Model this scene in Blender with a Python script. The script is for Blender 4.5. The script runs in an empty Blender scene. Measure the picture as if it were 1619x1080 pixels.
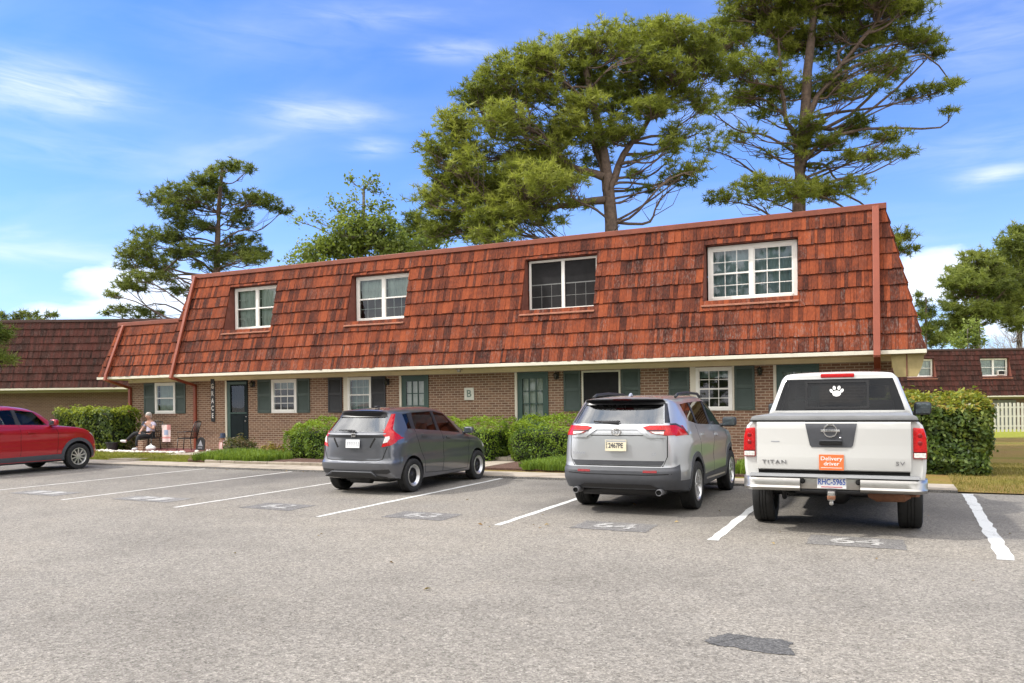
# quiet residential lot: a long brick block with a shake mansard, four parked vehicles, pines behind
SKYX, SKYY = .35, .2
SKYWHITE, SKYWHITE2, SKYWHITE3 = (5.2, 6.0, 7.0), (6.4, 6.7, 7.2), (8.0, 8.0, 8.1)
SKYSTR, SUNSTR, EXPO = .115, 2.35, .74
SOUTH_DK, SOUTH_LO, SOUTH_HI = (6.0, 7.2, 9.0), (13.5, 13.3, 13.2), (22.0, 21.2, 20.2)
WISPS = [(85, 145, 110, 30, .75), (20, 120, 90, 40, .35), (510, 182, 95, 22, .85), (722, 80, 75, 16, .6), (592, 234, 45, 14, .6), (600, 25, 130, 18, .3), (1570, 277, 50, 13, .85), (1560, 60, 140, 70, .28), (60, 400, 140, 16, .55), (1560, 230, 160, 30, .25), (120, 240, 160, 30, .22), (1150, 140, 120, 60, .3), (400, 60, 200, 40, .12)]
CUMULI = [(170, 442, 75, 30, .8), (1475, 425, 90, 44, .9), (110, 495, 90, 18, .7), (1600, 505, 80, 40, .7), (330, 470, 110, 50, .7), (1450, 480, 80, 50, .6)]
import bpy, bmesh, math, random
import numpy as np
from mathutils import Vector, Matrix, Euler
from mathutils.bvhtree import BVHTree
R = math.radians
random.seed(7)
RNG = np.random.default_rng(11)
SC = bpy.context.scene
COL = SC.collection

# ---------------------------------------------------------------- survey frame
# the photograph was surveyed once: camera at the origin, 1.67 m up, turned 24.9 degrees left of the facade normal
F_PX, PX0, PY0, TH, AL, EYE = 1263.0, 809.5, 635.7, R(24.9), .0115, 1.67
def at(x, y, Y):
    """world X, Z of a surveyed photo point lying in the plane at distance Y"""
    dx, dy = x - PX0, y - PY0
    u = dx*math.cos(AL) - dy*math.sin(AL); v = -dx*math.sin(AL) - dy*math.cos(AL)
    X = u*math.cos(TH) - F_PX*math.sin(TH); Yd = u*math.sin(TH) + F_PX*math.cos(TH)
    return X*Y/Yd, EYE + v*Y/Yd
FWD = Vector((-math.sin(TH), math.cos(TH), 0)); RGT = Vector((math.cos(TH), math.sin(TH), 0))
def at_depth(x, y, d):
    dx, dy = x - PX0, y - PY0
    u = dx*math.cos(AL) - dy*math.sin(AL); v = -dx*math.sin(AL) - dy*math.cos(AL)
    return FWD*d + RGT*(u*d/F_PX) + Vector((0, 0, EYE + v*d/F_PX))

def ground_z(X, Y):
    d = -X*math.sin(TH) + Y*math.cos(TH)
    lat = X*math.cos(TH) + Y*math.sin(TH)
    s = min(1, max(.12, (lat + 8)/20))
    z = .03 + .06*min(1, max(0, (Y - 16.6)/.8))
    if X > 1.4: z = .02 + .05*min(1, max(0, (Y - 16.0)/2.0))
    if d > 19: z -= s*(.0125*(d - 19) + .00022*(d - 19)**2) if d < 80 else s*(.7625 + .8186)
    return z

# ---------------------------------------------------------------- materials
MATS = {}
def new_mat(name):
    m = bpy.data.materials.new(name); m.use_nodes = True; MATS[name] = m
    nt = m.node_tree; nt.nodes.clear()
    out = nt.nodes.new('ShaderNodeOutputMaterial')
    b = nt.nodes.new('ShaderNodeBsdfPrincipled'); nt.links.new(b.outputs[0], out.inputs[0])
    return m, nt, b
def N(nt, t, **kw):
    n = nt.nodes.new(t)
    for k, v in kw.items():
        if k.startswith('i_'):
            key = k[2:]; key = int(key) if key.isdigit() else key.replace('_', ' ')
            n.inputs[key].default_value = v
        else: setattr(n, k, v)
    return n
def L(nt, a, b): nt.links.new(a, b)
def ramp(nt, fac, stops, interp='LINEAR'):
    r = nt.nodes.new('ShaderNodeValToRGB'); r.color_ramp.interpolation = interp
    e = r.color_ramp.elements
    while len(e) > 1: e.remove(e[-1])
    e[0].position = stops[0][0]; e[0].color = (*stops[0][1], 1)
    for p, c in stops[1:]:
        x = e.new(p); x.color = (*c, 1)
    L(nt, fac, r.inputs[0]); return r.outputs[0]
def mixc(nt, fac, a, b, mode='MIX'):
    m = nt.nodes.new('ShaderNodeMix'); m.data_type = 'RGBA'; m.blend_type = mode
    for s, v in ((m.inputs[0], fac), (m.inputs[6], a), (m.inputs[7], b)):
        if isinstance(v, (int, float)): s.default_value = v
        elif isinstance(v, tuple): s.default_value = (*v, 1)
        else: L(nt, v, s)
    return m.outputs[2]
def math_n(nt, op, a, b=0.0, clamp=False):
    m = nt.nodes.new('ShaderNodeMath'); m.operation = op; m.use_clamp = clamp
    for s, v in ((m.inputs[0], a), (m.inputs[1], b)):
        if isinstance(v, (int, float)): s.default_value = v
        else: L(nt, v, s)
    return m.outputs[0]
def coords(nt, scale=(1, 1, 1), kind='Object'):
    tc = nt.nodes.new('ShaderNodeTexCoord'); mp = nt.nodes.new('ShaderNodeMapping')
    mp.inputs['Scale'].default_value = scale
    L(nt, tc.outputs[kind], mp.inputs[0]); return mp.outputs[0]
def noise(nt, vec, scale, detail=4, rough=.6, out=0):
    n = N(nt, 'ShaderNodeTexNoise', i_Scale=scale, i_Detail=detail, i_Roughness=rough)
    if vec is not None: L(nt, vec, n.inputs['Vector'])
    return n.outputs[out]
def bump(nt, b, height, strength=.3, dist=.01):
    n = N(nt, 'ShaderNodeBump', i_Strength=strength, i_Distance=dist)
    L(nt, height, n.inputs['Height']); L(nt, n.outputs[0], b.inputs['Normal'])

def plain(name, col, rough=.6, metal=0, var=.12, scale=6, coat=0, spec=.5, bmp=0, bscale=60):
    """a simple painted or moulded surface with slight uneven tone"""
    m, nt, b = new_mat(name)
    c = coords(nt)
    n = noise(nt, c, scale, 5, .65)
    lo = tuple(x*(1 - var) for x in col); hi = tuple(min(1, x*(1 + var)) for x in col)
    L(nt, ramp(nt, n, [(.3, lo), (.7, hi)]), b.inputs['Base Color'])
    b.inputs['Roughness'].default_value = rough; b.inputs['Metallic'].default_value = metal
    b.inputs['Coat Weight'].default_value = coat; b.inputs['Coat Roughness'].default_value = .04
    b.inputs['Specular IOR Level'].default_value = spec
    if bmp: bump(nt, b, noise(nt, c, bscale, 3, .6), bmp, .01)
    return m

def car_paint(name, col, metal=.5, rough=.35, dirt=.25):
    m, nt, b = new_mat(name)
    c = coords(nt)
    fl = noise(nt, c, 900, 1, .5)
    base = mixc(nt, fl, tuple(x*.88 for x in col), tuple(min(1, x*1.1) for x in col))
    sep = nt.nodes.new('ShaderNodeSeparateXYZ'); L(nt, c, sep.inputs[0])
    h = math_n(nt, 'SUBTRACT', 1.0, math_n(nt, 'MULTIPLY', sep.outputs[2], 1.5), True)
    d = math_n(nt, 'MULTIPLY', math_n(nt, 'MULTIPLY', h, noise(nt, c, 5, 6, .7)), dirt, True)
    L(nt, mixc(nt, d, base, (.22, .19, .16)), b.inputs['Base Color'])
    b.inputs['Metallic'].default_value = metal
    L(nt, math_n(nt, 'ADD', rough, math_n(nt, 'MULTIPLY', d, .6)), b.inputs['Roughness'])
    b.inputs['Coat Weight'].default_value = 1; b.inputs['Coat Roughness'].default_value = .05
    return m

def glass(name, tint, trans=.6, rough=.02, ior=1.5, extra=.0):
    """thin pane: part see-through tint, part mirror by Fresnel"""
    m = bpy.data.materials.new(name); m.use_nodes = True; MATS[name] = m
    nt = m.node_tree; nt.nodes.clear()
    out = nt.nodes.new('ShaderNodeOutputMaterial')
    tr = N(nt, 'ShaderNodeBsdfTransparent'); tr.inputs[0].default_value = (*[trans*t for t in tint], 1)
    gl = N(nt, 'ShaderNodeBsdfGlossy'); gl.inputs[0].default_value = (.95, .97, 1, 1); gl.inputs['Roughness'].default_value = rough
    fr = N(nt, 'ShaderNodeFresnel'); fr.inputs[0].default_value = ior
    c = coords(nt); nb = N(nt, 'ShaderNodeBump', i_Strength=.04, i_Distance=.02)
    L(nt, noise(nt, c, 2.5, 2, .5), nb.inputs['Height']); L(nt, nb.outputs[0], gl.inputs['Normal'])
    f = math_n(nt, 'ADD', fr.outputs[0], extra, True)
    mx = nt.nodes.new('ShaderNodeMixShader'); L(nt, f, mx.inputs[0]); L(nt, tr.outputs[0], mx.inputs[1]); L(nt, gl.outputs[0], mx.inputs[2])
    L(nt, mx.outputs[0], out.inputs[0]); return m

def brick_mat(name, c1, c2, mortar, bright=1.0):
    m, nt, b = new_mat(name)
    tc = nt.nodes.new('ShaderNodeTexCoord'); sp = nt.nodes.new('ShaderNodeSeparateXYZ'); L(nt, tc.outputs['Object'], sp.inputs[0])
    u = math_n(nt, 'ADD', sp.outputs[0], sp.outputs[1])
    cb = nt.nodes.new('ShaderNodeCombineXYZ'); L(nt, u, cb.inputs[0]); L(nt, sp.outputs[2], cb.inputs[1])
    br = nt.nodes.new('ShaderNodeTexBrick'); L(nt, cb.outputs[0], br.inputs[0])
    br.inputs['Color1'].default_value = (*c1, 1); br.inputs['Color2'].default_value = (*c2, 1); br.inputs['Mortar'].default_value = (*mortar, 1)
    br.inputs['Scale'].default_value = 1; br.inputs['Mortar Size'].default_value = .0105; br.inputs['Mortar Smooth'].default_value = .3
    br.inputs['Brick Width'].default_value = .212; br.inputs['Row Height'].default_value = .0725; br.inputs['Bias'].default_value = -.1
    c = coords(nt)
    big = noise(nt, c, .9, 5, .6); fine = noise(nt, c, 30, 4, .7)
    col = mixc(nt, math_n(nt, 'MULTIPLY', big, .38), br.outputs[0], tuple(x*.62 for x in c1), 'MIX')
    col = mixc(nt, .35, col, ramp(nt, fine, [(.3, (.35, .33, .32)), (.7, (1.0, .97, .95))]), 'MULTIPLY')
    L(nt, col, b.inputs['Base Color']); b.inputs['Roughness'].default_value = .9
    h = math_n(nt, 'SUBTRACT', math_n(nt, 'MULTIPLY', fine, .2), br.outputs[1])
    bump(nt, b, h, .6, .008)
    return m

def shake_mat(name, stops, streak):
    """wood shakes: tone per board from the 'tint' attribute, streaks along the board"""
    m, nt, b = new_mat(name)
    at_ = nt.nodes.new('ShaderNodeAttribute'); at_.attribute_name = 'tint'
    sp = nt.nodes.new('ShaderNodeSeparateColor'); L(nt, at_.outputs['Color'], sp.inputs[0])
    c = coords(nt, (34, 34, 1.3)); st = noise(nt, c, 1, 5, .65)
    c2 = coords(nt, (1.1, 1.1, 1.4)); bl = noise(nt, c2, 1, 5, .65)
    fac = math_n(nt, 'ADD', math_n(nt, 'MULTIPLY', sp.outputs[0], .46), math_n(nt, 'MULTIPLY', math_n(nt, 'SUBTRACT', st, .34), .90))
    fac = math_n(nt, 'ADD', fac, math_n(nt, 'MULTIPLY', math_n(nt, 'SUBTRACT', bl, .45), .85), True)
    col = ramp(nt, fac, stops)
    gr = noise(nt, coords(nt, (30, 30, 2.2)), 1, 3, .7)
    g = math_n(nt, 'MULTIPLY', ramp(nt, gr, [(.50, (0, 0, 0)), (.64, (1, 1, 1))]), sp.outputs[1], True)
    col = mixc(nt, g, col, streak)
    L(nt, col, b.inputs['Base Color']); b.inputs['Roughness'].default_value = .9; b.inputs['Specular IOR Level'].default_value = .12
    bump(nt, b, st, .35, .008)
    return m

def leaf_mat(name, lo, mid, hi, trans=.35, rough=.55):
    m = bpy.data.materials.new(name); m.use_nodes = True; MATS[name] = m
    nt = m.node_tree; nt.nodes.clear()
    out = nt.nodes.new('ShaderNodeOutputMaterial')
    at_ = nt.nodes.new('ShaderNodeAttribute'); at_.attribute_name = 'tint'
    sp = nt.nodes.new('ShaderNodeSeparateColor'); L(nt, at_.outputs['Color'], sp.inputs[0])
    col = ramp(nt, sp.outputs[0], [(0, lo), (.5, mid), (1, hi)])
    b = N(nt, 'ShaderNodeBsdfPrincipled'); b.inputs['Roughness'].default_value = rough; b.inputs['Specular IOR Level'].default_value = .3
    L(nt, col, b.inputs['Base Color'])
    t = N(nt, 'ShaderNodeBsdfTranslucent'); L(nt, mixc(nt, .5, col, (.30, .36, .03)), t.inputs[0])
    mx = nt.nodes.new('ShaderNodeMixShader'); mx.inputs[0].default_value = trans
    L(nt, b.outputs[0], mx.inputs[1]); L(nt, t.outputs[0], mx.inputs[2]); L(nt, mx.outputs[0], out.inputs[0])
    return m

# ---------------------------------------------------------------- objects
def tag(o, label=None, cat=None, group=None, kind=None):
    if label: o['label'] = label
    if cat: o['category'] = cat
    if group: o['group'] = group
    if kind: o['kind'] = kind
    return o
def empty(name, loc=(0, 0, 0), rz=0, label=None, cat=None, group=None, parent=None):
    o = bpy.data.objects.new(name, None); COL.objects.link(o)
    o.empty_display_size = .2
    o.location = loc; o.rotation_euler = (0, 0, rz)
    if parent: o.parent = parent
    return tag(o, label, cat, group)
def link_mesh(name, me, mats, parent=None, loc=None):
    o = bpy.data.objects.new(name, me); COL.objects.link(o)
    for m in (mats if isinstance(mats, (list, tuple)) else [mats]):
        me.materials.append(MATS[m] if isinstance(m, str) else m)
    if parent: o.parent = parent
    if loc is not None: o.location = loc
    return o
def from_bm(name, bm, mats, parent=None, smooth=None, loc=None):
    """smooth: None flat, else angle in degrees above which an edge stays sharp"""
    me = bpy.data.meshes.new(name)
    if smooth is not None:
        bm.normal_update()
        for f in bm.faces: f.smooth = True
        for e in bm.edges:
            if len(e.link_faces) == 2: e.smooth = e.calc_face_angle(0) < R(smooth)
    bm.to_mesh(me); bm.free()
    return link_mesh(name, me, mats, parent, loc)

class MB:
    """collects simple shapes into one mesh"""
    def __init__(s): s.bm = bmesh.new(); s.mi = 0
    def face(s, pts, mi=None):
        f = s.bm.faces.new([s.bm.verts.new(p) for p in pts]); f.material_index = s.mi if mi is None else mi; return f
    def box(s, a, b, mi=None, bev=0, M=None):
        x0, y0, z0 = a; x1, y1, z1 = b
        if x0 > x1: x0, x1 = x1, x0
        if y0 > y1: y0, y1 = y1, y0
        if z0 > z1: z0, z1 = z1, z0
        t = bmesh.new()
        vs = [t.verts.new(p) for p in ((x0, y0, z0), (x1, y0, z0), (x1, y1, z0), (x0, y1, z0), (x0, y0, z1), (x1, y0, z1), (x1, y1, z1), (x0, y1, z1))]
        for q in ((0, 3, 2, 1), (4, 5, 6, 7), (0, 1, 5, 4), (1, 2, 6, 5), (2, 3, 7, 6), (3, 0, 4, 7)): t.faces.new([vs[i] for i in q])
        if bev: bmesh.ops.bevel(t, geom=t.edges[:], offset=bev, segments=2, profile=.5, affect='EDGES')
        s.add(t, mi, M); return s
    def add(s, t, mi=None, M=None):
        if M is not None: t.transform(M)
        mp = {v: s.bm.verts.new(v.co) for v in t.verts}
        for f in t.faces:
            g = s.bm.faces.new([mp[v] for v in f.verts]); g.material_index = s.mi if mi is None else mi; g.smooth = f.smooth
        t.free(); return s
    def prism(s, pts, axis, a, b, mi=None, bev=0):
        """polygon pts (2D) extruded along axis from a to b"""
        t = bmesh.new()
        def P(p, w): return {'x': (w, p[0], p[1]), 'y': (p[0], w, p[1]), 'z': (p[0], p[1], w)}[axis]
        lo = [t.verts.new(P(p, a)) for p in pts]; hi = [t.verts.new(P(p, b)) for p in pts]
        t.faces.new(lo); t.faces.new(hi[::-1])
        n = len(pts)
        for i in range(n): t.faces.new((lo[i], hi[i], hi[(i+1) % n], lo[(i+1) % n]))
        bmesh.ops.recalc_face_normals(t, faces=t.faces[:])
        if bev: bmesh.ops.bevel(t, geom=t.edges[:], offset=bev, segments=2, profile=.5, affect='EDGES')
        s.add(t, mi); return s
    def tube(s, pts, rad, n=8, mi=None, cap=True):
        pts = [Vector(p) for p in pts]
        if isinstance(rad, (int, float)): rad = [rad]*len(pts)
        t = bmesh.new(); rings = []; up = Vector((0, 0, 1))
        for i, p in enumerate(pts):
            d = (pts[min(i+1, len(pts)-1)] - pts[max(i-1, 0)]).normalized()
            a = d.cross(up)
            if a.length < .01: a = d.cross(Vector((1, 0, 0)))
            a.normalize(); b = a.cross(d)
            rings.append([t.verts.new(p + (a*math.cos(2*math.pi*k/n) + b*math.sin(2*math.pi*k/n))*rad[i]) for k in range(n)])
        for i in range(len(pts)-1):
            for k in range(n):
                f = t.faces.new((rings[i][k], rings[i][(k+1) % n], rings[i+1][(k+1) % n], rings[i+1][k])); f.smooth = True
        if cap: t.faces.new(rings[0][::-1]); t.faces.new(rings[-1])
        bmesh.ops.recalc_face_normals(t, faces=t.faces[:])
        s.add(t, mi); return s
    def lathe(s, prof, axis='z', n=24, mi=None, loc=(0, 0, 0), ang=2*math.pi):
        """profile (radius, height) turned about the axis"""
        t = bmesh.new(); rings = []
        for r, h in prof:
            ring = []
            for k in range(n):
                a = ang*k/n; c, q = r*math.cos(a), r*math.sin(a)
                ring.append(t.verts.new({'z': (c, q, h), 'x': (h, c, q), 'y': (c, h, q)}[axis]))
            rings.append(ring)
        for i in range(len(prof)-1):
            for k in range(n):
                f = t.faces.new((rings[i][k], rings[i][(k+1) % n], rings[i+1][(k+1) % n], rings[i+1][k])); f.smooth = True
        bmesh.ops.remove_doubles(t, verts=t.verts[:], dist=1e-5)
        bmesh.ops.recalc_face_normals(t, faces=t.faces[:])
        s.add(t, mi, Matrix.Translation(loc)); return s
    def ball(s, c, r, mi=None, seg=12):
        t = bmesh.new(); bmesh.ops.create_uvsphere(t, u_segments=seg, v_segments=max(6, seg//2), radius=1)
        for f in t.faces: f.smooth = True
        r = (r, r, r) if isinstance(r, (int, float)) else r
        s.add(t, mi, Matrix.Translation(c) @ Matrix.Diagonal((*r, 1))); return s
    def build(s, name, mats, parent=None, smooth=None, loc=None):
        return from_bm(name, s.bm, mats, parent, smooth, loc)

def raw_mesh(name, verts, faces_flat, nper, mats, parent=None, tint=None, smooth=False, matidx=None):
    """fast mesh from numpy arrays; every face has nper corners; tint: per face rgb"""
    me = bpy.data.meshes.new(name)
    nv, nf = len(verts), len(faces_flat)//nper
    me.vertices.add(nv); me.vertices.foreach_set('co', np.asarray(verts, np.float32).ravel())
    me.loops.add(nf*nper); me.loops.foreach_set('vertex_index', np.asarray(faces_flat, np.int32).ravel())
    me.polygons.add(nf); me.polygons.foreach_set('loop_start', np.arange(0, nf*nper, nper, dtype=np.int32))
    if smooth: me.polygons.foreach_set('use_smooth', np.ones(nf, bool))
    if matidx is not None: me.polygons.foreach_set('material_index', np.asarray(matidx, np.int32))
    me.update(calc_edges=True)
    if tint is not None:
        a = me.color_attributes.new('tint', 'FLOAT_COLOR', 'CORNER')
        t = np.ones((nf, nper, 4), np.float32); t[:, :, :3] = np.asarray(tint, np.float32)[:, None, :]
        a.data.foreach_set('color', t.ravel())
    return link_mesh(name, me, mats, parent)

def lettering(name, s, size, mat, parent=None, extrude=.002, loc=(0, 0, 0), rot=(R(90), 0, 0), bold=0, align='CENTER', sx=1, space=1):
    cu = bpy.data.curves.new(name, 'FONT'); cu.body = s; cu.size = size; cu.extrude = extrude; cu.offset = bold
    cu.align_x = align; cu.align_y = 'CENTER'; cu.resolution_u = 3; cu.space_line = .95; cu.space_character = space
    t = bpy.data.objects.new(name + '_tmp', cu); COL.objects.link(t)
    me = bpy.data.meshes.new_from_object(t.evaluated_get(bpy.context.evaluated_depsgraph_get()))
    bpy.data.objects.remove(t); bpy.data.curves.remove(cu)
    me.materials.clear(); me.name = name
    o = link_mesh(name, me, mat, parent); o.location = loc; o.rotation_euler = rot; o.scale = (sx, 1, 1)
    return o

def copy_tree(o, parent=None):
    c = o.copy(); COL.objects.link(c)
    if parent: c.parent = parent
    for ch in list(o.children): copy_tree(ch, c)
    return c
# ---------------------------------------------------------------- the palette
def asphalt_mat():
    m, nt, b = new_mat('asphalt')
    c = coords(nt)
    vo = N(nt, 'ShaderNodeTexVoronoi', i_Scale=85.0); L(nt, c, vo.inputs['Vector'])
    sc = nt.nodes.new('ShaderNodeSeparateColor'); L(nt, vo.outputs['Color'], sc.inputs[0])
    peb = ramp(nt, sc.outputs[0], [(0, (.070, .066, .060)), (.22, (.165, .156, .143)), (.6, (.232, .220, .203)), (.9, (.32, .305, .28)), (1, (.46, .44, .41))])
    v2 = N(nt, 'ShaderNodeTexVoronoi', i_Scale=38.0); L(nt, c, v2.inputs['Vector'])
    s2 = nt.nodes.new('ShaderNodeSeparateColor'); L(nt, v2.outputs['Color'], s2.inputs[0])
    peb = mixc(nt, .42, peb, ramp(nt, s2.outputs[1], [(0, (.12, .114, .104)), (.5, (.215, .204, .188)), (1, (.33, .315, .29))]))
    n1 = noise(nt, coords(nt, (.22, .30, 1)), 1, 6, .62)
    n2 = noise(nt, c, 1.3, 6, .7)
    peb = mixc(nt, .75, peb, ramp(nt, n1, [(.3, (.70, .69, .68)), (.5, (1, .99, .98)), (.7, (1.16, 1.13, 1.08))]), 'MULTIPLY')
    peb = mixc(nt, .6, peb, ramp(nt, n2, [(.25, (.78, .77, .76)), (.55, (1.0, 1.0, 1.0)), (.8, (1.1, 1.07, 1.02))]), 'MULTIPLY')
    # stall zone worn darker with oil, drive lane dusty and pale
    sp = nt.nodes.new('ShaderNodeSeparateXYZ'); L(nt, c, sp.inputs[0])
    wob = math_n(nt, 'MULTIPLY', math_n(nt, 'SUBTRACT', noise(nt, c, .5, 4, .6), .5), 2.2)
    zone = ramp(nt, math_n(nt, 'DIVIDE', math_n(nt, 'ADD', sp.outputs[1], wob), 16.0), [(.50, (1.04, 1.02, .99)), (.62, (1.08, 1.05, 1.0)), (.70, (.93, .92, .91)), (.95, (.86, .86, .86))])
    peb = mixc(nt, .8, peb, zone, 'MULTIPLY')
    # oil drips in the stalls
    oil = noise(nt, coords(nt, (.34, .22, 1)), 1.0, 3, .5)
    ys = ramp(nt, math_n(nt, 'DIVIDE', sp.outputs[1], 16.0), [(.62, (0, 0, 0)), (.75, (1, 1, 1)), (.98, (1, 1, 1))])
    of = math_n(nt, 'MULTIPLY', ramp(nt, oil, [(.47, (0, 0, 0)), (.68, (.72, .72, .72))]), ys)
    peb = mixc(nt, of, peb, (.085, .08, .078))
    # hairline cracks
    v3 = N(nt, 'ShaderNodeTexVoronoi', feature='DISTANCE_TO_EDGE', i_Scale=.33)
    cw = nt.nodes.new('ShaderNodeVectorMath'); cw.operation = 'ADD'; L(nt, c, cw.inputs[0])
    sv = nt.nodes.new('ShaderNodeVectorMath'); sv.operation = 'SCALE'; sv.inputs[3].default_value = .7
    nn = N(nt, 'ShaderNodeTexNoise', i_Scale=1.2, i_Detail=6.0, i_Roughness=.65); L(nt, c, nn.inputs['Vector'])
    L(nt, nn.outputs[1], sv.inputs[0]); L(nt, sv.outputs[0], cw.inputs[1]); L(nt, cw.outputs[0], v3.inputs['Vector'])
    crk = math_n(nt, 'MULTIPLY', ramp(nt, v3.outputs[0], [(0, (1, 1, 1)), (.0035, (0, 0, 0))]), ramp(nt, noise(nt, c, .28, 3, .5), [(.58, (0, 0, 0)), (.70, (.22, .22, .22))]))
    peb = mixc(nt, crk, peb, (.06, .055, .05))
    peb = mixc(nt, 1.0, peb, (1.0, .985, .955), 'MULTIPLY')
    L(nt, peb, b.inputs['Base Color']); b.inputs['Roughness'].default_value = .92; b.inputs['Specular IOR Level'].default_value = .25
    bump(nt, b, vo.outputs[0], .5, .006)
asphalt_mat()

def stripe_mat(name, wear, col=(.78, .78, .76)):
    """road paint with the asphalt showing where it has worn off"""
    m, nt, b = new_mat(name)
    c = coords(nt)
    n = noise(nt, c, 55, 5, .75); n2 = noise(nt, c, 3, 4, .6)
    w = math_n(nt, 'ADD', math_n(nt, 'MULTIPLY', n, .75), math_n(nt, 'MULTIPLY', n2, .35))
    f = ramp(nt, w, [(wear - .05, (1, 1, 1)), (wear + .05, (0, 0, 0))])
    L(nt, mixc(nt, f, tuple(x*.92 for x in col), (.2, .19, .18)), b.inputs['Base Color'])
    b.inputs['Roughness'].default_value = .8
    bump(nt, b, n, .3, .004)
stripe_mat('road_paint', .46, (.70, .70, .67)); stripe_mat('number_paint', .565, (.52, .51, .48)); stripe_mat('road_paint_worn', .48, (.62, .60, .56)); stripe_mat('road_paint_faded', .545, (.46, .45, .42))
def patch_mat(name, col):
    m, nt, b = new_mat(name)
    c = coords(nt)
    vo = N(nt, 'ShaderNodeTexVoronoi', i_Scale=75.0); L(nt, c, vo.inputs['Vector'])
    sc = nt.nodes.new('ShaderNodeSeparateColor'); L(nt, vo.outputs['Color'], sc.inputs[0])
    a = ramp(nt, sc.outputs[0], [(0, tuple(x*.6 for x in col)), (.6, col), (1, tuple(x*1.7 for x in col))])
    L(nt, mixc(nt, .6, a, ramp(nt, noise(nt, c, 4, 4, .6), [(.3, (.75, .75, .75)), (.7, (1.2, 1.2, 1.2))]), 'MULTIPLY'), b.inputs['Base Color'])
    b.inputs['Roughness'].default_value = .9; bump(nt, b, vo.outputs[0], .4, .005)
patch_mat('tar_patch', (.088, .085, .081)); patch_mat('number_patch', (.148, .140, .131)); patch_mat('number_patch_faded', (.185, .176, .165)); patch_mat('pale_seam', (.232, .22, .20))

def concrete_mat():
    m, nt, b = new_mat('concrete')
    c = coords(nt)
    n = noise(nt, c, 1.7, 6, .65); f = noise(nt, c, 60, 4, .7)
    col = ramp(nt, n, [(.28, (.20, .165, .125)), (.5, (.34, .29, .23)), (.72, (.44, .39, .32))])
    col = mixc(nt, .45, col, ramp(nt, f, [(.3, (.6, .6, .6)), (.7, (1.15, 1.15, 1.15))]), 'MULTIPLY')
    sp = nt.nodes.new('ShaderNodeSeparateXYZ'); L(nt, c, sp.inputs[0])
    jm = math_n(nt, 'FRACT', math_n(nt, 'DIVIDE', sp.outputs[0], 1.52))
    j = ramp(nt, jm, [(0, (1, 1, 1)), (.012, (0, 0, 0))])
    L(nt, mixc(nt, j, col, (.07, .06, .05)), b.inputs['Base Color']); b.inputs['Roughness'].default_value = .9
    bump(nt, b, f, .3, .005)
concrete_mat()

def lawn_mat():
    m, nt, b = new_mat('lawn')
    c = coords(nt)
    n = noise(nt, coords(nt, (.22, .5, 1)), 1, 6, .65); f = noise(nt, c, 26, 5, .75)
    col = ramp(nt, n, [(.28, (.11, .125, .022)), (.42, (.19, .165, .036)), (.55, (.24, .165, .055)), (.68, (.22, .145, .055)), (.8, (.15, .15, .028))])
    # the far strip by the fence is greener
    sp = nt.nodes.new('ShaderNodeSeparateXYZ'); L(nt, c, sp.inputs[0])
    dd = math_n(nt, 'ADD', math_n(nt, 'MULTIPLY', sp.outputs[0], -.421), math_n(nt, 'MULTIPLY', sp.outputs[1], .907))
    g = ramp(nt, math_n(nt, 'DIVIDE', dd, 100.0), [(.355, (0, 0, 0)), (.375, (1, 1, 1))])
    col = mixc(nt, g, col, mixc(nt, n, (.20, .22, .03), (.30, .30, .045)))
    lf = ramp(nt, sp.outputs[0], [(0, (1, 1, 1)), (1, (0, 0, 0))])
    mp = math_n(nt, 'MULTIPLY', math_n(nt, 'ADD', sp.outputs[0], 17.0), -1.0, True)
    col = mixc(nt, mp, col, mixc(nt, n, (.12, .15, .02), (.24, .235, .035)))
    col = mixc(nt, .7, col, ramp(nt, f, [(.3, (.5, .5, .5)), (.7, (1.3, 1.3, 1.3))]), 'MULTIPLY')
    L(nt, col, b.inputs['Base Color']); b.inputs['Roughness'].default_value = .95; b.inputs['Specular IOR Level'].default_value = .1
    bump(nt, b, f, .8, .03)
lawn_mat()

def mulch_mat(name, a, bcol):
    m, nt, b = new_mat(name)
    c = coords(nt, (1, 1.6, 1)); f = noise(nt, c, 22, 5, .8)
    L(nt, ramp(nt, f, [(.3, a), (.65, bcol)]), b.inputs['Base Color']); b.inputs['Roughness'].default_value = .95
    bump(nt, b, f, .9, .04)
mulch_mat('mulch', (.035, .018, .012), (.16, .085, .06)); mulch_mat('red_mulch', (.10, .025, .025), (.32, .12, .12))

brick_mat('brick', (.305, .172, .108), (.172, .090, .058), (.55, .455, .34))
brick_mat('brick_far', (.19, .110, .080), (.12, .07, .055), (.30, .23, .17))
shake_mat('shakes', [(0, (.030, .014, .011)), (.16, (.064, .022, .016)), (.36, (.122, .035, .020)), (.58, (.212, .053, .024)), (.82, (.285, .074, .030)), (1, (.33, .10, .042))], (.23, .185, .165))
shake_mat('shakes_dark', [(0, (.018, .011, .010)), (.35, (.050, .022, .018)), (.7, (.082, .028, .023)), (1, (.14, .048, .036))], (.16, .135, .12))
plain('cap_dark', (.06, .026, .020), .6, var=.2)
plain('cap_flashing', (.20, .050, .024), .55, var=.2, scale=3)
plain('downspout_paint', (.25, .056, .026), .5, var=.12, scale=4)
plain('tan_trim', (.74, .64, .41), .65, var=.08, scale=2)
plain('tan_trim_dull', (.36, .33, .26), .7, var=.08, scale=2)
plain('cream_trim', (.68, .64, .53), .6, var=.06, scale=2)
plain('bracket_paint', (.33, .26, .115), .7, var=.2, scale=3)
plain('white_frame', (.80, .79, .74), .45, var=.04)
plain('bronze_frame', (.62, .60, .50), .5, var=.05)
plain('reveal_paint', (.17, .058, .040), .8, var=.25, scale=5)
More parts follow.
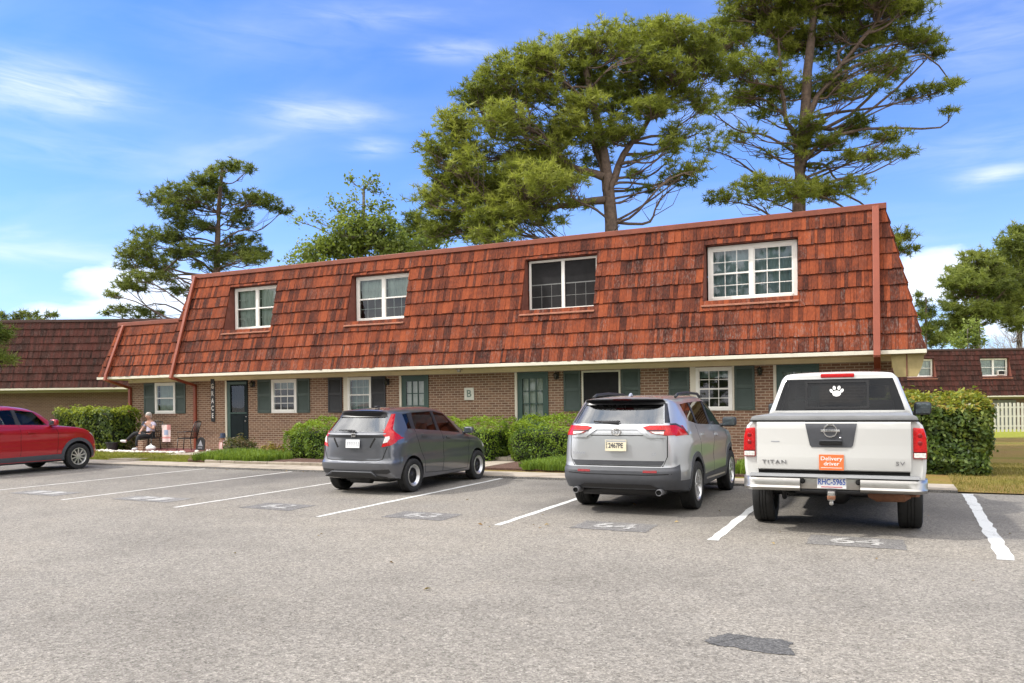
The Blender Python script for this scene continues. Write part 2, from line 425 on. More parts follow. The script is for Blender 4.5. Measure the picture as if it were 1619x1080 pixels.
plain('sill_wood', (.34, .14, .085), .75, var=.25, scale=9)
plain('green_shutter', (.050, .074, .063), .55, var=.12, scale=4)
plain('green_door', (.044, .088, .074), .45, var=.08, scale=3)
plain('black_shutter', (.028, .030, .033), .55, var=.15)
plain('dark_door', (.014, .022, .024), .7, var=.1, spec=.15)
plain('roof_membrane', (.25, .24, .23), .9)
plain('dark_inside', (.018, .018, .018), .8)
plain('grey_siding', (.16, .165, .16), .7)
plain('fence_white', (.62, .60, .54), .7, var=.1, scale=5)
plain('curtain', (.60, .64, .60), .9, var=.12, scale=3)
plain('curtain_blue', (.30, .37, .41), .9, var=.25, scale=1.2)
plain('curtain_pale', (.62, .62, .56), .9, var=.12, scale=3)
plain('curtain_teal', (.28, .36, .34), .9, var=.2, scale=3)
plain('muntin', (.60, .62, .58), .5)
plain('screen_mesh', (.026, .026, .027), .9, var=.35, scale=1.5, spec=.1)
plain('black_iron', (.014, .014, .015), .4, spec=.5)
plain('plaque', (.66, .66, .58), .6)
plain('plaque_letter', (.16, .22, .18), .6)
plain('sign_white', (.78, .77, .74), .6)
glass('house_glass', (.84, .92, .90), .92, .02, 1.45, .03)
glass('car_glass', (.86, .93, .90), .95, .015, 1.4, .0); glass('hatch_glass', (.70, .78, .76), .7, .015, 1.5, .13)
glass('dark_glass', (.30, .31, .32), .45, .015, 1.5, .07)
glass('cab_glass', (.42, .45, .46), .75, .015, 1.42, .0)
car_paint('grey_paint', (.115, .12, .135), .55, .30)
car_paint('silver_paint', (.49, .505, .525), .55, .31)
car_paint('white_paint', (.60, .60, .58), 0, .4, .25)
car_paint('red_paint', (.38, .006, .016), .3, .3)
plain('black_plastic', (.022, .022, .024), .5, var=.1, bmp=.1, bscale=200)
plain('grey_cladding', (.062, .065, .074), .55, var=.1, bmp=.1, bscale=200)
plain('seam', (.006, .006, .006), .9)
plain('car_inside', (.028, .027, .026), .85, var=.2)
plain('seat_cloth', (.035, .034, .034), .9, var=.2)
plain('rubber', (.016, .016, .016), .8, var=.25, scale=12, bmp=.2, bscale=90)
plain('alloy', (.62, .62, .62), .3, .85, var=.06)
plain('chrome', (.75, .75, .76), .12, 1, var=.03)
plain('dull_chrome', (.44, .425, .40), .30, .85, var=.10, scale=3)
plain('steel_black', (.02, .02, .022), .45, .3)
plain('rust', (.22, .10, .055), .75, .2, var=.3, scale=9)
def lens(name, col, rough=.15):
    m, nt, b = new_mat(name)
    c = coords(nt, (1, 1, 1)); w = N(nt, 'ShaderNodeTexVoronoi', i_Scale=38.0); L(nt, c, w.inputs['Vector'])
    L(nt, ramp(nt, w.outputs[0], [(.1, tuple(x*.72 for x in col)), (.6, col)]), b.inputs['Base Color'])
    b.inputs['Roughness'].default_value = rough; b.inputs['Coat Weight'].default_value = .35; b.inputs['Coat Roughness'].default_value = .05
    b.inputs['Specular IOR Level'].default_value = .35
plain('gloss_black', (.006, .006, .007), .32, spec=.4); lens('red_lens', (.52, .008, .010)); lens('dark_red_lens', (.24, .005, .007)); plain('mirror_glass', (.10, .12, .13), .08, .6); lens('clear_lens', (.72, .70, .66)); lens('amber_lens', (.7, .25, .04))
plain('plate_white', (.74, .75, .76), .4, var=.03); plain('plate_cream', (.70, .64, .47), .4, var=.05)
plain('plate_blue', (.04, .10, .42), .5, var=.02); plain('plate_ink', (.05, .05, .07), .5, var=.02); plain('plate_red', (.55, .18, .2), .5); plain('emblem_grey', (.20, .20, .21), .35, .4); plain('plate_grey', (.34, .35, .38), .5)
plain('orange_sticker', (.72, .17, .045), .45, var=.03); plain('sticker_white', (.85, .84, .82), .5, var=.02)
plain('tonneau', (.22, .225, .23), .55, var=.1, scale=3)
plain('skin', (.52, .30, .22), .55, var=.08); plain('shirt', (.50, .46, .58), .85, var=.06); plain('trousers', (.018, .019, .023), .85)
plain('shoes', (.70, .70, .70), .6); plain('hair', (.42, .39, .36), .7, var=.15); plain('navy', (.02, .025, .05), .4)
plain('flag_white', (.70, .56, .54), .8, var=.05); plain('flag_red', (.62, .28, .27), .8); plain('flag_blue', (.30, .36, .50), .8)
plain('stone_white', (.62, .58, .53), .85, var=.2, scale=9)
plain('bark', (.125, .088, .066), .95, var=.4, scale=7, bmp=.8, bscale=12)
plain('bark_grey', (.17, .15, .13), .95, var=.3, scale=5)
plain('twig_grey', (.30, .27, .24), .95, var=.2)
plain('gnome_blue', (.04, .055, .10), .6)
leaf_mat('pine_needles', (.075, .095, .018), (.205, .232, .038), (.38, .40, .075), .48)
leaf_mat('pine_needles_far', (.055, .078, .020), (.125, .155, .034), (.21, .235, .052), .38)
leaf_mat('pine_needles_pale', (.075, .10, .026), (.17, .205, .045), (.27, .30, .07), .42)
leaf_mat('broad_leaf', (.085, .125, .028), (.185, .24, .05), (.31, .37, .10), .46)
leaf_mat('hedge_leaf', (.030, .070, .008), (.088, .160, .013), (.21, .31, .024), .36)
leaf_mat('hedge_leaf_dark', (.022, .046, .010), (.065, .11, .016), (.30, .34, .03), .34)
leaf_mat('photinia_leaf', (.026, .054, .012), (.080, .128, .022), (.22, .26, .05), .32, .4)
leaf_mat('photinia_new', (.24, .13, .03), (.34, .22, .04), (.30, .30, .04), .4, .4)
leaf_mat('liriope', (.06, .11, .014), (.13, .22, .025), (.24, .34, .05), .35)
leaf_mat('lawn_blade', (.15, .13, .03), (.24, .20, .05), (.30, .25, .09), .3)
leaf_mat('lawn_blade_green', (.13, .15, .022), (.22, .22, .035), (.30, .28, .05), .3)
leaf_mat('dry_leaf', (.12, .07, .03), (.24, .14, .06), (.35, .26, .12), .2)
leaf_mat('shrub_dark', (.03, .045, .015), (.07, .075, .03), (.16, .10, .05), .25)
leaf_mat('shrub_rust', (.09, .045, .015), (.20, .11, .025), (.30, .27, .05), .3)
# ---------------------------------------------------------------- buildings
def part_of(o, root):
    """a mesh drawn in scene coordinates becomes a part of root"""
    o.parent = root; o.location = -Vector(root.location); return o

def shake_rows(V, Fc, T, P, s_lo, s_hi, z0, z1, rows, holes, rng, wmin=.065, wmax=.20, gray=lambda s, k: .0):
    """boards in courses on a sloping face. P(s, z, off) gives the point; s_lo/s_hi(z) the hip edges"""
    def quad(a, b, c, d, t):
        i = len(V); V.extend((a, b, c, d)); Fc.extend((i, i+1, i+2, i+3)); T.append(t)
    h = (z1 - z0)/rows
    for k in range(rows):
        za, zb = z0 + k*h, z0 + (k+1)*h
        s = s_lo(za) - rng.random()*wmax
        drift = rng.normal(0, .006)
        while s < s_hi(za):
            w = wmin + (wmax - wmin)*rng.random()**1.8
            e = s + w
            jit = rng.normal(0, .006) + drift*math.sin(s*.7 + k)
            th = .040 + .020*rng.random()
            t = (rng.random(), min(1, max(0, gray(s, k) + rng.normal(0, .12))), rng.random())
            pieces = [(s + .0025, e - .0025, za + jit, zb + .015)]
            for (xa, xb, wa, wb) in holes:
                nxt = []
                for (a, b, c, d) in pieces:
                    if b <= xa or a >= xb or d <= wa or c >= wb: nxt.append((a, b, c, d)); continue
                    if a < xa: nxt.append((a, xa, c, d))
                    if b > xb: nxt.append((xb, b, c, d))
                    if d > wb + .02: nxt.append((max(a, xa), min(b, xb), wb, d))
                    if c < wa - .02: nxt.append((max(a, xa), min(b, xb), c, wa))
                pieces = nxt
            for (a, b, c, d) in pieces:
                c0 = lambda x, z: min(max(x, s_lo(z)), s_hi(z))
                a0, b0, a1, b1 = c0(a, c), c0(b, c), c0(a, d), c0(b, d)
                if b0 - a0 < .004 and b1 - a1 < .004: continue
                A, B, C, D = P(a0, c, th), P(b0, c, th), P(b1, d, .012), P(a1, d, .012)
                A0, B0, C0, D0 = P(a0, c, -.01), P(b0, c, -.01), P(b1, d, -.01), P(a1, d, -.01)
                quad(A, B, C, D, t); quad(A0, B0, B, A, t); quad(A0, A, D, D0, t); quad(B, B0, C0, C, t)
            s = e
def mansard(name, root, x0, x1, ins, yb, yt, depth, z0, z1, rows, holes, yw, mat, seed, gray=lambda s, k: .1, cap=.11, left=True, right=True, to_root=True):
    rng = np.random.default_rng(seed)
    V, Fc, T = [], [], []
    def tz(z): return (z - z0)/(z1 - z0)
    Ln = math.hypot(z1 - z0, yt - yb); ny, nz = (z1 - z0)/Ln, (yt - yb)/Ln
    insl, insr = ins
    flare = lambda z: -.05*max(0, 1 - tz(z)*3)**2
    def Pf(s, z, off): return (s, yb + (yt - yb)*tz(z) - off*ny + flare(z)*0, z - off*nz*0 + off*nz)
    shake_rows(V, Fc, T, Pf, lambda z: x0 + insl*tz(z), lambda z: x1 - insr*tz(z), z0, z1, rows, holes, rng, gray=gray)
    if right:
        def Pr(s, z, off): return (x1 - insr*tz(z) + off*.97, s, z + off*.22)
        shake_rows(V, Fc, T, Pr, lambda z: yb + (yt - yb)*tz(z), lambda z: yb + depth, z0, z1, rows, [], rng, gray=gray)
    if left:
        def Pl(s, z, off): return (x0 + insl*tz(z) - off*.97, s, z + off*.22)
        V2, F2, T2 = [], [], []
        shake_rows(V2, F2, T2, Pl, lambda z: yb + (yt - yb)*tz(z), lambda z: yb + depth, z0, z1, rows, [], rng, gray=gray)
        o = len(V); V.extend(V2); Fc.extend([o + i for q in range(0, len(F2), 4) for i in F2[q:q+4][::-1]]); T.extend(T2)
    o = raw_mesh(name, V, Fc, 4, mat, None, T)
    # backing, reveals and sills in one shell under the shakes
    b = MB()
    xs = sorted({x0, x1} | {h[0] for h in holes} | {h[1] for h in holes}); zs = sorted({z0, z1} | {h[2] for h in holes} | {h[3] for h in holes})
    for i in range(len(xs)-1):
        for j in range(len(zs)-1):
            cx, cz = (xs[i]+xs[i+1])/2, (zs[j]+zs[j+1])/2
            if any(h[0] < cx < h[1] and h[2] < cz < h[3] for h in holes): continue
            def px_(x, z): return min(max(x, x0 + insl*tz(z)), x1 - insr*tz(z))
            b.face([Pf(px_(xs[i], zs[j]), zs[j], -.012), Pf(px_(xs[i+1], zs[j]), zs[j], -.012), Pf(px_(xs[i+1], zs[j+1]), zs[j+1], -.012), Pf(px_(xs[i], zs[j+1]), zs[j+1], -.012)], 0)
    b.face([(x0 + .02, yb, z0), (x0 + insl + .02, yt, z1), (x0 + insl + .02, yb + depth, z1), (x0 + .02, yb + depth, z0)], 0)
    b.face([(x1 - .02, yb, z0), (x1 - .02, yb + depth, z0), (x1 - insr - .02, yb + depth, z1), (x1 - insr - .02, yt, z1)], 0)
    b.face([(x0, yb + depth, z0), (x0 + insl, yb + depth, z1), (x1 - insr, yb + depth, z1), (x1, yb + depth, z0)], 0)
    for (xa, xb, wa, wb) in holes:
        A, B = Pf(xa, wa, .0), Pf(xa, wb, .0)
        b.face([A, (xa, yw, wa), (xa, yw, wb), B], 0)
        A2, B2 = Pf(xb, wa, .0), Pf(xb, wb, .0)
        b.face([A2, B2, (xb, yw, wb), (xb, yw, wa)], 0)
        b.face([B, (xa, yw, wb), (xb, yw, wb), B2], 0)
    back = b.build(name + '_backing', ['reveal_paint'])
    c = MB()
    c.box((x0 + insl - .05, yt - .07, z1 - .035), (x1 - insr + .05, yt + .05, z1 + cap), bev=.012)
    if left: c.box((x0 + insl - .05, yt + .052, z1 - .035), (x0 + insl + .07, yb + depth, z1 + cap), bev=.012)
    if right: c.box((x1 - insr - .07, yt + .052, z1 - .035), (x1 - insr + .05, yb + depth, z1 + cap), bev=.012)
    capo = c.build('roof_cap', ['cap_dark' if mat == 'shakes_dark' else 'cap_flashing'])
    d = MB(); d.face([(x0 + insl, yt, z1 + .01), (x1 - insr, yt, z1 + .01), (x1 - insr, yb + depth, z1 + .01), (x0 + insl, yb + depth, z1 + .01)])
    flat = d.build('flat_roof', ['roof_membrane'])
    back.name = 'roof_backing'
    res = [o, back, capo, flat]
    for q in (back, capo, flat): 
        q.parent = o
    if to_root: part_of(o, root)
    else: o.parent = root
    return o, Pf

def sash_grid(fr, mu, xa, xb, za, zb, y, bw, cols, rws, mt=.018, behind=.03):
    for i in range(1, cols):
        x = xa + (xb - xa)*i/cols; mu.box((x - mt/2, y + behind, za), (x + mt/2, y + behind + .012, zb))
    for j in range(1, rws):
        z = za + (zb - za)*j/rws; mu.box((xa, y + behind + .0005, z - mt/2), (xb, y + behind + .0115, z + mt/2))
def window(root, xa, xb, za, zb, y, halves=2, frame='white_frame', cols=3, rws=2, muntin='muntin', behind=.03, curtain='curtain', rail=True, bord=.075, blind=False, room=True, to_root=True, screen=False, curt_lo=0.0, rail_at=.5):
    """double hung window: frame > pane, grid, curtain. y is the wall face; the frame stands 3 cm proud"""
    fr, mu, gl, cu = MB(), MB(), MB(), MB()
    y0, y1 = y - .035, y + .05
    fr.box((xa, y0, za), (xa + bord, y1, zb), bev=.006); fr.box((xb - bord, y0, za), (xb, y1, zb), bev=.006)
    fr.box((xa + bord, y0 + .001, zb - bord), (xb - bord, y1, zb), bev=.006); fr.box((xa + bord, y0 - .02, za), (xb - bord, y1, za + bord), bev=.006)
    ix0, ix1, iz0, iz1 = xa + bord, xb - bord, za + bord, zb - bord
    mw = .10 if halves == 2 else 0
    cells = [(ix0, ix1)] if halves == 1 else [(ix0, (ix0+ix1)/2 - mw/2), ((ix0+ix1)/2 + mw/2, ix1)]
    if halves == 2: fr.box(((ix0+ix1)/2 - mw/2, y0 + .002, iz0), ((ix0+ix1)/2 + mw/2, y1, iz1), bev=.006)
    zm = iz0 + (iz1 - iz0)*rail_at
    for (a, b) in cells:
        if rail:
            fr.box((a, y0 + .012, zm - .022), (b, y1 - .004, zm + .022), bev=.004)
            # slim sash stiles
            for q in (a, b - .028): fr.box((q, y0 + .014, iz0), (q + .028, y1 - .006, zm - .022)); fr.box((q, y0 + .020, zm + .022), (q + .028, y1 - .006, iz1))
            fr.box((a + .028, y0 + .014, iz0), (b - .028, y1 - .006, iz0 + .03)); fr.box((a + .028, y0 + .020, iz1 - .028), (b - .028, y1 - .006, iz1))
            sash_grid(fr, mu, a + .028, b - .028, iz0 + .03, zm - .022, y - .012, 0, cols, rws, behind=behind)
            sash_grid(fr, mu, a + .028, b - .028, zm + .022, iz1 - .028, y - .006, 0, cols, rws, behind=behind)
        elif cols > 1 or rws > 1: sash_grid(fr, mu, a, b, iz0, iz1, y - .012, 0, cols, rws, behind=behind)
        gl.face([(a, y - .004, iz0), (b, y - .004, iz0), (b, y - .004, iz1), (a, y - .004, iz1)])
        # gathered curtain a hand's width behind the glass
        n = 26
        for k in range(n):
            p, q = a + (b - a)*k/n, a + (b - a)*(k+1)/n
            d0, d1 = .14 + .018*math.sin(k*1.7), .14 + .018*math.sin((k+1)*1.7)
            zlo = iz0 + (iz1 - iz0)*curt_lo
            cu.face([(p, y + d0, zlo), (q, y + d1, zlo), (q, y + d1, iz1), (p, y + d0, iz1)])
    w = fr.build('window', [frame])
    g = gl.build('pane', ['screen_mesh' if screen else 'house_glass']); g.parent = w
    if len(mu.bm.verts): m_ = mu.build('glazing_bars', [muntin]); m_.parent = w
    else: mu.bm.free()
    if curtain: c_ = cu.build('curtain', [curtain]); c_.parent = w
    else: cu.bm.free()
    r = MB(); r.face([(xa + .02, y + .32, za + .02), (xb - .02, y + .32, za + .02), (xb - .02, y + .32, zb - .02), (xa + .02, y + .32, zb - .02)])
    k = r.build('room', ['dark_inside']); k.parent = w
    if to_root: part_of(w, root)
    else: w.parent = root
    return w
def shutter(root, xa, xb, za, zb, y, mat='green_shutter'):
    s = MB()
    s.box((xa, y - .035, za), (xa + .06, y - .002, zb), bev=.004); s.box((xb - .06, y - .035, za), (xb, y - .002, zb), bev=.004)
    zm = za + (zb - za)*.53
    for a, b in ((za, za + .08), (zm - .045, zm + .045), (zb - .08, zb)): s.box((xa + .06, y - .034, a), (xb - .06, y - .002, b), bev=.004)
    for a, b in ((za + .08, zm - .045), (zm + .045, zb - .08)):
        n = max(4, int((b - a)/.042))
        for i in range(n):
            z = a + (b - a)*i/n
            s.face([(xa + .06, y - .028, z), (xb - .06, y - .028, z), (xb - .06, y - .010, z + (b-a)/n*1.02), (xa + .06, y - .010, z + (b-a)/n*1.02)])
        s.face([(xa + .06, y - .006, a), (xb - .06, y - .006, a), (xb - .06, y - .006, b), (xa + .06, y - .006, b)])
    return part_of(s.build('shutter', [mat]), root)

WY = 21.4
M_ROOT = empty('apartment_building', (-11.2, WY, .1), 0, 'long brick block with orange-red shake mansard and four upper windows behind the parked cars', 'building')
W_ROOT = empty('apartment_wing', (-24.6, WY, .1), 0, 'low brick end wing with a shorter shake mansard beside the seated person', 'building')
XL, XR = -23.2, .2
ZS = 2.56
# openings in the ground floor wall: (xa, xb, za, zb)
doors = [(-21.12, -20.08, .12, 2.54), (-13.84, -12.78, .12, 2.54), (-9.83, -8.77, .12, 2.54), (-2.54, -1.44, .12, 2.54)]
wins = [(-19.02, -17.93, 1.39, 2.53), (-15.83, -14.91, 1.39, 2.53), (-7.74, -6.6, 1.39, 2.53), (-4.52, -3.57, 1.39, 2.53)]
def wall_with_holes(name, root, xa, xb, za, zb, y, holes, mat, depth=9.0, ends=True):
    w = MB()
    xs = sorted({xa, xb} | {h[0] for h in holes} | {h[1] for h in holes}); zs = sorted({za, zb} | {max(za, h[2]) for h in holes} | {min(zb, h[3]) for h in holes})
    for i in range(len(xs)-1):
        for j in range(len(zs)-1):
            cx, cz = (xs[i]+xs[i+1])/2, (zs[j]+zs[j+1])/2
            if any(h[0] < cx < h[1] and h[2] < cz < h[3] for h in holes): continue
            w.face([(xs[i], y, zs[j]), (xs[i+1], y, zs[j]), (xs[i+1], y, zs[j+1]), (xs[i], y, zs[j+1])])
    for h in holes:
        for (p, q) in (((h[0], h[2]), (h[0], h[3])), ((h[1], h[3]), (h[1], h[2])), ((h[0], h[3]), (h[1], h[3])), ((h[1], h[2]), (h[0], h[2]))):
            w.face([(p[0], y, p[1]), (q[0], y, q[1]), (q[0], y + .11, q[1]), (p[0], y + .11, p[1])])
    if ends:
        w.face([(xb, y, za), (xb, y + depth, za), (xb, y + depth, zb), (xb, y, zb)]); w.face([(xa, y + depth, za), (xa, y, za), (xa, y, zb), (xa, y + depth, zb)])
        w.face([(xb, y + depth, za), (xa, y + depth, za), (xa, y + depth, zb), (xb, y + depth, zb)])
    bmesh.ops.remove_doubles(w.bm, verts=w.bm.verts[:], dist=1e-4)
    o = w.build(name, [mat])
    return part_of(o, root) if root else o
wall_with_holes('wall', M_ROOT, XL, XR, -.05, 2.75, WY, doors + wins, 'brick')
# rowlock sills under the windows
for (a, b, c, d) in wins:
    sl = MB()
    n = int((b - a + .1)/.075)
    for i in range(n): sl.box((a - .05 + i*(b-a+.1)/n + .004, WY - .03, c - .105), (a - .05 + (i+1)*(b-a+.1)/n - .004, WY + .02, c - .004), bev=.003)
    sl.box((a - .045, WY - .024, c - .10), (b + .045, WY + .015, c - .008)); part_of(sl.build('brick_sill', ['brick']), M_ROOT)

holes = [(-4.2, -1.88, 4.22, 5.72), (-9.36, -7.17, 4.28, 5.78), (-15.47, -13.30, 4.28, 5.78), (-20.64, -18.55, 4.26, 5.78)]
def gray_main(s, k):
    g = .0 + (.20 if k < 2 else .08 if k < 4 else .02)*(1 + max(0, (s + 9)/7)*.7)
    if -7 < s < -4.4 and k in (5, 6): g += .25
    return g
roof, PF = mansard('mansard_roof', M_ROOT, -23.24, .88, (.72, .80), 20.5, 21.34, 9.8, 2.775, 6.27, 9, holes, WY + .02, 'shakes', 3, gray_main)
fs = MB()
fs.box((-23.28, 20.455, 2.68), (.92, 20.52, 2.772), bev=.006)
fs.box((.862, 20.522, 2.68), (.92, 30.2, 2.772), bev=.006)
part_of(fs.build('fascia', ['cream_trim']), M_ROOT)
so = MB(); so.box((-23.26, 20.52, 2.683), (.862, 30.2, 2.70)); so.box((-23.2, WY - .028, 2.555), (XR + .01, WY - .002, 2.682), bev=.004); so.box((XR + .002, WY - .028, 2.555), (XR + .03, 30, 2.682))
part_of(so.build('soffit', ['tan_trim']), M_ROOT)
# curved plywood bracket box under the right eave corner
bk = MB(); out = []
for t in range(9):
    a = t/8; out.append((.19 + .13*(1 - math.cos(a*math.pi/2)), 2.68 - .53*math.sin(a*math.pi/2)))
out2 = [(.87 - .15*a*a, 2.68 - .53*a) for a in [i/8 for i in range(9)]]
bk.prism(out + out2[::-1], 'y', 20.60, 20.66)
bk.box((.50, 20.585, 2.16), (.525, 20.605, 2.68), mi=1)
part_of(bk.build('eave_bracket', ['bracket_paint', 'reveal_paint']), M_ROOT)
# upper windows
WU = WY
window(M_ROOT, -4.16, -1.92, 4.24, 5.70, WU, 2, curtain='curtain_blue', cols=3, rws=2, muntin='white_frame', behind=.0, curt_lo=.0, bord=.11)
window(M_ROOT, -9.32, -7.21, 4.30, 5.76, WU, 2, frame='white_frame', rail=False, cols=1, rws=1, curtain=None, bord=.065, screen=True)
window(M_ROOT, -15.43, -13.34, 4.30, 5.76, WU, 2, frame='white_frame', curtain='curtain', cols=3, rws=2, muntin='muntin', bord=.095, curt_lo=.5)
window(M_ROOT, -20.60, -18.59, 4.28, 5.76, WU, 2, frame='white_frame', curtain='curtain', cols=3, rws=2, muntin='muntin', bord=.085)
# bars showing through the screen
sb = MB()
for a, b in ((-9.25, -8.32), (-8.2, -7.28)):
    for i in (1, 2): x = a + (b-a)*i/3; sb.box((x - .006, WU - .0075, 4.38), (x + .006, WU - .0055, 5.05))
    sb.box((a, WU - .0078, 5.04), (b, WU - .0052, 5.07)); sb.box((a, WU - .0077, 4.70), (b, WU - .0053, 4.715))
part_of(sb.build('screen_bars', ['grey_siding']), M_ROOT)['kind'] = 'stuff'
def dormer_sill(h, pf, yw):
    xa, xb, wa, wb = h; st = MB(); yb_ = pf(0, wa - .12, 0)[1] - .085
    st.prism([(yb_, wa - .16), (yb_, wa - .125), (yw, wa + .06), (yw, wa + .02)], 'x', xa - .03, xb + .03)
    return st.build('dormer_sill', ['sill_wood'])
for h in holes: part_of(dormer_sill(h, PF, WY), M_ROOT)
# ground floor windows
window(M_ROOT, -19.02, -17.93, 1.385, 2.53, WY, 1, curtain='curtain_teal', cols=3, rws=2, muntin='white_frame', behind=.0, curt_lo=.75, bord=.09)
window(M_ROOT, -15.83, -14.91, 1.39, 2.53, WY, 1, curtain='curtain_teal', cols=3, rws=2, bord=.06)
window(M_ROOT, -7.74, -6.6, 1.385, 2.53, WY, 1, frame='bronze_frame', rail=False, cols=1, rws=1, curtain=None, bord=.05, screen=True)
window(M_ROOT, -4.52, -3.57, 1.385, 2.53, WY, 1, curtain='curtain_teal', cols=3, rws=2, muntin='white_frame', behind=.0, curt_lo=.8, bord=.075)
tr = MB()
tr.box((-4.67, WY - .02, 1.36), (-4.522, WY + .03, 2.55)); tr.box((-3.568, WY - .022, 1.36), (-3.52, WY + .03, 2.55)); tr.box((-4.52, WY - .02, 1.355), (-3.57, WY + .03, 1.384))
part_of(tr.build('window_trim', ['cream_trim']), M_ROOT)
tr2 = MB(); tr2.box((-16.0, WY - .02, 1.39), (-15.832, WY + .03, 2.55)); part_of(tr2.build('window_trim', ['cream_trim']), M_ROOT)
for (a, b, m_) in ((-19.63, -19.04, 0), (-17.91, -17.38, 0), (-16.62, -16.06, 1), (-14.90, -14.36, 1), (-8.29, -7.77, 0), (-6.58, -6.04, 0), (-5.25, -4.69, 0), (-3.51, -3.0, 0)):
    shutter(M_ROOT, a, b, 1.39, 2.54, WY, 'black_shutter' if m_ else 'green_shutter')

def door(xa, xb, za, zb, y, root, slab, cols, rws, gz0, trim='cream_trim', storm=False, swing='handle'):
    d = MB()
    d.box((xa, y - .03, za), (xa + .075, y + .06, zb), mi=1, bev=.004); d.box((xb - .05, y - .028, za), (xb, y + .06, zb), mi=0, bev=.004)
    d.box((xa + .075, y - .029, zb - .05), (xb - .05, y + .06, zb), mi=0, bev=.004)
    a, b = xa + .075, xb - .05
    gx0, gx1, gz1 = a + .15, b - .13, zb - .19
    y1 = y + .03
    d.box((a, y1 - .02, za), (gx0, y1 + .03, zb - .05)); d.box((gx1, y1 - .02, za), (b, y1 + .03, zb - .05))
    d.box((gx0, y1 - .02, gz1), (gx1, y1 + .03, zb - .05)); d.box((gx0, y1 - .02, za), (gx1, y1 + .03, gz0))
    if gz0 - za > .7: d.box((gx0 + .05, y1 - .032, za + .18), (gx1 - .05, y1 - .019, gz0 - .12), bev=.008)
    for i in range(1, cols): x = gx0 + (gx1 - gx0)*i/cols; d.box((x - .014, y1 - .018, gz0), (x + .014, y1 + .02, gz1))
    for j in range(1, rws): z = gz0 + (gz1 - gz0)*j/rws; d.box((gx0, y1 - .017, z - .014), (gx1, y1 + .019, z + .014))
    o = part_of(d.build('door', [slab, trim]), root)
    g = MB(); g.face([(gx0, y1 + .004, gz0), (gx1, y1 + .004, gz0), (gx1, y1 + .004, gz1), (gx0, y1 + .004, gz1)])
    p = g.build('pane', ['house_glass']); p.parent = o
    c = MB()
    for k in range(20):
        x0_, x1_ = gx0 + (gx1 - gx0)*k/20, gx0 + (gx1 - gx0)*(k+1)/20
        c.face([(x0_, y1 + .07 + .01*math.sin(k*2.1), gz0 - .02), (x1_, y1 + .07 + .01*math.sin((k+1)*2.1), gz0 - .02), (x1_, y1 + .07 + .01*math.sin((k+1)*2.1), gz1 + .02), (x0_, y1 + .07 + .01*math.sin(k*2.1), gz1 + .02)])
    q = c.build('curtain', ['dark_inside' if storm else 'curtain_pale']); q.parent = o
    h = MB(); h.lathe([(.0, -.06), (.024, -.055), (.030, -.035), (.012, -.02), (.012, .0)], 'y', 12, loc=(b - .06, y1 - .02, za + .95))
    k = h.build('handle', ['dull_chrome']); k.parent = o
    h = MB(); h.lathe([(.0, -.012), (.02, -.01), (.022, 0)], 'y', 12, loc=(b - .06, y1 - .02, za + 1.1)); k = h.build('lock', ['dull_chrome']); k.parent = o
    return o
d1 = door(*doors[0][:2], .16, 2.54, WY, M_ROOT, 'dark_door', 1, 1, 1.42, storm=True)
fr1 = MB(); fr1.box((-21.04, WY - .006, .16), (-20.90, WY + .004, 2.5)); fr1.box((-20.90, WY - .007, 2.40), (-20.13, WY + .003, 2.5)); fr1.box((-20.9, WY - .008, 1.375), (-20.14, WY + .002, 1.415))
k_ = fr1.build('door_edge', ['green_door']); k_.parent = d1
door(*doors[1][:2], .16, 2.54, WY, M_ROOT, 'green_door', 3, 2, 1.60)
door(*doors[2][:2], .16, 2.54, WY, M_ROOT, 'green_door', 3, 3, 1.25)
door(*doors[3][:2], .16, 2.54, WY, M_ROOT, 'green_door', 3, 2, 2.16)
for (a, b, c, d) in doors:
    stp = MB(); stp.box((a - .05, WY - .16, -.02), (b + .05, WY + .1, .155), bev=.01); part_of(stp.build('door_sill', ['brick']), M_ROOT)
# downspouts
def downspout(root, pts, w=.095):
    s = MB()
    pts = [Vector(p) for p in pts]
    for i in range(len(pts)-1):
        a, b = pts[i], pts[i+1]; d = (b - a); Lh = d.length; d.normalize()
        side = Vector((1, 0, 0)); n = side.cross(d).normalized(); side = d.cross(n)
        M = Matrix((( side.x, n.x, d.x, a.x), (side.y, n.y, d.y, a.y), (side.z, n.z, d.z, a.z), (0, 0, 0, 1)))
        s.box((-w/2, -w*.36, -.03), (w/2, w*.36, Lh + .03), bev=.012, M=M)
    return part_of(s.build('downspout', ['downspout_paint']), root)
def slope_pt(x, z, off=.10): p = PF(x, z, off); return (x, p[1], p[2])
downspout(M_ROOT, [slope_pt(-22.36, 6.25), slope_pt(-22.62, 2.85), (-22.62, 20.36, 2.66), (-22.53, WY - .05, 2.40), (-22.53, WY - .05, .12)], .115)
downspout(M_ROOT, [slope_pt(-.11, 6.25), slope_pt(-.11, 2.85), (-.11, 20.36, 2.66), (-.11, WY - .06, 2.42), (-.11, WY - .06, .12)], .15)
for x, h in ((-2.7, 6.72), (-2.45, 6.62)):
    vt = MB(); vt.lathe([(.05, 6.2), (.05, h), (.08, h), (.08, h + .05), (0, h + .06)], 'z', 12, loc=(x, 23.2, 0))
    part_of(vt.build('roof_vent', ['white_frame']), M_ROOT)

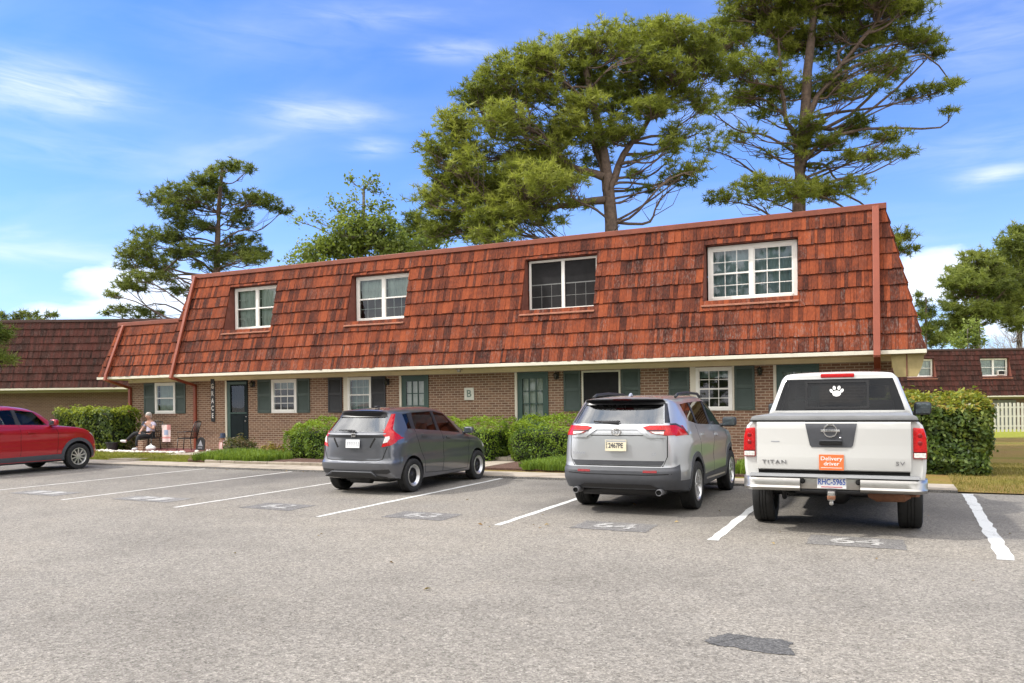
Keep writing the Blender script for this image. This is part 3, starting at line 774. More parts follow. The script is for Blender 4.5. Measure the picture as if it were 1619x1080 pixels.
# the wing
wins_w = [(-24.58, -23.54, 1.39, 2.53)]
wall_with_holes('wall', W_ROOT, -25.95, XL - .003, -.05, 2.75, WY, wins_w, 'brick', depth=8.5)
slw = MB()
for i in range(15): slw.box((-24.63 + i*.0753 + .004, WY - .03, 1.285), (-24.63 + (i+1)*.0753 - .004, WY + .02, 1.386), bev=.003)
slw.box((-24.62, WY - .024, 1.29), (-23.51, WY + .015, 1.38)); part_of(slw.build('brick_sill', ['brick']), W_ROOT)
window(W_ROOT, -24.58, -23.54, 1.385, 2.53, WY, 1, curtain='curtain', cols=3, rws=2, bord=.085)
shutter(W_ROOT, -25.15, -24.60, 1.39, 2.53, WY); shutter(W_ROOT, -23.52, -23.04 + .0, 1.39, 2.53, WY)
mansard('mansard_roof', W_ROOT, -26.55, -22.75, (.58, .0), 20.56, 21.04, 9.4, 2.775, 4.70, 5, [], WY, 'shakes', 5, lambda s, k: .12, right=False)
fw = MB(); fw.box((-26.6, 20.52, 2.68), (-23.285, 20.575, 2.772), bev=.006); fw.box((-26.6, 20.577, 2.68), (-26.54, 29.8, 2.772), bev=.006)
part_of(fw.build('fascia', ['cream_trim']), W_ROOT)
sw = MB(); sw.box((-26.54, 20.575, 2.684), (-23.27, 29.8, 2.699)); sw.box((-25.96, WY - .027, 2.556), (-23.205, WY - .002, 2.682), bev=.004)
part_of(sw.build('soffit', ['tan_trim']), W_ROOT)
downspout(W_ROOT, [(-25.67, 20.93, 4.66), (-26.02, 20.46, 2.85), (-26.02, 20.42, 2.66), (-25.86, WY - .05, 2.36), (-25.86, WY - .05, .12)], .115)

# the two blocks further off
def far_block(label, depth, x0, x1, zb, mat, seed, wall, windows=(), rows=9, eave=2.78, top=6.27, left=True, right=True, wallmat=None):
    r = empty('apartment_building', FWD*depth + Vector((0, 0, zb)), TH, label, 'building')
    holes = [(a - .04, b + .04, c - .03, d + .04) for a, b, c, d in windows]
    o, pf = mansard('mansard_roof', r, x0, x1, (.8, .8), 0, .84, 11, eave, top, rows, holes, .92, mat, seed, lambda s, k: .12, left=left, right=right, to_root=False)
    f = MB(); f.box((x0 - .04, -.045, eave - .10), (x1 + .04, .02, eave - .003), bev=.006); f.build('fascia', ['cream_trim'], r)
    s = MB(); s.box((x0, .021, eave - .095), (x1, 11, eave - .07)); s.box((x0 + .7, .87, eave - .23), (x1 - .7, .893, eave - .096)); s.build('soffit', ['tan_trim_dull'], r)
    w = wall_with_holes('wall', None, x0 + .7, x1 - .7, -.3, eave - .02, .9, [], wall, depth=9.4); w.parent = r
    for (a, b, c, d) in windows: 
        window(r, a, b, c, d, .9, 2, curtain='curtain_pale', cols=1, rws=1, to_root=False, bord=.09)
    if windows:
        for h in holes: dormer_sill(h, pf, .89).parent = r
    return r
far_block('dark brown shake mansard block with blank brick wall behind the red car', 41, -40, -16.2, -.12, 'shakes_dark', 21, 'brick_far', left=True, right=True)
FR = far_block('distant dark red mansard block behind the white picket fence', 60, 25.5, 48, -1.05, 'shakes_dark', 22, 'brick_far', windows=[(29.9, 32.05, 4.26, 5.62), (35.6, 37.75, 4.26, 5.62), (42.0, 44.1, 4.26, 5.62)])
ac = MB(); ac.box((36.95, .70, 4.34), (37.5, .91, 4.72), bev=.02); ac.box((37.0, .69, 4.40), (37.45, .71, 4.66), mi=1)
ac.build('air_conditioner', ['white_frame', 'dark_inside'], FR)
pd = MB(); pd.box((36.2, .84, -.2), (38.4, .895, 2.45), bev=.01)
for a in (36.4, 37.5):
    for i in range(3): pd.box((a + i*.26, .83, 1.95), (a + i*.26 + .2, .842, 2.2), mi=1)
pd.build('door', ['grey_siding', 'dark_inside'], FR)
# ---------------------------------------------------------------- ground
KY = 15.82
def grid_sheet(name, xs, ys, zf, mat):
    V = [(x, y, zf(x, y)) for y in ys for x in xs]; n = len(xs); Fc = []
    for j in range(len(ys)-1):
        for i in range(n-1): Fc += [j*n+i, j*n+i+1, (j+1)*n+i+1, (j+1)*n+i]
    o = raw_mesh(name, V, Fc, 4, mat, None, None, True); return o
def spread(a, b, n): return list(np.linspace(a, b, n))
lawn = grid_sheet('lawn', [-600, -300, -150] + spread(-90, 90, 61) + [150, 300, 600], [KY + .0, KY + .3, KY + .9, KY + 1.2, KY + 1.6, KY + 2.2] + spread(19, 90, 48) + [130, 200, 400, 800], ground_z, 'lawn')
tag(lawn, 'patchy yellow-green lawn running back past the buildings', 'lawn', kind='structure')
lot = grid_sheet('parking_lot', [-600, -200] + spread(-60, 60, 13) + [200, 600], [-600, -200] + spread(-40, KY + .25, 8), lambda x, y: 0, 'asphalt')
tag(lot, 'weathered grey asphalt parking lot with pale aggregate', 'parking lot', kind='structure')
# low kerb walk along the stalls
kb = MB()
kb.prism([(KY, -.05), (KY, .050), (KY + .02, .062), (KY + .90, .066), (KY + .90, -.05)], 'x', -60, 1.16)
side = kb.build('sidewalk', ['concrete']); tag(side, 'low concrete walk edging the stalls', 'sidewalk', kind='structure')
kf = MB(); kf.box((-60, KY - .035, -.02), (1.16, KY - .002, .045)); tag(kf.build('kerb', ['number_patch']), 'dark low kerb face at the head of the stalls', 'kerb', kind='structure')
pth = MB(); pth.prism([(-10.15, KY + .902), (-8.85, KY + .902), (-8.75, 20.0), (-8.75, WY - .17), (-9.95, WY - .17), (-10.0, 20.0)], 'z', .0, .102)
pth.box((-9.95, 19.3, .104), (-8.75, WY - .17, .19), bev=.01)
tag(pth.build('entry_path', ['concrete']), 'concrete path and step up to the green glazed door', 'path', kind='structure')
ep = MB(); ep.prism([(-21.2, KY + .903), (-20.1, KY + .903), (-20.0, WY - .17), (-21.2, WY - .17)], 'z', .0, .097); tag(ep.build('entry_path', ['concrete']), 'concrete path up to the dark storm door', 'path', kind='structure')
# planting beds
bd = MB()
bd.prism([(-18.2, 16.95), (-10.3, 16.95), (-10.2, WY - .02), (-19.9, WY - .02), (-19.9, 18.6)], 'z', .0, .112)
tag(bd.build('planting_bed', ['mulch']), 'dark bark mulch bed from the storm door to the plaque wall', 'planting bed', kind='structure'); bd = MB()
bd.prism([(-8.7, 17.0), (.15, 17.0), (.15, WY - .02), (-8.7, WY - .02)], 'z', .0, .112)
tag(bd.build('planting_bed', ['mulch']), 'dark bark mulch bed behind the silver car and the pickup', 'planting bed', kind='structure')
rb = MB(); rb.prism([(-25.6, 19.5), (-22.3, 19.15), (-21.4, 19.3), (-21.35, WY - .02), (-25.9, WY - .02)], 'z', .0, .115)
tag(rb.build('planting_bed', ['red_mulch']), 'red mulch bed beneath the seated person', 'planting bed', kind='structure')
eb = MB()
x = -17.4
while x < -10.5:
    w = .5 + .25*random.random()
    eb.box((x, 16.80 + .02*random.random(), .0), (x + w, 16.93, .125 + .012*random.random()), bev=.012); x += w + .012
tag(eb.build('bed_edging', ['concrete']), 'pale concrete edging along the mulch bed', 'edging', kind='structure')
# white stones round the red bed
sb_ = MB(); rs = random.Random(4)
for i in range(150):
    t = rs.random(); 
    px_, py_ = (-25.2 + 4.2*t, 19.28 + .35*(t - .5)**2*2 + rs.gauss(0, .07)) if t < .95 else (-21.2, 19.3 + rs.random()*1.6)
    r = .035 + .05*rs.random()
    t_ = bmesh.new(); bmesh.ops.create_icosphere(t_, subdivisions=1, radius=r)
    for v in t_.verts: v.co *= 1 + rs.uniform(-.25, .25)
    sb_.add(t_, 0, Matrix.Translation((px_, py_, .12)) @ Matrix.Diagonal((1.2, 1, .7, 1)))
o = sb_.build('edging_stones', ['stone_white'], smooth=60); tag(o, 'row of small white stones edging the red mulch', 'stones', kind='stuff')

# painted stall lines
def stripe(x0, y0, x1, y1, w, mat, label, z=.004, wob=.012, seed=0):
    rs = random.Random(seed); n = 26; V = []; Fc = []
    d = Vector((x1 - x0, y1 - y0, 0)).normalized(); nn = Vector((-d.y, d.x, 0))
    for i in range(n + 1):
        t = i/n; p = Vector((x0, y0, z)).lerp(Vector((x1, y1, z)), t)
        V += [tuple(p - nn*(w/2 + rs.uniform(-wob, wob))), tuple(p + nn*(w/2 + rs.uniform(-wob, wob)))]
        if i: k = 2*i; Fc += [k-2, k, k+1, k-1]
    o = raw_mesh('stall_line', V, Fc, 4, mat)
    return tag(o, label, 'road marking', 'painted lines between the parking stalls', 'structure')
stripe(1.13, 9.5, 1.30, 15.72, .155, 'road_paint', 'thick rough white line to the right of the white pickup', wob=.016, seed=1)
stripe(-1.85, 9.6, -1.80, 15.72, .12, 'road_paint', 'white line between the silver car and the white pickup', seed=2)
stripe(-4.76, 9.74, -4.77, 15.72, .10, 'road_paint', 'white line running under the silver car', seed=3)
stripe(-7.62, 9.52, -7.58, 15.74, .09, 'road_paint', 'white line along the right side of the dark grey hatchback', seed=4)
stripe(-10.57, 9.56, -10.59, 15.74, .09, 'road_paint_worn', 'worn white line left of the dark grey hatchback', seed=5)
stripe(-13.42, 9.62, -13.37, 15.74, .085, 'road_paint_worn', 'faded white line across the middle of the empty stalls', seed=6)
stripe(-16.29, 9.6, -16.27, 15.74, .085, 'road_paint_worn', 'faded white line nearest the red car', seed=7)
stripe(-19.2, 9.6, -19.2, 15.74, .08, 'road_paint_faded', 'nearly worn-off white line beside the red car', seed=8)
# stencilled stall numbers on dark squares
def blob_sheet(name, pts, z, mat, jit, seed, label, cat, sub=10):
    rs = random.Random(seed); P = []
    for i in range(len(pts)):
        a, b = pts[i], pts[(i+1) % len(pts)]
        for k in range(sub):
            t = k/sub; P.append((a[0] + (b[0]-a[0])*t + rs.uniform(-jit, jit), a[1] + (b[1]-a[1])*t + rs.uniform(-jit, jit), z))
    b = MB(); b.face(P); o = b.build(name, [mat]); return tag(o, label, cat, kind='structure')
for cx, cy, s, m1, lab in ((-9.0, 10.25, '62', 'number_patch', 'dark patch stencilled 62'), (-6.2, 10.17, '63', 'number_patch', 'dark patch stencilled 63'), (-3.25, 10.2, '64', 'number_patch', 'dark patch stencilled 64 behind the silver car'), (-.3, 10.08, '64', 'number_patch', 'dark patch stencilled 64 behind the white pickup')):
    w = .52
    blob_sheet('number_patch', [(cx - w, cy - .33), (cx + w, cy - .35), (cx + w*.97, cy + .33), (cx - w, cy + .35)], .004, m1, .014, int(cx*10), lab, 'road marking')
    t = lettering('stall_number', s, .56, 'number_paint', None, 0, (cx, cy, .008), (0, 0, 0), .012, sx=1.05)
    tag(t, 'white stencilled stall number ' + s + {-3.25: ' behind the silver car', -.3: ' behind the white pickup'}.get(cx, ' on the asphalt'), 'road marking', 'stencilled stall numbers', 'structure')
for cx, cy in ((-11.95, 10.3), (-14.85, 10.3)):
    blob_sheet('number_patch', [(cx - .7, cy - .28), (cx + .7, cy - .3), (cx + .7, cy + .3), (cx - .7, cy + .28)], .004, 'number_patch_faded', .015, int(cx*7), 'faded grey patch of a worn stall number ' + ('right of the faded line' if cx > -13 else 'farthest left'), 'road marking')
    for dx in (-.22, .22): blob_sheet('worn_paint', [(cx + dx - .17, cy - .2), (cx + dx + .15, cy - .22), (cx + dx + .17, cy + .2), (cx + dx - .15, cy + .22)], .008, 'road_paint_faded', .03, int(cx*9 + dx*50), 'pale smear of worn-off stall number paint', 'road marking')
# black tar repair in front
P = [(-1.14, 5.56), (-1.11, 5.67), (-1.02, 5.80), (-.90, 5.81), (-.80, 5.78), (-.64, 5.80), (-.565, 5.74), (-.60, 5.66), (-.56, 5.56), (-.53, 5.47), (-.66, 5.45), (-.80, 5.46), (-.92, 5.50), (-1.03, 5.49), (-1.10, 5.52)]
blob_sheet('asphalt_repair', P, .004, 'tar_patch', .011, 5, 'dark oval tar repair on the open asphalt', 'asphalt patch', sub=9)

# ---------------------------------------------------------------- foliage tools
def leaf_cloud(pos, nrm, size, jitter, rng, aspect=.5, curl=.25):
    """leaf quads (two triangles folded) at pos facing about nrm"""
    n = len(pos)
    nn = nrm + rng.normal(0, jitter, (n, 3)); nn /= np.linalg.norm(nn, axis=1)[:, None] + 1e-9
    r = rng.normal(0, 1, (n, 3)); a = np.cross(nn, r); a /= np.linalg.norm(a, axis=1)[:, None] + 1e-9
    b = np.cross(nn, a)
    s = (size*(.6 + .8*rng.random(n)))[:, None]
    tip, base = pos + a*s*.5, pos - a*s*.5
    l, r_ = pos + b*s*aspect*.5 + nn*s*curl*.3, pos - b*s*aspect*.5 + nn*s*curl*.3
    V = np.stack([base, r_, tip, l], 1).reshape(-1, 3)
    return V, np.arange(n*4)
def hedge(name, x0, x1, y0, y1, z0, zf, nl, lsize, mats, label, seed, top_mat=None, rnd=.25, loc=None, lean=.0, cat='hedge', group=None, bright=.0):
    """clipped hedge: a dark twiggy core under many single leaves. zf(x, y) gives its top"""
    rng = np.random.default_rng(seed)
    cx, cy = (x0 + x1)/2, (y0 + y1)/2
    # sample the rounded box surface
    pts, nr, up = [], [], []
    n = nl
    wx, wy, wz = x1 - x0, y1 - y0, zf(cx, cy) - z0
    areas = np.array([wx*wz, wx*wz*.25, wy*wz, wy*wz, wx*wy]); areas /= areas.sum()
    f = rng.choice(5, n, p=areas); u = rng.random(n); v = rng.random(n)
    P = np.zeros((n, 3)); Nn = np.zeros((n, 3))
    X = np.where((f == 2), x0, np.where(f == 3, x1, x0 + wx*u)); Y = np.where(f == 0, y0, np.where(f == 1, y1, np.where(f == 4, y0 + wy*v, y0 + wy*u)))
    ztop = np.array([zf(a, b) for a, b in zip(X, Y)])
    Z = np.where(f == 4, ztop, z0 + (ztop - z0)*v)
    Nn[f == 0] = (0, -1, 0); Nn[f == 1] = (0, 1, 0); Nn[f == 2] = (-1, 0, 0); Nn[f == 3] = (1, 0, 0); Nn[f == 4] = (0, 0, 1)
    # round the corners and edges
    def pull(A, lo, hi, r):
        d = np.minimum(A - lo, hi - A); k = np.clip(1 - d/r, 0, 1); return k
    kz = np.clip(1 - (ztop - Z)/rnd, 0, 1)
    kb = np.clip(1 - (Z - z0)/(rnd*1.3), 0, 1)
    kx = np.clip(1 - np.minimum(X - x0, x1 - X)/rnd, 0, 1)
    ky = np.clip(1 - np.minimum(Y - y0, y1 - Y)/rnd, 0, 1)
    sh = np.maximum(kz, kb*.8)**2*.35
    for A, c, k in ((X, cx, 0), (Y, cy, 1)):
        d = np.sign(c - A)*rnd*(sh*(1.0) + (ky if k == 0 else kx)**2*.32)*np.where(f == 4, 0, 1); A += d
    Z -= rnd*.5*np.where(f == 4, np.maximum(kx, ky)**2, 0)
    Z = np.where(f == 4, Z, np.minimum(Z, ztop - .02))
    P[:, 0], P[:, 1], P[:, 2] = X, Y, Z
    Nn[:, 2] += kz*1.0*(f != 4)
    # lumps and a scatter in depth
    lump = .05*np.sin(X*5.1 + Z*3.3) + .05*np.sin(Z*7.7 + Y*5.9 + X*2.3) + .03*np.sin(X*13 + Y*11)
    dep = lump - np.abs(rng.normal(0, .06, n)) + (rng.random(n) < .06)*rng.random(n)*.12
    P += Nn/np.linalg.norm(Nn, axis=1)[:, None]*dep[:, None]
    P[:, 2] = np.maximum(P[:, 2], z0 + .02)
    V, Fc = leaf_cloud(P, Nn + np.array([0, 0, .35]), lsize, .65, rng)
    clump = .5 + .28*np.sin(X*4.2 + Z*6.1 + seed)*np.sin(Y*3.7 + Z*4.4 + X*1.9) + rng.normal(0, .17, n) + .30*(f == 4) + .15*kz + bright  # top leaves tinted lighter: a sunlit top put into the leaf colour
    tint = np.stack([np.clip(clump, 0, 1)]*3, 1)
    mi = np.zeros(n, int)
    if top_mat: mi = np.where(((f == 4) | (kz > .35)) & (rng.random(n) < .6), 1, 0); mi = np.where((f == 3) & (rng.random(n) < .18*np.clip((Z - z0)/wz, 0, 1)), 1, mi)
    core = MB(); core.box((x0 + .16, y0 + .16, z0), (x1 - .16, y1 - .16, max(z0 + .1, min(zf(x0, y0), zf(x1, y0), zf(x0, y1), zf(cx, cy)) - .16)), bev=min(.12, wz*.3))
    root_loc = Vector((cx, cy, z0))
    o = raw_mesh(name, V - np.array(root_loc), Fc, 4, [mats[0], top_mat or mats[0]], None, tint, False, mi)
    o.location = root_loc
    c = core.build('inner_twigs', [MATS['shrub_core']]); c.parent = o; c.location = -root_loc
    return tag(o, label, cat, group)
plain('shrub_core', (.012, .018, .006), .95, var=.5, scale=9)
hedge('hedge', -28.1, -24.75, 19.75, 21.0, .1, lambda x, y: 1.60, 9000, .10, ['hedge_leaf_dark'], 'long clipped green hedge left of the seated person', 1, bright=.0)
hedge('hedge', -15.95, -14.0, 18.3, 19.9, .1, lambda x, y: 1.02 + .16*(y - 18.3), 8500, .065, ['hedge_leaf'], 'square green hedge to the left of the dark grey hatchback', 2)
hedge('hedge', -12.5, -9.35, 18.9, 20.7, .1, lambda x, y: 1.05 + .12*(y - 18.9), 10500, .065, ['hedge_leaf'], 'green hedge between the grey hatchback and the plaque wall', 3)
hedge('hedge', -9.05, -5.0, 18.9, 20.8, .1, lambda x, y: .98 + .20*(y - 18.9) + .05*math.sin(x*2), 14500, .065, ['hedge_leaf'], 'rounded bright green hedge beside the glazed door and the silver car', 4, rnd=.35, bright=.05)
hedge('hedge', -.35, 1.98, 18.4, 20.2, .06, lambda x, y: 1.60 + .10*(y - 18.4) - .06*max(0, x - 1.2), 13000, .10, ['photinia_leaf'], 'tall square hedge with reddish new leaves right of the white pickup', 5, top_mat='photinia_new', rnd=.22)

def blades(name, x0, x1, y0, y1, n, h, w, mat, label, cat, seed, zb=None, edge=True, dome=.0, kind='stuff', lean=.5):
    rng = np.random.default_rng(seed)
    X = x0 + (x1 - x0)*rng.random(n); Y = y0 + (y1 - y0)*rng.random(n)
    if edge:
        u = (X - (x0+x1)/2)/((x1-x0)/2); v = (Y - (y0+y1)/2)/((y1-y0)/2)
        k = (np.abs(u)**4 + np.abs(v)**4) < .75 + .3*np.sin(X*9)*np.sin(Y*7 + X*3); X, Y, u, v = X[k], Y[k], u[k], v[k]
    n = len(X)
    Zb = np.array([zb(a, b) if zb else ground_z(a, b) for a, b in zip(X, Y)])
    H = h*(.55 + .7*rng.random(n)) 
    if dome: H = H*(1 - .45*np.maximum(np.abs(u), np.abs(v))**3)
    a = rng.random(n)*2*np.pi; ln = lean*(rng.random(n) + .1)
    d = np.stack([np.cos(a), np.sin(a), np.zeros(n)], 1); s = np.stack([-np.sin(a), np.cos(a), np.zeros(n)], 1)
    P = np.stack([X, Y, Zb], 1); W = (w*(.7 + .6*rng.random(n)))[:, None]
    up = np.array([0, 0, 1.0])
    mid = P + up*(H*.6)[:, None] + d*(H*ln*.4)[:, None]; tip = P + up*(H*(1 - .25*ln))[:, None] + d*(H*ln*1.1)[:, None]
    V = np.stack([P - s*W*.5, P + s*W*.5, mid + s*W*.4, mid - s*W*.4, mid - s*W*.4, mid + s*W*.4, tip + s*W*.04, tip - s*W*.04], 1).reshape(-1, 3)
    Fc = np.arange(n*8)
    c = np.clip(.5 + rng.normal(0, .2, n) + .25*np.sin(X*3.1 + seed)*np.sin(Y*4.3 + X), 0, 1); tint = np.repeat(np.stack([c]*3, 1), 2, 0)
    o = raw_mesh(name, V, Fc, 4, mat, None, tint)
    return tag(o, label, cat, kind=kind)
blades('ground_cover', -18.25, -15.3, 16.8, 18.5, 9000, .30, .020, 'liriope', 'low bright green ground cover in front of the dark storm door', 'ground cover', 1, lambda x, y: .1, dome=1)
blades('ground_cover', -7.95, -3.9, 16.78, 18.5, 11000, .27, .018, 'liriope', 'low bright green ground cover strip behind the silver car', 'ground cover', 2, lambda x, y: .1, dome=1)
blades('ground_cover', -2.95, -.8, 16.8, 18.8, 6000, .36, .022, 'liriope', 'yellow-green ground cover between the silver car and the pickup', 'ground cover', 3, lambda x, y: .1, dome=1)
blades('grass', 1.15, 11, KY + .0, 22, 42000, .055, .010, 'lawn_blade', 'dry yellowish grass beside the walk end', 'grass', 4, edge=False)
blades('grass', -30, -21.2, 16.75, 19.3, 20000, .06, .012, 'lawn_blade_green', 'yellow-green grass strip before the red mulch bed', 'grass', 5, edge=False)
blades('grass', -21.2, -18.2, 16.75, 18.6, 7000, .06, .012, 'lawn_blade_green', 'green grass strip by the dark storm door', 'grass', 6, edge=False)

def shrub(name, c, r, n, ls, mat, label, seed):
    rng = np.random.default_rng(seed)
    d = rng.normal(0, 1, (n, 3)); d /= np.linalg.norm(d, axis=1)[:, None]; d[:, 2] = np.abs(d[:, 2])
    rad = (.55 + .5*rng.random(n)**.6)*(1 + .25*np.sin(d[:, 0]*7 + seed)*np.cos(d[:, 1]*6))
    P = d*rad[:, None]*np.array(r)
    V, Fc = leaf_cloud(P, d, ls, .6, rng, .3)
    t = np.clip(.45 + rng.normal(0, .25, n) + .2*d[:, 2], 0, 1)
    o = raw_mesh(name, V, Fc, 4, mat, None, np.stack([t]*3, 1)); o.location = c
    s = MB()
    for i in range(7):
        a = i*.9; s.tube([(0, 0, 0), (r[0]*.4*math.cos(a), r[1]*.4*math.sin(a), r[2]*.5), (r[0]*.75*math.cos(a), r[1]*.75*math.sin(a), r[2]*.8)], [.012, .008, .003], 5)
    st_ = s.build('stems', ['bark']); st_.parent = o
    return tag(o, label, 'shrub')
shrub('shrub', (-19.45, 20.3, .1), (.62, .5, .52), 1100, .12, 'shrub_dark', 'small dark leafy shrub right of the storm door', 1)
shrub('shrub', (-16.9, 19.0, .1), (.42, .4, .36), 500, .13, 'shrub_rust', 'small rusty yellow shrub left of the square hedge', 2)
shrub('shrub', (-24.35, 20.35, .1), (.32, .3, .55), 350, .14, 'shrub_dark', 'scraggly dark shrub beside the chair at the hedge end', 3)
rng = np.random.default_rng(5)
ly = np.stack([np.concatenate([rng.uniform(-7, 1.6, 26), rng.uniform(-5, -4, 5), rng.uniform(-17, -9, 12)]), np.concatenate([rng.uniform(6, 15.5, 26), rng.uniform(9.4, 10.1, 5), rng.uniform(15.3, 15.7, 12)]), np.full(43, .012)], 1)
V, Fc = leaf_cloud(ly, np.tile([0, 0, 1.0], (43, 1)), .06, .3, rng, .45, .6)
tag(raw_mesh('fallen_leaves', V, Fc, 4, 'dry_leaf', None, np.stack([rng.random(43)]*3, 1)), 'a few dry leaves blown over the asphalt', 'leaves', kind='stuff')
# ---------------------------------------------------------------- trees
def tuft_template(rng, nn, ln, w):
    """a pom-pom of needles: thin triangles out of one point, mostly upward and outward"""
    d = rng.normal(0, 1, (nn, 3)); d[:, 2] = d[:, 2]*.8 + .25; d /= np.linalg.norm(d, axis=1)[:, None]
    r = rng.normal(0, 1, (nn, 3)); s = np.cross(d, r); s /= np.linalg.norm(s, axis=1)[:, None]
    L_ = (ln*(.65 + .6*rng.random(nn)))[:, None]
    return np.stack([d*L_*.10 - s*w, d*L_*.10 + s*w, d*L_], 1).reshape(-1, 3)
def limb_pts(a, b, rng, sag=.0, n=6, wig=.06):
    a, b = np.array(a, float), np.array(b, float); Lh = np.linalg.norm(b - a); out = []
    o = rng.normal(0, wig*Lh, 3); o2 = rng.normal(0, wig*Lh*.6, 3)
    for i in range(n + 1):
        t = i/n; p = a + (b - a)*t + o*math.sin(math.pi*t) + o2*math.sin(2*math.pi*t); p[2] -= sag*Lh*math.sin(math.pi*t); out.append(p)
    return out
def fast_tubes(paths, sides=5):
    V, Fc = [], []
    for pts, rad in paths:
        base = len(V); n = len(pts)
        for i, p in enumerate(pts):
            d = np.array(pts[min(i+1, n-1)]) - np.array(pts[max(i-1, 0)]); d /= np.linalg.norm(d) + 1e-9
            a = np.cross(d, [0, 0, 1.0]); 
            if np.linalg.norm(a) < .05: a = np.cross(d, [1.0, 0, 0])
            a /= np.linalg.norm(a); b = np.cross(a, d)
            for k in range(sides):
                th = 2*math.pi*k/sides; V.append(np.array(p) + (a*math.cos(th) + b*math.sin(th))*rad[i])
        for i in range(n-1):
            for k in range(sides):
                q = base + i*sides; Fc += [q + k, q + (k+1) % sides, q + sides + (k+1) % sides, q + sides + k]
    return np.array(V), Fc
def fill_lobes(poly, n, seed, r=(22, 40), flat=.6):
    """extra leaf masses scattered inside a crown outline"""
    rs = random.Random(seed); xs = [p[0] for p in poly]; ys = [p[1] for p in poly]; out = []
    while len(out) < n:
        x, y = rs.uniform(min(xs), max(xs)), rs.uniform(min(ys), max(ys)); ins = False
        for i in range(len(poly)):
            (x0, y0), (x1, y1) = poly[i], poly[i-1]
            if (y0 > y) != (y1 > y) and x < (x1 - x0)*(y - y0)/(y1 - y0) + x0: ins = not ins
        if ins: q = rs.uniform(*r); out.append((x, y, q, q*flat*rs.uniform(.7, 1.1), rs.uniform(.35, .8)))
    return out
def tree(name, label, trunk_px, depth, lobes, seed, trunk_r=.35, foliage='needles', mat='pine_needles', bark='bark', dens=1.0, tsize=.30, group=None, first=.25, forks=(), base_z=None, spread_d=.8, needles=20, nw=.019, dead=0):
    """trunk_px: photo points down the trunk, top first; lobes: (x, y, rx, ry[, density]) leaf masses"""
    rng = np.random.default_rng(seed)
    tp = [np.array(at_depth(x, y, depth)) for x, y in trunk_px]
    bot = tp[-1].copy(); bot[2] = (ground_z(bot[0], bot[1]) if base_z is None else base_z) - .1
    if tp[-1][2] - bot[2] > .5: tp.append(bot)
    tp = tp[::-1]
    root = empty(name, bot + np.array([0, 0, .1]), 0, label, 'tree', group)
    O = np.array(root.location)
    # smooth the trunk line
    zs = [p[2] for p in tp]; path = []
    for z in np.linspace(zs[0], zs[-1], 18):
        path.append(np.array([np.interp(z, zs, [p[0] for p in tp]), np.interp(z, zs, [p[1] for p in tp]), z]))
    H = zs[-1] - zs[0]
    rad = [trunk_r*(1 - .80*((p[2] - zs[0])/H)**1.1) + .03 for p in path]; rad[0] *= 1.25
    paths = [(path, rad)]
    stems = [path]
    for fk in forks:
        fp = [np.array(at_depth(x, y, depth)) for x, y in fk]; o_ = rng.normal(0, .5); fp = [p + np.array(FWD)*o_*i/len(fp) for i, p in enumerate(fp)]
        q = []
        for i in range(len(fp)-1):
            for t in (0, .33, .66): q.append(fp[i]*(1-t) + fp[i+1]*t + rng.normal(0, .04, 3))
        q.append(fp[-1]); stems.append(q); paths.append((q, list(np.linspace(trunk_r*.40, .04, len(q)))))
    m2px = depth/F_PX
    TV, TC = [], []
    temps = [tuft_template(rng, needles, tsize, nw) for _ in range(6)]
    tpts, tcol = [], []
    for lb in lobes:
        x, y, rx, ry = lb[:4]; dn = lb[4] if len(lb) > 4 else 1.0
        c = np.array(at_depth(x, y, depth))
        off = float(rng.normal(0, spread_d))*max(.6, rx*m2px*1.1)
        c = c + np.array(FWD)*off; 
        c = c + np.array([0, 0, (c[2] - EYE)*off/depth]) + np.array(RGT)*((x - PX0)*off/F_PX)
        ex, ez = rx*m2px*1.12, ry*m2px*1.2; ey = ex*.85
        # the limb carrying this mass
        hz = math.hypot(c[0] - bot[0], c[1] - bot[1])
        zt = max(zs[0] + H*(first + rng.uniform(0, .12)), min(c[2] - rng.uniform(.12, .62)*hz, zs[-1] - .2))
        t0 = min((p for s_ in stems for p in s_ if p[2] >= zs[0] + H*first*.8), key=lambda p: abs(p[2] - zt)*1.1 + .55*math.hypot(p[0] - c[0], p[1] - c[1]) + (2 if p[2] > c[2] + .3 else 0))
        base = c - np.array([0, 0, ez*.5])
        lp = limb_pts(t0, base, rng, rng.uniform(-.06, .10), 8, .085)
        r0 = min(.085, .022 + .011*hz)*(trunk_r/.36)**.6
        paths.append((lp, list(np.linspace(r0, .022, len(lp)))))
        n = max(5, int(dn*dens*(rx*ry)*m2px*m2px/(tsize**2)*17.0))
        d = rng.normal(0, 1, (n, 3)); d /= np.linalg.norm(d, axis=1)[:, None]
        rr = rng.random(n)**.45
        P = c + d*rr[:, None]*np.array([1, 1, 1])*0
        loc = d*rr[:, None]
        lump = 1 + .22*np.sin(d[:, 0]*5 + seed)*np.sin(d[:, 1]*4 + x) + .15*np.sin(d[:, 2]*6 + y)
        rel = (np.array(RGT)[None]*(loc[:, 0]*ex*lump)[:, None] + np.array(FWD)[None]*(loc[:, 1]*ey*lump)[:, None]); rel[:, 2] += loc[:, 2]*ez*lump
        P = c + rel
        tpts.append(P)
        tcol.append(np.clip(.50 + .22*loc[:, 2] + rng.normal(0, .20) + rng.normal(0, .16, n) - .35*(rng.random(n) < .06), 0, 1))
        # twigs
        m = max(3, int(n*.24))
        for i in rng.choice(n, min(m, n), replace=False):
            k = rng.integers(3, len(lp)); s_ = np.array(lp[k]) 
            if np.linalg.norm(P[i] - s_) > 2.2*ex + .5: s_ = np.array(lp[-1])
            q = limb_pts(s_, P[i], rng, .05, 3, .09); paths.append((q, [.020, .015, .010, .006]))
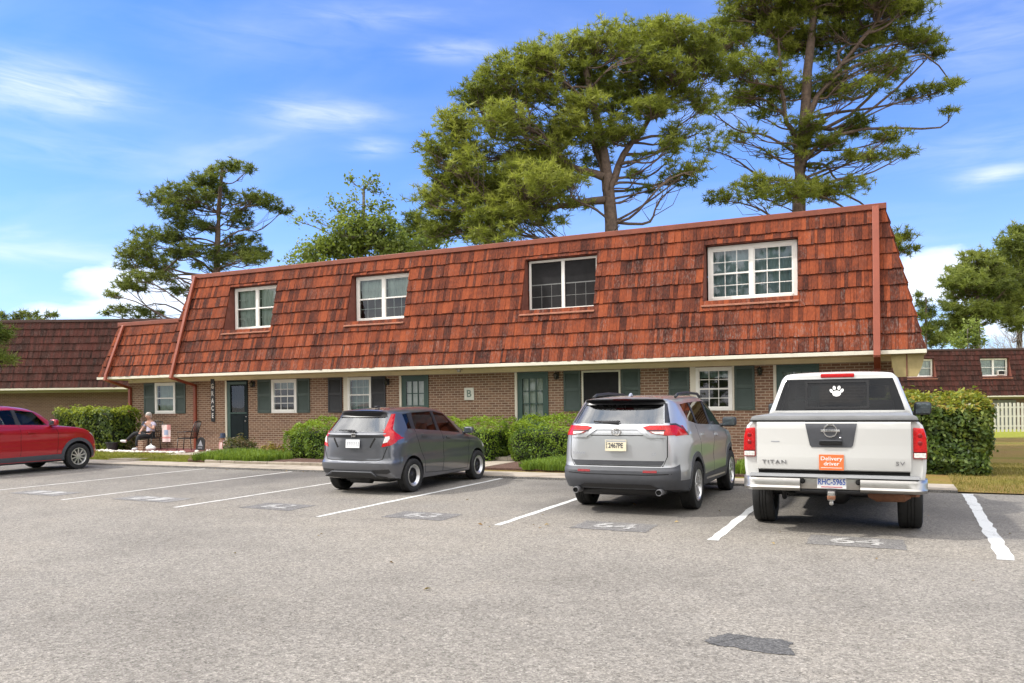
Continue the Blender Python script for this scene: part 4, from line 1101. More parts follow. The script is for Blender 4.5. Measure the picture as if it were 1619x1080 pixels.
    for k in range(dead):
        z = zs[0] + H*rng.uniform(first*.8, .7); a = rng.random()*6.28; Ld = rng.uniform(.8, 2.2)
        t0 = np.array([np.interp(z, zs, [p[0] for p in tp]), np.interp(z, zs, [p[1] for p in tp]), z])
        paths.append((limb_pts(t0, t0 + np.array([math.cos(a)*Ld, math.sin(a)*Ld, rng.uniform(-.3, .5)]), rng, 0, 4, .08), list(np.linspace(.035, .008, 5))))
    V, Fc = fast_tubes(paths)
    tr_ = raw_mesh('trunk', V - O, Fc, 4, bark, root, None, True)
    if tpts:
        P = np.concatenate(tpts); C = np.concatenate(tcol); n = len(P)
        if foliage == 'needles':
            nv = len(temps[0]); V = np.empty((n, nv, 3), np.float32); ti = rng.integers(0, 6, n); a = rng.random(n)*6.28; s = .75 + .5*rng.random(n)
            ca, sa = np.cos(a)*s, np.sin(a)*s
            for k in range(6):
                w = np.where(ti == k)[0]; T = temps[k]
                V[w, :, 0] = T[None, :, 0]*ca[w, None] - T[None, :, 1]*sa[w, None]; V[w, :, 1] = T[None, :, 0]*sa[w, None] + T[None, :, 1]*ca[w, None]; V[w, :, 2] = T[None, :, 2]*s[w, None]
            V += (P - O)[:, None, :]
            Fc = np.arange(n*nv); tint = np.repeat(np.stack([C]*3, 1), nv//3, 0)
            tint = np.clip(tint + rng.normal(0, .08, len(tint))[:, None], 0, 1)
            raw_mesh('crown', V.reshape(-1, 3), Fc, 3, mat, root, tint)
        else:
            k = 9; Q = np.repeat(P, k, 0) + rng.normal(0, tsize*.5, (n*k, 3)); 
            V, Fc = leaf_cloud(Q - O, rng.normal(0, 1, Q.shape) + np.array([0, 0, .6]), tsize*.55, .5, rng, .6)
            t = np.clip(np.repeat(C, k) + rng.normal(0, .14, n*k), 0, 1)
            raw_mesh('crown', V, Fc, 4, mat, root, np.stack([t]*3, 1))
    return root
PA = [(690,235,28,20),(718,195,32,22),(705,280,22,20),(757,152,36,24),(745,235,42,24),(800,118,42,24),(790,188,46,22),(848,97,46,22),(855,148,42,18),(905,76,46,20),(930,118,46,20),(960,62,46,20),(1010,55,46,20),(1060,52,46,20),(1100,72,42,22),(1008,100,46,18),(1062,108,42,16),(975,165,46,18),(1030,172,36,14),(985,205,36,15),(938,214,32,14),(862,240,56,20),(820,272,46,20),(880,277,46,18),(850,307,42,16),(792,300,38,22),(752,322,38,20),(715,352,42,20),(772,350,38,15),(690,365,28,16),(688,318,22,24),(1090,145,32,11),(1060,230,28,9,.6),(1070,287,36,11,.7),(1100,265,22,9,.6),(1020,300,26,8,.5),(905,322,36,10,.6),(1105,205,24,9,.6),(735,270,30,18),(830,200,36,12,.6),(1010,250,20,7,.5),(765,112,14,10,.6),(676,270,10,12,.6),(1120,105,30,18)]
PA += [(880,205,46,20),(920,165,42,18),(800,335,42,20),(852,285,46,20),(960,135,42,16),(1003,140,38,15),(905,285,34,14,.7),(945,255,30,14,.7),(860,350,40,12,.6),(780,375,40,14)]
PA += fill_lobes([(672, 300), (690, 220), (760, 130), (850, 85), (960, 50), (1090, 50), (1140, 110), (1120, 170), (1020, 190), (940, 235), (900, 330), (840, 345), (760, 370), (690, 385), (672, 340)], 46, 5)
PA += fill_lobes([(960, 200), (1100, 180), (1120, 240), (1080, 300), (1000, 290)], 9, 6, (14, 24), .5)
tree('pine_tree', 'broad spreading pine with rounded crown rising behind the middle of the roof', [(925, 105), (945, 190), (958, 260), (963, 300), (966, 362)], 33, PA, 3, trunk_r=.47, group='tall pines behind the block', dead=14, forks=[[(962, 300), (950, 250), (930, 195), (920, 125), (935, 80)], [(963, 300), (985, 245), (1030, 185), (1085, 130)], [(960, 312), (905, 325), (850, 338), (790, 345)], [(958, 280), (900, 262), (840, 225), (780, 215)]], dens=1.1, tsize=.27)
PB = [(1140,62,42,30),(1165,108,42,20),(1190,30,42,28),(1240,14,46,26),(1290,4,46,26),(1340,8,46,24),(1400,8,42,20),(1442,14,30,16),(1250,70,42,20),(1312,50,42,18),(1380,44,46,16),(1430,50,36,12),(1330,92,44,13),(1400,95,36,11),(1460,64,28,11),(1482,84,20,8),(1322,124,36,11,.7),(1182,148,36,14),(1240,150,36,14,.8),(1290,150,32,12,.7),(1370,137,40,8,.7),(1440,150,32,8),(1488,140,28,8),(1508,132,12,7),(1500,176,13,6),(1350,207,32,9),(1310,222,26,10),(1400,216,32,8),(1392,246,36,9),(1350,246,26,8),(1430,241,18,6),(1158,216,36,11,.6),(1120,232,32,10,.6),(1195,292,42,11),(1250,302,46,15),(1310,300,42,14),(1352,290,28,9),(1150,312,32,9),(1300,-40,70,30),(1385,-30,50,25),(1200,-20,50,26),(1240,-75,60,30),(1340,-80,55,28),(1290,-120,45,25),(1128,172,24,10,.6),(1425,372,24,10),(1432,396,20,8),(1410,385,20,8),(1215,110,26,10,.6),(1270,225,20,14,.6),(1215,245,22,7,.5)]
PB += fill_lobes([(1110, 120), (1130, 30), (1200, -60), (1400, -60), (1460, 20), (1490, 90), (1400, 130), (1330, 150), (1240, 180), (1150, 160)], 44, 7, (20, 36), .5)
PB += fill_lobes([(1130, 180), (1240, 180), (1400, 180), (1430, 250), (1340, 310), (1180, 310), (1130, 260)], 14, 8, (14, 26), .45)
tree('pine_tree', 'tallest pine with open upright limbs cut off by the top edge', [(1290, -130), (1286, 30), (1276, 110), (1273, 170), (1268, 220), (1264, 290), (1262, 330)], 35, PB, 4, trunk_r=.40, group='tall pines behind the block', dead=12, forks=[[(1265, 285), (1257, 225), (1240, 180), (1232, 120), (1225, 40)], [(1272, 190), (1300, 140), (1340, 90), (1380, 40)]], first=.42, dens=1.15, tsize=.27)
PC = [(365,263,24,10),(391,266,11,7),(340,273,18,10),(320,286,24,10),(285,301,32,11),(250,315,26,10),(300,321,32,11),(350,300,22,9),(400,310,24,9),(420,318,24,9),(445,331,18,8),(380,336,18,7),(275,340,28,10),(310,350,24,9),(240,370,28,10),(222,386,24,9),(270,376,28,10),(300,395,28,11),(230,405,28,11),(202,400,18,8),(250,420,28,11),(220,440,28,10),(196,450,20,8),(176,465,14,7),(216,456,24,8),(282,400,24,10),(330,360,18,7),(370,400,28,11),(395,410,24,10),(350,410,24,9),(412,396,14,7),(400,376,12,7),(262,440,18,9),(200,490,24,8),(236,496,24,8),(168,494,9,6),(282,460,18,9),(420,405,12,6),(380,380,10,7)]
PC += fill_lobes([(180, 470), (225, 370), (260, 310), (330, 280), (420, 320), (400, 420), (330, 430), (250, 480)], 22, 9, (14, 26), .5)
tree('pine_tree', 'ragged dark pine leaning behind the left end of the roof', [(352, 262), (346, 330), (343, 420), (342, 520)], 50, PC, 5, trunk_r=.34, mat='pine_needles_far', dead=8, dens=.95, tsize=.32, nw=.026)
PD = [(478,411,30,11),(520,392,36,17),(570,386,42,20),(620,378,36,18),(545,361,26,14),(592,350,26,13),(526,321,14,7,.6),(556,311,12,8,.6),(576,292,10,8,.6),(600,300,12,8,.6),(610,326,16,9,.6),(541,336,14,8,.6),(500,346,12,6,.6),(470,346,11,6,.6),(590,326,14,8,.6),(556,335,16,8,.6),(612,355,18,9,.8),(640,390,20,12),(553,280,3,4,.6),(592,284,4,4,.6)] + fill_lobes([(455, 425), (480, 385), (540, 352), (620, 350), (690, 372), (690, 425)], 24, 10, (18, 30), .6)
tree('leafy_tree', 'light green broadleaf tree with thin upright shoots above the roof', [(575, 300), (575, 350), (572, 420)], 45, PD, 6, trunk_r=.22, foliage='leaf', mat='broad_leaf', bark='bark_grey', dens=1.0, tsize=.36, first=.2, spread_d=.5)
PE = [(655,345,18,9),(645,366,22,11),(675,372,22,14),(652,390,22,9),(668,352,12,7)]
tree('pine_tree', 'small rounded pine between the broadleaf tree and the broad pine', [(660, 350), (660, 410)], 48, PE, 7, trunk_r=.22, mat='pine_needles_far', tsize=.38, nw=.030, dens=1.2, spread_d=.4)
PF_ = fill_lobes([(1492, 540), (1500, 440), (1545, 400), (1600, 430), (1600, 520)], 22, 12, (16, 28), .6) + [(1520,428,22,12),(1548,408,26,14),(1570,440,32,15),(1530,460,32,14),(1500,450,15,9),(1545,490,36,14),(1502,486,18,8),(1530,515,28,11),(1562,470,26,11),(1492,532,22,11),(1510,502,18,9),(1478,512,12,7)]
tree('pine_tree', 'rounded pine standing behind the distant dark red block', [(1545, 400), (1545, 470), (1546, 550)], 78, PF_, 8, trunk_r=.36, mat='pine_needles_pale', tsize=.52, nw=.042, dens=1.25)
PG = fill_lobes([(1560, 520), (1580, 410), (1610, 355), (1680, 380), (1680, 520)], 22, 13, (18, 30), .6) + [(1600,388,24,14),(1612,366,20,11),(1612,424,24,16),(1592,460,28,14),(1618,470,20,12),(1582,490,28,12),(1640,400,34,24),(1645,450,34,24),(1610,510,28,12)]
tree('pine_tree', 'taller pine at the right edge behind the distant dark red block', [(1612, 360), (1612, 450), (1612, 550)], 80, PG, 9, trunk_r=.36, mat='pine_needles_pale', tsize=.52, nw=.042, dens=1.25)
PH = [(1452,466,8,5),(1460,482,13,8),(1456,500,13,7),(1470,496,12,8),(1466,522,14,10),(1478,540,16,9)]
tree('pine_tree', 'small dark pine peeping past the right corner of the roof', [(1464, 470), (1464, 550)], 74, PH, 10, trunk_r=.2, mat='pine_needles_far', tsize=.48, nw=.04, dens=1.1, spread_d=.3)
PI_ = [(1530,528,16,13),(1516,541,16,9),(1545,540,12,9),(1538,514,9,8)]
tree('leafy_tree', 'small pale green tree beside the bare grey tree', [(1530, 520), (1530, 550)], 70, PI_, 11, trunk_r=.12, foliage='leaf', mat='broad_leaf', bark='bark_grey', dens=1.2, tsize=.45, spread_d=.2)
# bare grey tree: twigs only
def bare_tree(label, px, depth, w, h, seed):
    rng = np.random.default_rng(seed); c = np.array(at_depth(px[0], px[1], depth)); b = c.copy(); b[2] = ground_z(b[0], b[1])
    root = empty('bare_tree', b, 0, label, 'tree'); O = np.array(root.location); paths = []
    top = c[2] + h/2 - b[2]
    def grow(p, d, Ln, r, lv):
        q = p + d*Ln; paths.append((limb_pts(p, q, rng, 0, 3, .06), list(np.linspace(r, r*.6, 4))))
        if lv == 0: return
        for i in range(4 if lv > 1 else 5):
            nd = d + rng.normal(0, .55, 3) + np.array([0, 0, .05]); nd /= np.linalg.norm(nd); grow(p + d*Ln*rng.uniform(.5, 1), nd, Ln*rng.uniform(.55, .8), r*.55, lv - 1)
    for i in range(5): 
        d = np.array([rng.normal(0, .4), rng.normal(0, .4), 1.0]); d /= np.linalg.norm(d); grow(np.zeros(3), d, top*.42, .12, 4)
    V, Fc = fast_tubes(paths, 4); raw_mesh('trunk', V, Fc, 4, 'twig_grey', root, None, True)
bare_tree('bare grey twiggy tree above the distant dark red roof', (1592, 528), 68, 4, 2.2, 3)
# near pine whose branch ends hang in at the left edge
PJ = [(2,526,18,11),(-2,564,20,13),(-40,540,36,26),(-70,500,40,30),(-110,460,60,40),(-130,400,60,40),(-80,430,40,30)]
tree('pine_tree', 'near pine whose pale branch tips hang in at the left edge', [(-130, 380), (-132, 500), (-135, 640)], 24, PJ, 12, trunk_r=.26, tsize=.28, nw=.013, dens=1.6, needles=26, spread_d=.3, mat='broad_leaf')
PK = [(5,498,7,5),(27,500,8,5),(39,496,6,6),(54,499,9,6),(74,498,7,5),(87,498,4,3),(15,510,20,6),(60,512,26,6)]
tree('pine_tree', 'pine tops just showing over the far dark brown roof', [(45, 498), (45, 540)], 62, PK, 13, trunk_r=.2, mat='pine_needles_far', tsize=.42, nw=.034, dens=1.3, spread_d=.2)
# woods across the road, behind the camera: seen only in glass and paint
def woods():
    rng = np.random.default_rng(77); n = 14000
    a = rng.uniform(-1.9, 1.9, n); rr = 31 + rng.random(n)*7
    X = rr*np.sin(a); Y = -rr*np.cos(a*.55) + 2
    top = 15 + 3.5*np.sin(a*9) + 2.5*np.sin(a*23 + 1)
    Z = .3 + top*rng.random(n)**.8
    P = np.stack([X, Y, Z], 1); V, Fc = leaf_cloud(P, rng.normal(0, 1, P.shape), 1.0, .5, rng, .7)
    t = np.clip(.4 + .3*Z/12 + rng.normal(0, .15, n), 0, 1)
    tag(raw_mesh('woods', V, Fc, 4, 'pine_needles_far', None, np.stack([t]*3, 1)), 'line of woods across the road opposite the block', 'woods', kind='stuff')
woods()
# ---------------------------------------------------------------- vehicles
# local frame of a vehicle: x to its right, y forward from the rear bumper, z up
def cage_body(layers, mats_at, creases=(), levels=2, arches=(), wheel_w=.34, bottom_mi=2, default=0, top_mat=0):
    """skin over horizontal outlines stacked from floor to roof; each outline has the same columns, rear centre to front centre (right half)"""
    bm = bmesh.new(); nL, nC = len(layers), len(layers[0])
    Rv, Lv = [], []
    for ly in layers:
        r = [bm.verts.new(p) for p in ly]
        l = [r[i] if i in (0, nC-1) else bm.verts.new((-p[0], p[1], p[2])) for i, p in enumerate(ly)]
        Rv.append(r); Lv.append(l)
    for k in range(nL-1):
        for c in range(nC-1):
            mi = mats_at.get((k, c), mats_at.get((k, None), default))
            f = bm.faces.new((Rv[k][c], Rv[k][c+1], Rv[k+1][c+1], Rv[k+1][c])); f.material_index = mi
            f = bm.faces.new((Lv[k][c+1], Lv[k][c], Lv[k+1][c], Lv[k+1][c+1])); f.material_index = mi
    for k, mi, rev in ((0, bottom_mi, True), (nL-1, top_mat, False)):
        for c in range(nC-1):
            vs = [Rv[k][c], Rv[k][c+1], Lv[k][c+1], Lv[k][c]]
            u = []
            for v in vs:
                if v not in u: u.append(v)
            f = bm.faces.new(u if not rev else u[::-1]); f.material_index = mi
    bmesh.ops.recalc_face_normals(bm, faces=bm.faces[:])
    cl = bm.edges.layers.float.new('crease_edge')
    for (k0, c0, k1, c1, w) in creases:
        for V in (Rv, Lv):
            e = bm.edges.get((V[k0][c0], V[k1][c1]))
            if e: e[cl] = w
    me = bpy.data.meshes.new('tmp'); bm.to_mesh(me); bm.free()
    o = bpy.data.objects.new('tmp', me); COL.objects.link(o)
    for i in range(6): me.materials.append(None)
    s = o.modifiers.new('s', 'SUBSURF'); s.levels = levels; s.render_levels = levels
    dg = bpy.context.evaluated_depsgraph_get()
    me2 = bpy.data.meshes.new_from_object(o.evaluated_get(dg)); 
    full = bmesh.new(); full.from_mesh(me2); bvh = BVHTree.FromBMesh(full)
    full.free()
    o.modifiers.clear(); o.data = me2
    cut = []
    for (y, z, r, xw) in arches:
        for sx in (1, -1):
            t = bmesh.new(); M = Matrix.Translation((sx*(xw - wheel_w/2 + .15), y, z)) @ Matrix.Rotation(R(90), 4, 'Y')
            bmesh.ops.create_cone(t, cap_ends=True, segments=40, radius1=r, radius2=r, depth=wheel_w + .3, matrix=M)
            for f in t.faces: f.material_index = 2
            cm = bpy.data.meshes.new('cut'); t.to_mesh(cm); t.free()
            for i in range(6): cm.materials.append(None)
            co = bpy.data.objects.new('cut', cm); COL.objects.link(co); cut.append(co)
            b = o.modifiers.new('b', 'BOOLEAN'); b.operation = 'DIFFERENCE'; b.object = co; b.solver = 'EXACT'; b.material_mode = 'INDEX'
    dg = bpy.context.evaluated_depsgraph_get(); dg.update()
    me3 = bpy.data.meshes.new_from_object(o.evaluated_get(dg))
    for c in cut: bpy.data.objects.remove(c)
    bpy.data.objects.remove(o)
    bm = bmesh.new(); bm.from_mesh(me3)
    return bm, bvh

def split_body(bm, root, paint, glass_mat, back_glass=None, trim='black_plastic', bname='body', liner=True, lower='grey_cladding'):
    """material index 0 paint, 1 glass, 2 black, 3 cladding; every pane becomes a part of its own"""
    bm.faces.ensure_lookup_table()
    gl = [f for f in bm.faces if f.material_index == 1]; seen = set(); isl = []
    for f in gl:
        if f in seen: continue
        st = [f]; seen.add(f); cur = []
        while st:
            q = st.pop(); cur.append(q)
            for e in q.edges:
                for h in e.link_faces:
                    if h.material_index == 1 and h not in seen: seen.add(h); st.append(h)
        isl.append(cur)
    for cur in isl:
        t = bmesh.new(); mp = {}
        c = sum((f.calc_center_median() for f in cur), Vector())/len(cur); nrm = sum((f.normal*f.calc_area() for f in cur), Vector()).normalized()
        for f in cur:
            vs = []
            for v in f.verts:
                if v not in mp: mp[v] = t.verts.new(v.co - nrm*.006)
                vs.append(mp[v])
            t.faces.new(vs)
        nm = 'rear_window' if nrm.y < -.6 and abs(nrm.x) < .5 else 'windshield' if nrm.y > .35 and abs(nrm.x) < .5 else 'side_window'
        from_bm(nm, t, [back_glass or glass_mat] if nm == 'rear_window' else [glass_mat], root, 50)
    b2 = bm.copy(); bmesh.ops.delete(b2, geom=[f for f in b2.faces if f.material_index == 1], context='FACES')
    if liner:
        b2.normal_update()
        d = bmesh.ops.duplicate(b2, geom=b2.faces[:])
        nf = [g for g in d['geom'] if isinstance(g, bmesh.types.BMFace)]; nv = [g for g in d['geom'] if isinstance(g, bmesh.types.BMVert)]
        for v in nv: v.co -= v.normal*.022
        bmesh.ops.reverse_faces(b2, faces=nf)
        for f in nf: f.material_index = 4
    bm.free()
    return from_bm(bname, b2, [paint, glass_mat, trim, lower, 'car_inside'], root, 38)

def panel(name, bvh, pts, view, mat, parent, off=.005, thick=.012, step=.045, smooth=40):
    """a plate cut to outline pts and laid on the body skin; view: rear (x,z) / right (y,z) / left / top (x,y) / front"""
    ax = {'rear': (Vector((0, 1, 0)), lambda p: Vector((p[0], -2, p[1]))), 'front': (Vector((0, -1, 0)), lambda p: Vector((p[0], 9, p[1]))),
          'right': (Vector((-1, 0, 0)), lambda p: Vector((3, p[0], p[1]))), 'left': (Vector((1, 0, 0)), lambda p: Vector((-3, p[0], p[1]))), 'top': (Vector((0, 0, -1)), lambda p: Vector((p[0], p[1], 4)))}[view]
    d, org = ax
    t = bmesh.new(); t.faces.new([t.verts.new((p[0], p[1], 0)) for p in pts])
    xs, ys = [p[0] for p in pts], [p[1] for p in pts]
    for k, (lo, hi) in enumerate(((min(xs), max(xs)), (min(ys), max(ys)))):
        n = int((hi - lo)/step)
        for i in range(1, n + 1):
            v = lo + (hi - lo)*i/(n + 1); co = (v, 0, 0) if k == 0 else (0, v, 0); no = (1, 0, 0) if k == 0 else (0, 1, 0)
            bmesh.ops.bisect_plane(t, geom=t.verts[:] + t.edges[:] + t.faces[:], plane_co=co, plane_no=no, dist=1e-5)
    bmesh.ops.triangulate(t, faces=[f for f in t.faces if len(f.verts) > 4])
    last = None
    for v in t.verts:
        o = org((v.co.x, v.co.y)); h = bvh.ray_cast(o, d)
        if h[0] is None:
            q = bvh.find_nearest(o + d*2.5); tt = (q[0] - o).dot(d); loc = o + d*tt
        else: loc = h[0]
        v.co = loc - d*off
    e = [x for x in t.edges if len(x.link_faces) == 1]
    r = bmesh.ops.extrude_edge_only(t, edges=e)
    for v in [g for g in r['geom'] if isinstance(g, bmesh.types.BMVert)]: v.co += d*thick
    bmesh.ops.recalc_face_normals(t, faces=t.faces[:])
    return from_bm(name, t, [mat], parent, smooth)
def line_pts(poly, w):
    """thin closed outline round a polyline"""
    P = [Vector((*p, 0)) for p in poly]; A, B = [], []
    for i, p in enumerate(P):
        d = (P[min(i+1, len(P)-1)] - P[max(i-1, 0)]).normalized(); n = Vector((-d.y, d.x, 0))*w/2
        A.append((p + n)[:2]); B.append((p - n)[:2])
    return [tuple(a) for a in A] + [tuple(b) for b in B[::-1]]
def seam(bvh, poly, view, parent, w=.009, name='panel_gap', mat='seam'): return panel(name, bvh, line_pts(poly, w), view, mat, parent, .0015, .004, .06)
def both(fn, *views):
    for v in views: fn(v)

def wheel(root, x, y, r, w, style, sx):
    """tyre (wheel) with its rim as a sub-part; sx +1 right side, -1 left"""
    t = MB(); rr = r*.66 if style != 'truck' else r*.60
    if style == 'steel': rr = r*.64
    prof = [(rr, -w*.40), (rr + .01, -w*.46), (r*.88, -w*.5), (r*.965, -w*.47), (r*.993, -w*.40), (r, -w*.25)]
    for g in (-.14, 0, .14): prof += [(r, w*(g - .02)), (r - .008, w*(g - .012)), (r - .008, w*(g + .012)), (r, w*(g + .02))]
    prof += [(r, w*.25), (r*.993, w*.40), (r*.965, w*.47), (r*.88, w*.5), (rr + .01, w*.46), (rr, w*.40), (rr - .02, 0)]
    t.lathe(prof + [prof[0]], 'x', 44)
    o = t.build('wheel', ['rubber'], root, 45); o.location = (x, y, r)
    m = MB(); s = sx
    # barrel and lip
    m.lathe([(rr + .004, s*w*.44), (rr + .002, s*w*.47), (rr - .016, s*w*.47), (rr - .03, s*w*.38), (rr - .04, -s*w*.3)], 'x', 40, mi=0)
    m.lathe([(0, s*w*.02), (rr - .03, s*w*.0)], 'x', 30, mi=2)
    face = s*w*.36
    if style == 'steel':
        m.lathe([(rr - .012, s*w*.475), (rr - .02, s*w*.44), (rr*.72, face*.72)], 'x', 40, mi=0)
        m.lathe([(0, face*.98), (rr*.16, face*1.0), (rr*.26, face*.72), (rr*.55, face*.55), (rr*.73, face*.74)], 'x', 36, mi=1)
        for i in range(9):
            a = i*2*math.pi/9; m.lathe([(0, .004*s), (.030, .003*s)], 'x', 12, mi=2, loc=(face*.70, rr*.60*math.cos(a), rr*.60*math.sin(a)))
    else:
        nsp = {'five': 5, 'ten': 10, 'truck': 6}[style]
        m.lathe([(0, face*1.02), (rr*.17, face*1.02), (rr*.2, face*.8), (rr*.2, 0)], 'x', 24, mi=0)
        for i in range(nsp):
            a0 = i*2*math.pi/nsp + .3
            for da in ((-.16, .16) if style == 'five' else (0,)):
                wd = .030 if style == 'five' else .034 if style == 'ten' else .07
                M = Matrix.Rotation(a0, 4, 'X')
                a_in, a_out = da*.6, da*1.25
                t2 = bmesh.new()
                pr = [(rr*.14, a_in), (rr - .012, a_out)]
                vs = []
                for rad_, aa in pr:
                    cx_, cz_ = rad_*math.cos(aa), rad_*math.sin(aa)
                    for dz in (-wd/2, wd/2):
                        for fx in (face*(.98 if rad_ < rr*.5 else 1.12), face*.45): vs.append(t2.verts.new((fx, cx_ - dz*math.sin(aa), cz_ + dz*math.cos(aa))))
                A, B = vs[:4], vs[4:]
                for q in ((A[0], A[2], B[2], B[0]), (A[1], B[1], B[3], A[3]), (A[0], B[0], B[1], A[1]), (A[2], A[3], B[3], B[2])): t2.faces.new(q)
                bmesh.ops.recalc_face_normals(t2, faces=t2.faces[:])
                m.add(t2, 0, M)
    q = m.build('rim', ['alloy', 'steel_black', 'seam'], o, 40)
    return o
def seat(root, x, y, h=.95):
    s = MB(); s.box((x - .24, y - .25, .38), (x + .24, y + .28, .56), bev=.05); s.box((x - .23, y - .34, .52), (x + .23, y - .20, h + .10), bev=.05)
    s.box((x - .12, y - .34, h + .13), (x + .12, y - .24, h + .32), bev=.045)
    return s.build('seat', ['seat_cloth'], root, 40)
def mirror(root, x, y, z, paint, sx, w=.22, h=.15):
    m = MB(); m.box((x, y - .05, z - h/2), (x + sx*w, y + .10, z + h/2), mi=0, bev=.045); m.tube([(x - sx*.09, y + .03, z - h*.45), (x + sx*.05, y + .03, z - h*.3)], .03, 8, mi=1)
    m.box((x + sx*.02, y - .054, z - h/2 + .02), (x + sx*(w - .02), y - .047, z + h/2 - .02), mi=2, bev=.003)
    return m.build('side_mirror', [paint, 'black_plastic', 'mirror_glass'], root, 50)
def plate(root, x, y, z, mat, text, ink, w=.31, h=.155, rx=0, small=None, size=.105):
    p = MB(); p.box((-w/2, -.006, -h/2), (w/2, .0, h/2), bev=.002)
    o = p.build('license_plate', [mat], root); o.location = (x, y, z); o.rotation_euler = (rx, 0, 0)
    if text: lettering('plate_lettering', text, size, ink, o, .001, (0, -.0075, -.004), bold=.002, sx=.74)
    return o

# ------------------------------------------------------------------ dark grey hatchback
def hatchback():
    r = empty('hatchback', (-8.87, 12.08, 0), R(-.3), 'dark grey five door hatchback with black and chrome ringed wheels', 'car', 'cars parked nose to the walk')
    S = [.62, .80, 1.06, 1.16, 1.95, 2.08, 2.98, 3.55]           # side columns, low down
    def row(xr, yr, zr, xs, zs, ys=None, xf=(.70, .36), yf=(4.0, 4.14, 4.18), zf=(.5, .5, .5)):
        ys = ys or S
        L_ = [(0, yr[0], zr[0]), (xr[0], yr[1], zr[1]), (xr[1], yr[2], zr[2]), (xr[2], yr[3], zr[3])]
        L_ += [(xs[i] if isinstance(xs, list) else xs, ys[i], zs[i] if isinstance(zs, list) else zs) for i in range(8)]
        L_ += [(xf[0], yf[0], zf[0]), (xf[1], yf[1], zf[1]), (0, yf[2], zf[2])]
        return L_
    G = [.66, .79, .84, .90, 1.73, 1.81, 2.72, 3.02]
    T = [.72, .86, .92, .99, 1.70, 1.77, 2.22, 2.38]
    ly = [
        row((.35, .58, .72), (.22, .22, .23, .34), (.26,)*4, .77, .20, xf=(.62, .32), yf=(3.92, 4.0, 4.02), zf=(.22,)*3),
        row((.40, .68, .80), (.06, .06, .09, .22), (.31,)*4, .835, .24, xf=(.72, .38), yf=(3.98, 4.12, 4.15), zf=(.27,)*3),
        row((.42, .71, .835), (.0, .005, .035, .17), (.50,)*4, .855, .45, xf=(.76, .40), yf=(4.0, 4.17, 4.2), zf=(.48,)*3),
        row((.42, .71, .84), (.0, .005, .035, .17), (.585,)*4, .86, .60, xf=(.76, .40), yf=(3.99, 4.16, 4.19), zf=(.62,)*3),
        row((.42, .70, .83), (.055, .06, .08, .19), (.625,)*4, .838, .70, xf=(.75, .40), yf=(3.96, 4.12, 4.15), zf=(.72,)*3),
        row((.40, .68, .815), (.06, .065, .09, .20), (.90,)*4, .862, [.96, .97, .97, .965, .93, .925, .87, .84], xf=(.72, .38), yf=(3.86, 4.02, 4.05), zf=(.80, .82, .82)),
        row((.38, .66, .795), (.07, .075, .11, .24), (1.06,)*4, .835, [1.10, 1.11, 1.11, 1.105, 1.05, 1.04, .965, .915], xf=(.69, .36), yf=(3.50, 3.66, 3.70), zf=(.92, .945, .95)),
        row((.36, .62, .765), (.10, .105, .14, .30), (1.15,)*4, [.80, .80, .80, .80, .805, .805, .785, .75], [1.19, 1.185, 1.18, 1.175, 1.12, 1.11, 1.035, 1.02], G, xf=(.66, .36), yf=(3.16, 3.30, 3.35), zf=(1.02, 1.035, 1.04)),
        row((.28, .50, .615), (.36, .365, .40, .52), (1.475, 1.475, 1.47, 1.46), [.635, .645, .65, .652, .66, .66, .645, .63], [1.47, 1.485, 1.49, 1.495, 1.515, 1.515, 1.455, 1.42], T, xf=(.56, .31), yf=(2.46, 2.52, 2.54), zf=(1.42, 1.45, 1.455)),
        row((.27, .48, .565), (.26, .27, .32, .48), (1.545, 1.54, 1.53, 1.515), .585, [1.525, 1.54, 1.545, 1.55, 1.575, 1.575, 1.52, 1.49], [.70, .94, 1.02, 1.1, 1.75, 1.82, 2.2, 2.28], xf=(.52, .29), yf=(2.33, 2.38, 2.40), zf=(1.48, 1.51, 1.515)),
        row((.22, .36, .42), (.40, .41, .44, .56), (1.575, 1.572, 1.565, 1.56), .43, [1.575, 1.59, 1.595, 1.60, 1.61, 1.61, 1.58, 1.565], [.75, .95, 1.02, 1.1, 1.72, 1.8, 2.1, 2.16], xf=(.36, .2), yf=(2.2, 2.24, 2.25), zf=(1.555, 1.565, 1.565)),
    ]
    mt = {(7, 0): 1, (7, 1): 1, (7, 4): 1, (7, 5): 2, (7, 6): 1, (7, 7): 2, (7, 8): 1, (7, 11): 1, (7, 12): 1, (7, 13): 1, (0, None): 0}
    mt = {(7, 0): 1, (7, 1): 1, (7, 4): 1, (7, 5): 2, (7, 6): 1, (7, 7): 2, (7, 8): 1, (7, 9): 1, (7, 10): 2, (7, 12): 1, (7, 13): 1}
    # columns: 0-3 rear, 4-11 side, 12-14 front
    mt = {(7, 0): 1, (7, 1): 1, (7, 4): 1, (7, 5): 2, (7, 6): 1, (7, 7): 2, (7, 8): 2, (7, 9): 1, (7, 12): 1, (7, 13): 1}
    mt = {}
    for c in (0, 1): mt[(7, c)] = 1
    mt[(7, 4)] = 1; mt[(7, 5)] = 2; mt[(7, 6)] = 2; mt[(7, 7)] = 1; mt[(7, 8)] = 2; mt[(7, 9)] = 1; mt[(7, 12)] = 1; mt[(7, 13)] = 1
    cr = [(7, c, 7, c+1, .75) for c in range(0, 14)] + [(8, c, 8, c+1, .7) for c in range(0, 14)] + [(7, c, 8, c, .8) for c in (2, 4, 5, 7, 8, 9, 10, 12)]
    cr += [(9, c, 9, c+1, .8) for c in range(0, 3)] + [(3, c, 3, c+1, .8) for c in range(0, 3)] + [(4, c, 4, c+1, .6) for c in range(0, 3)] + [(1, c, 1, c+1, .5) for c in range(0, 14)]
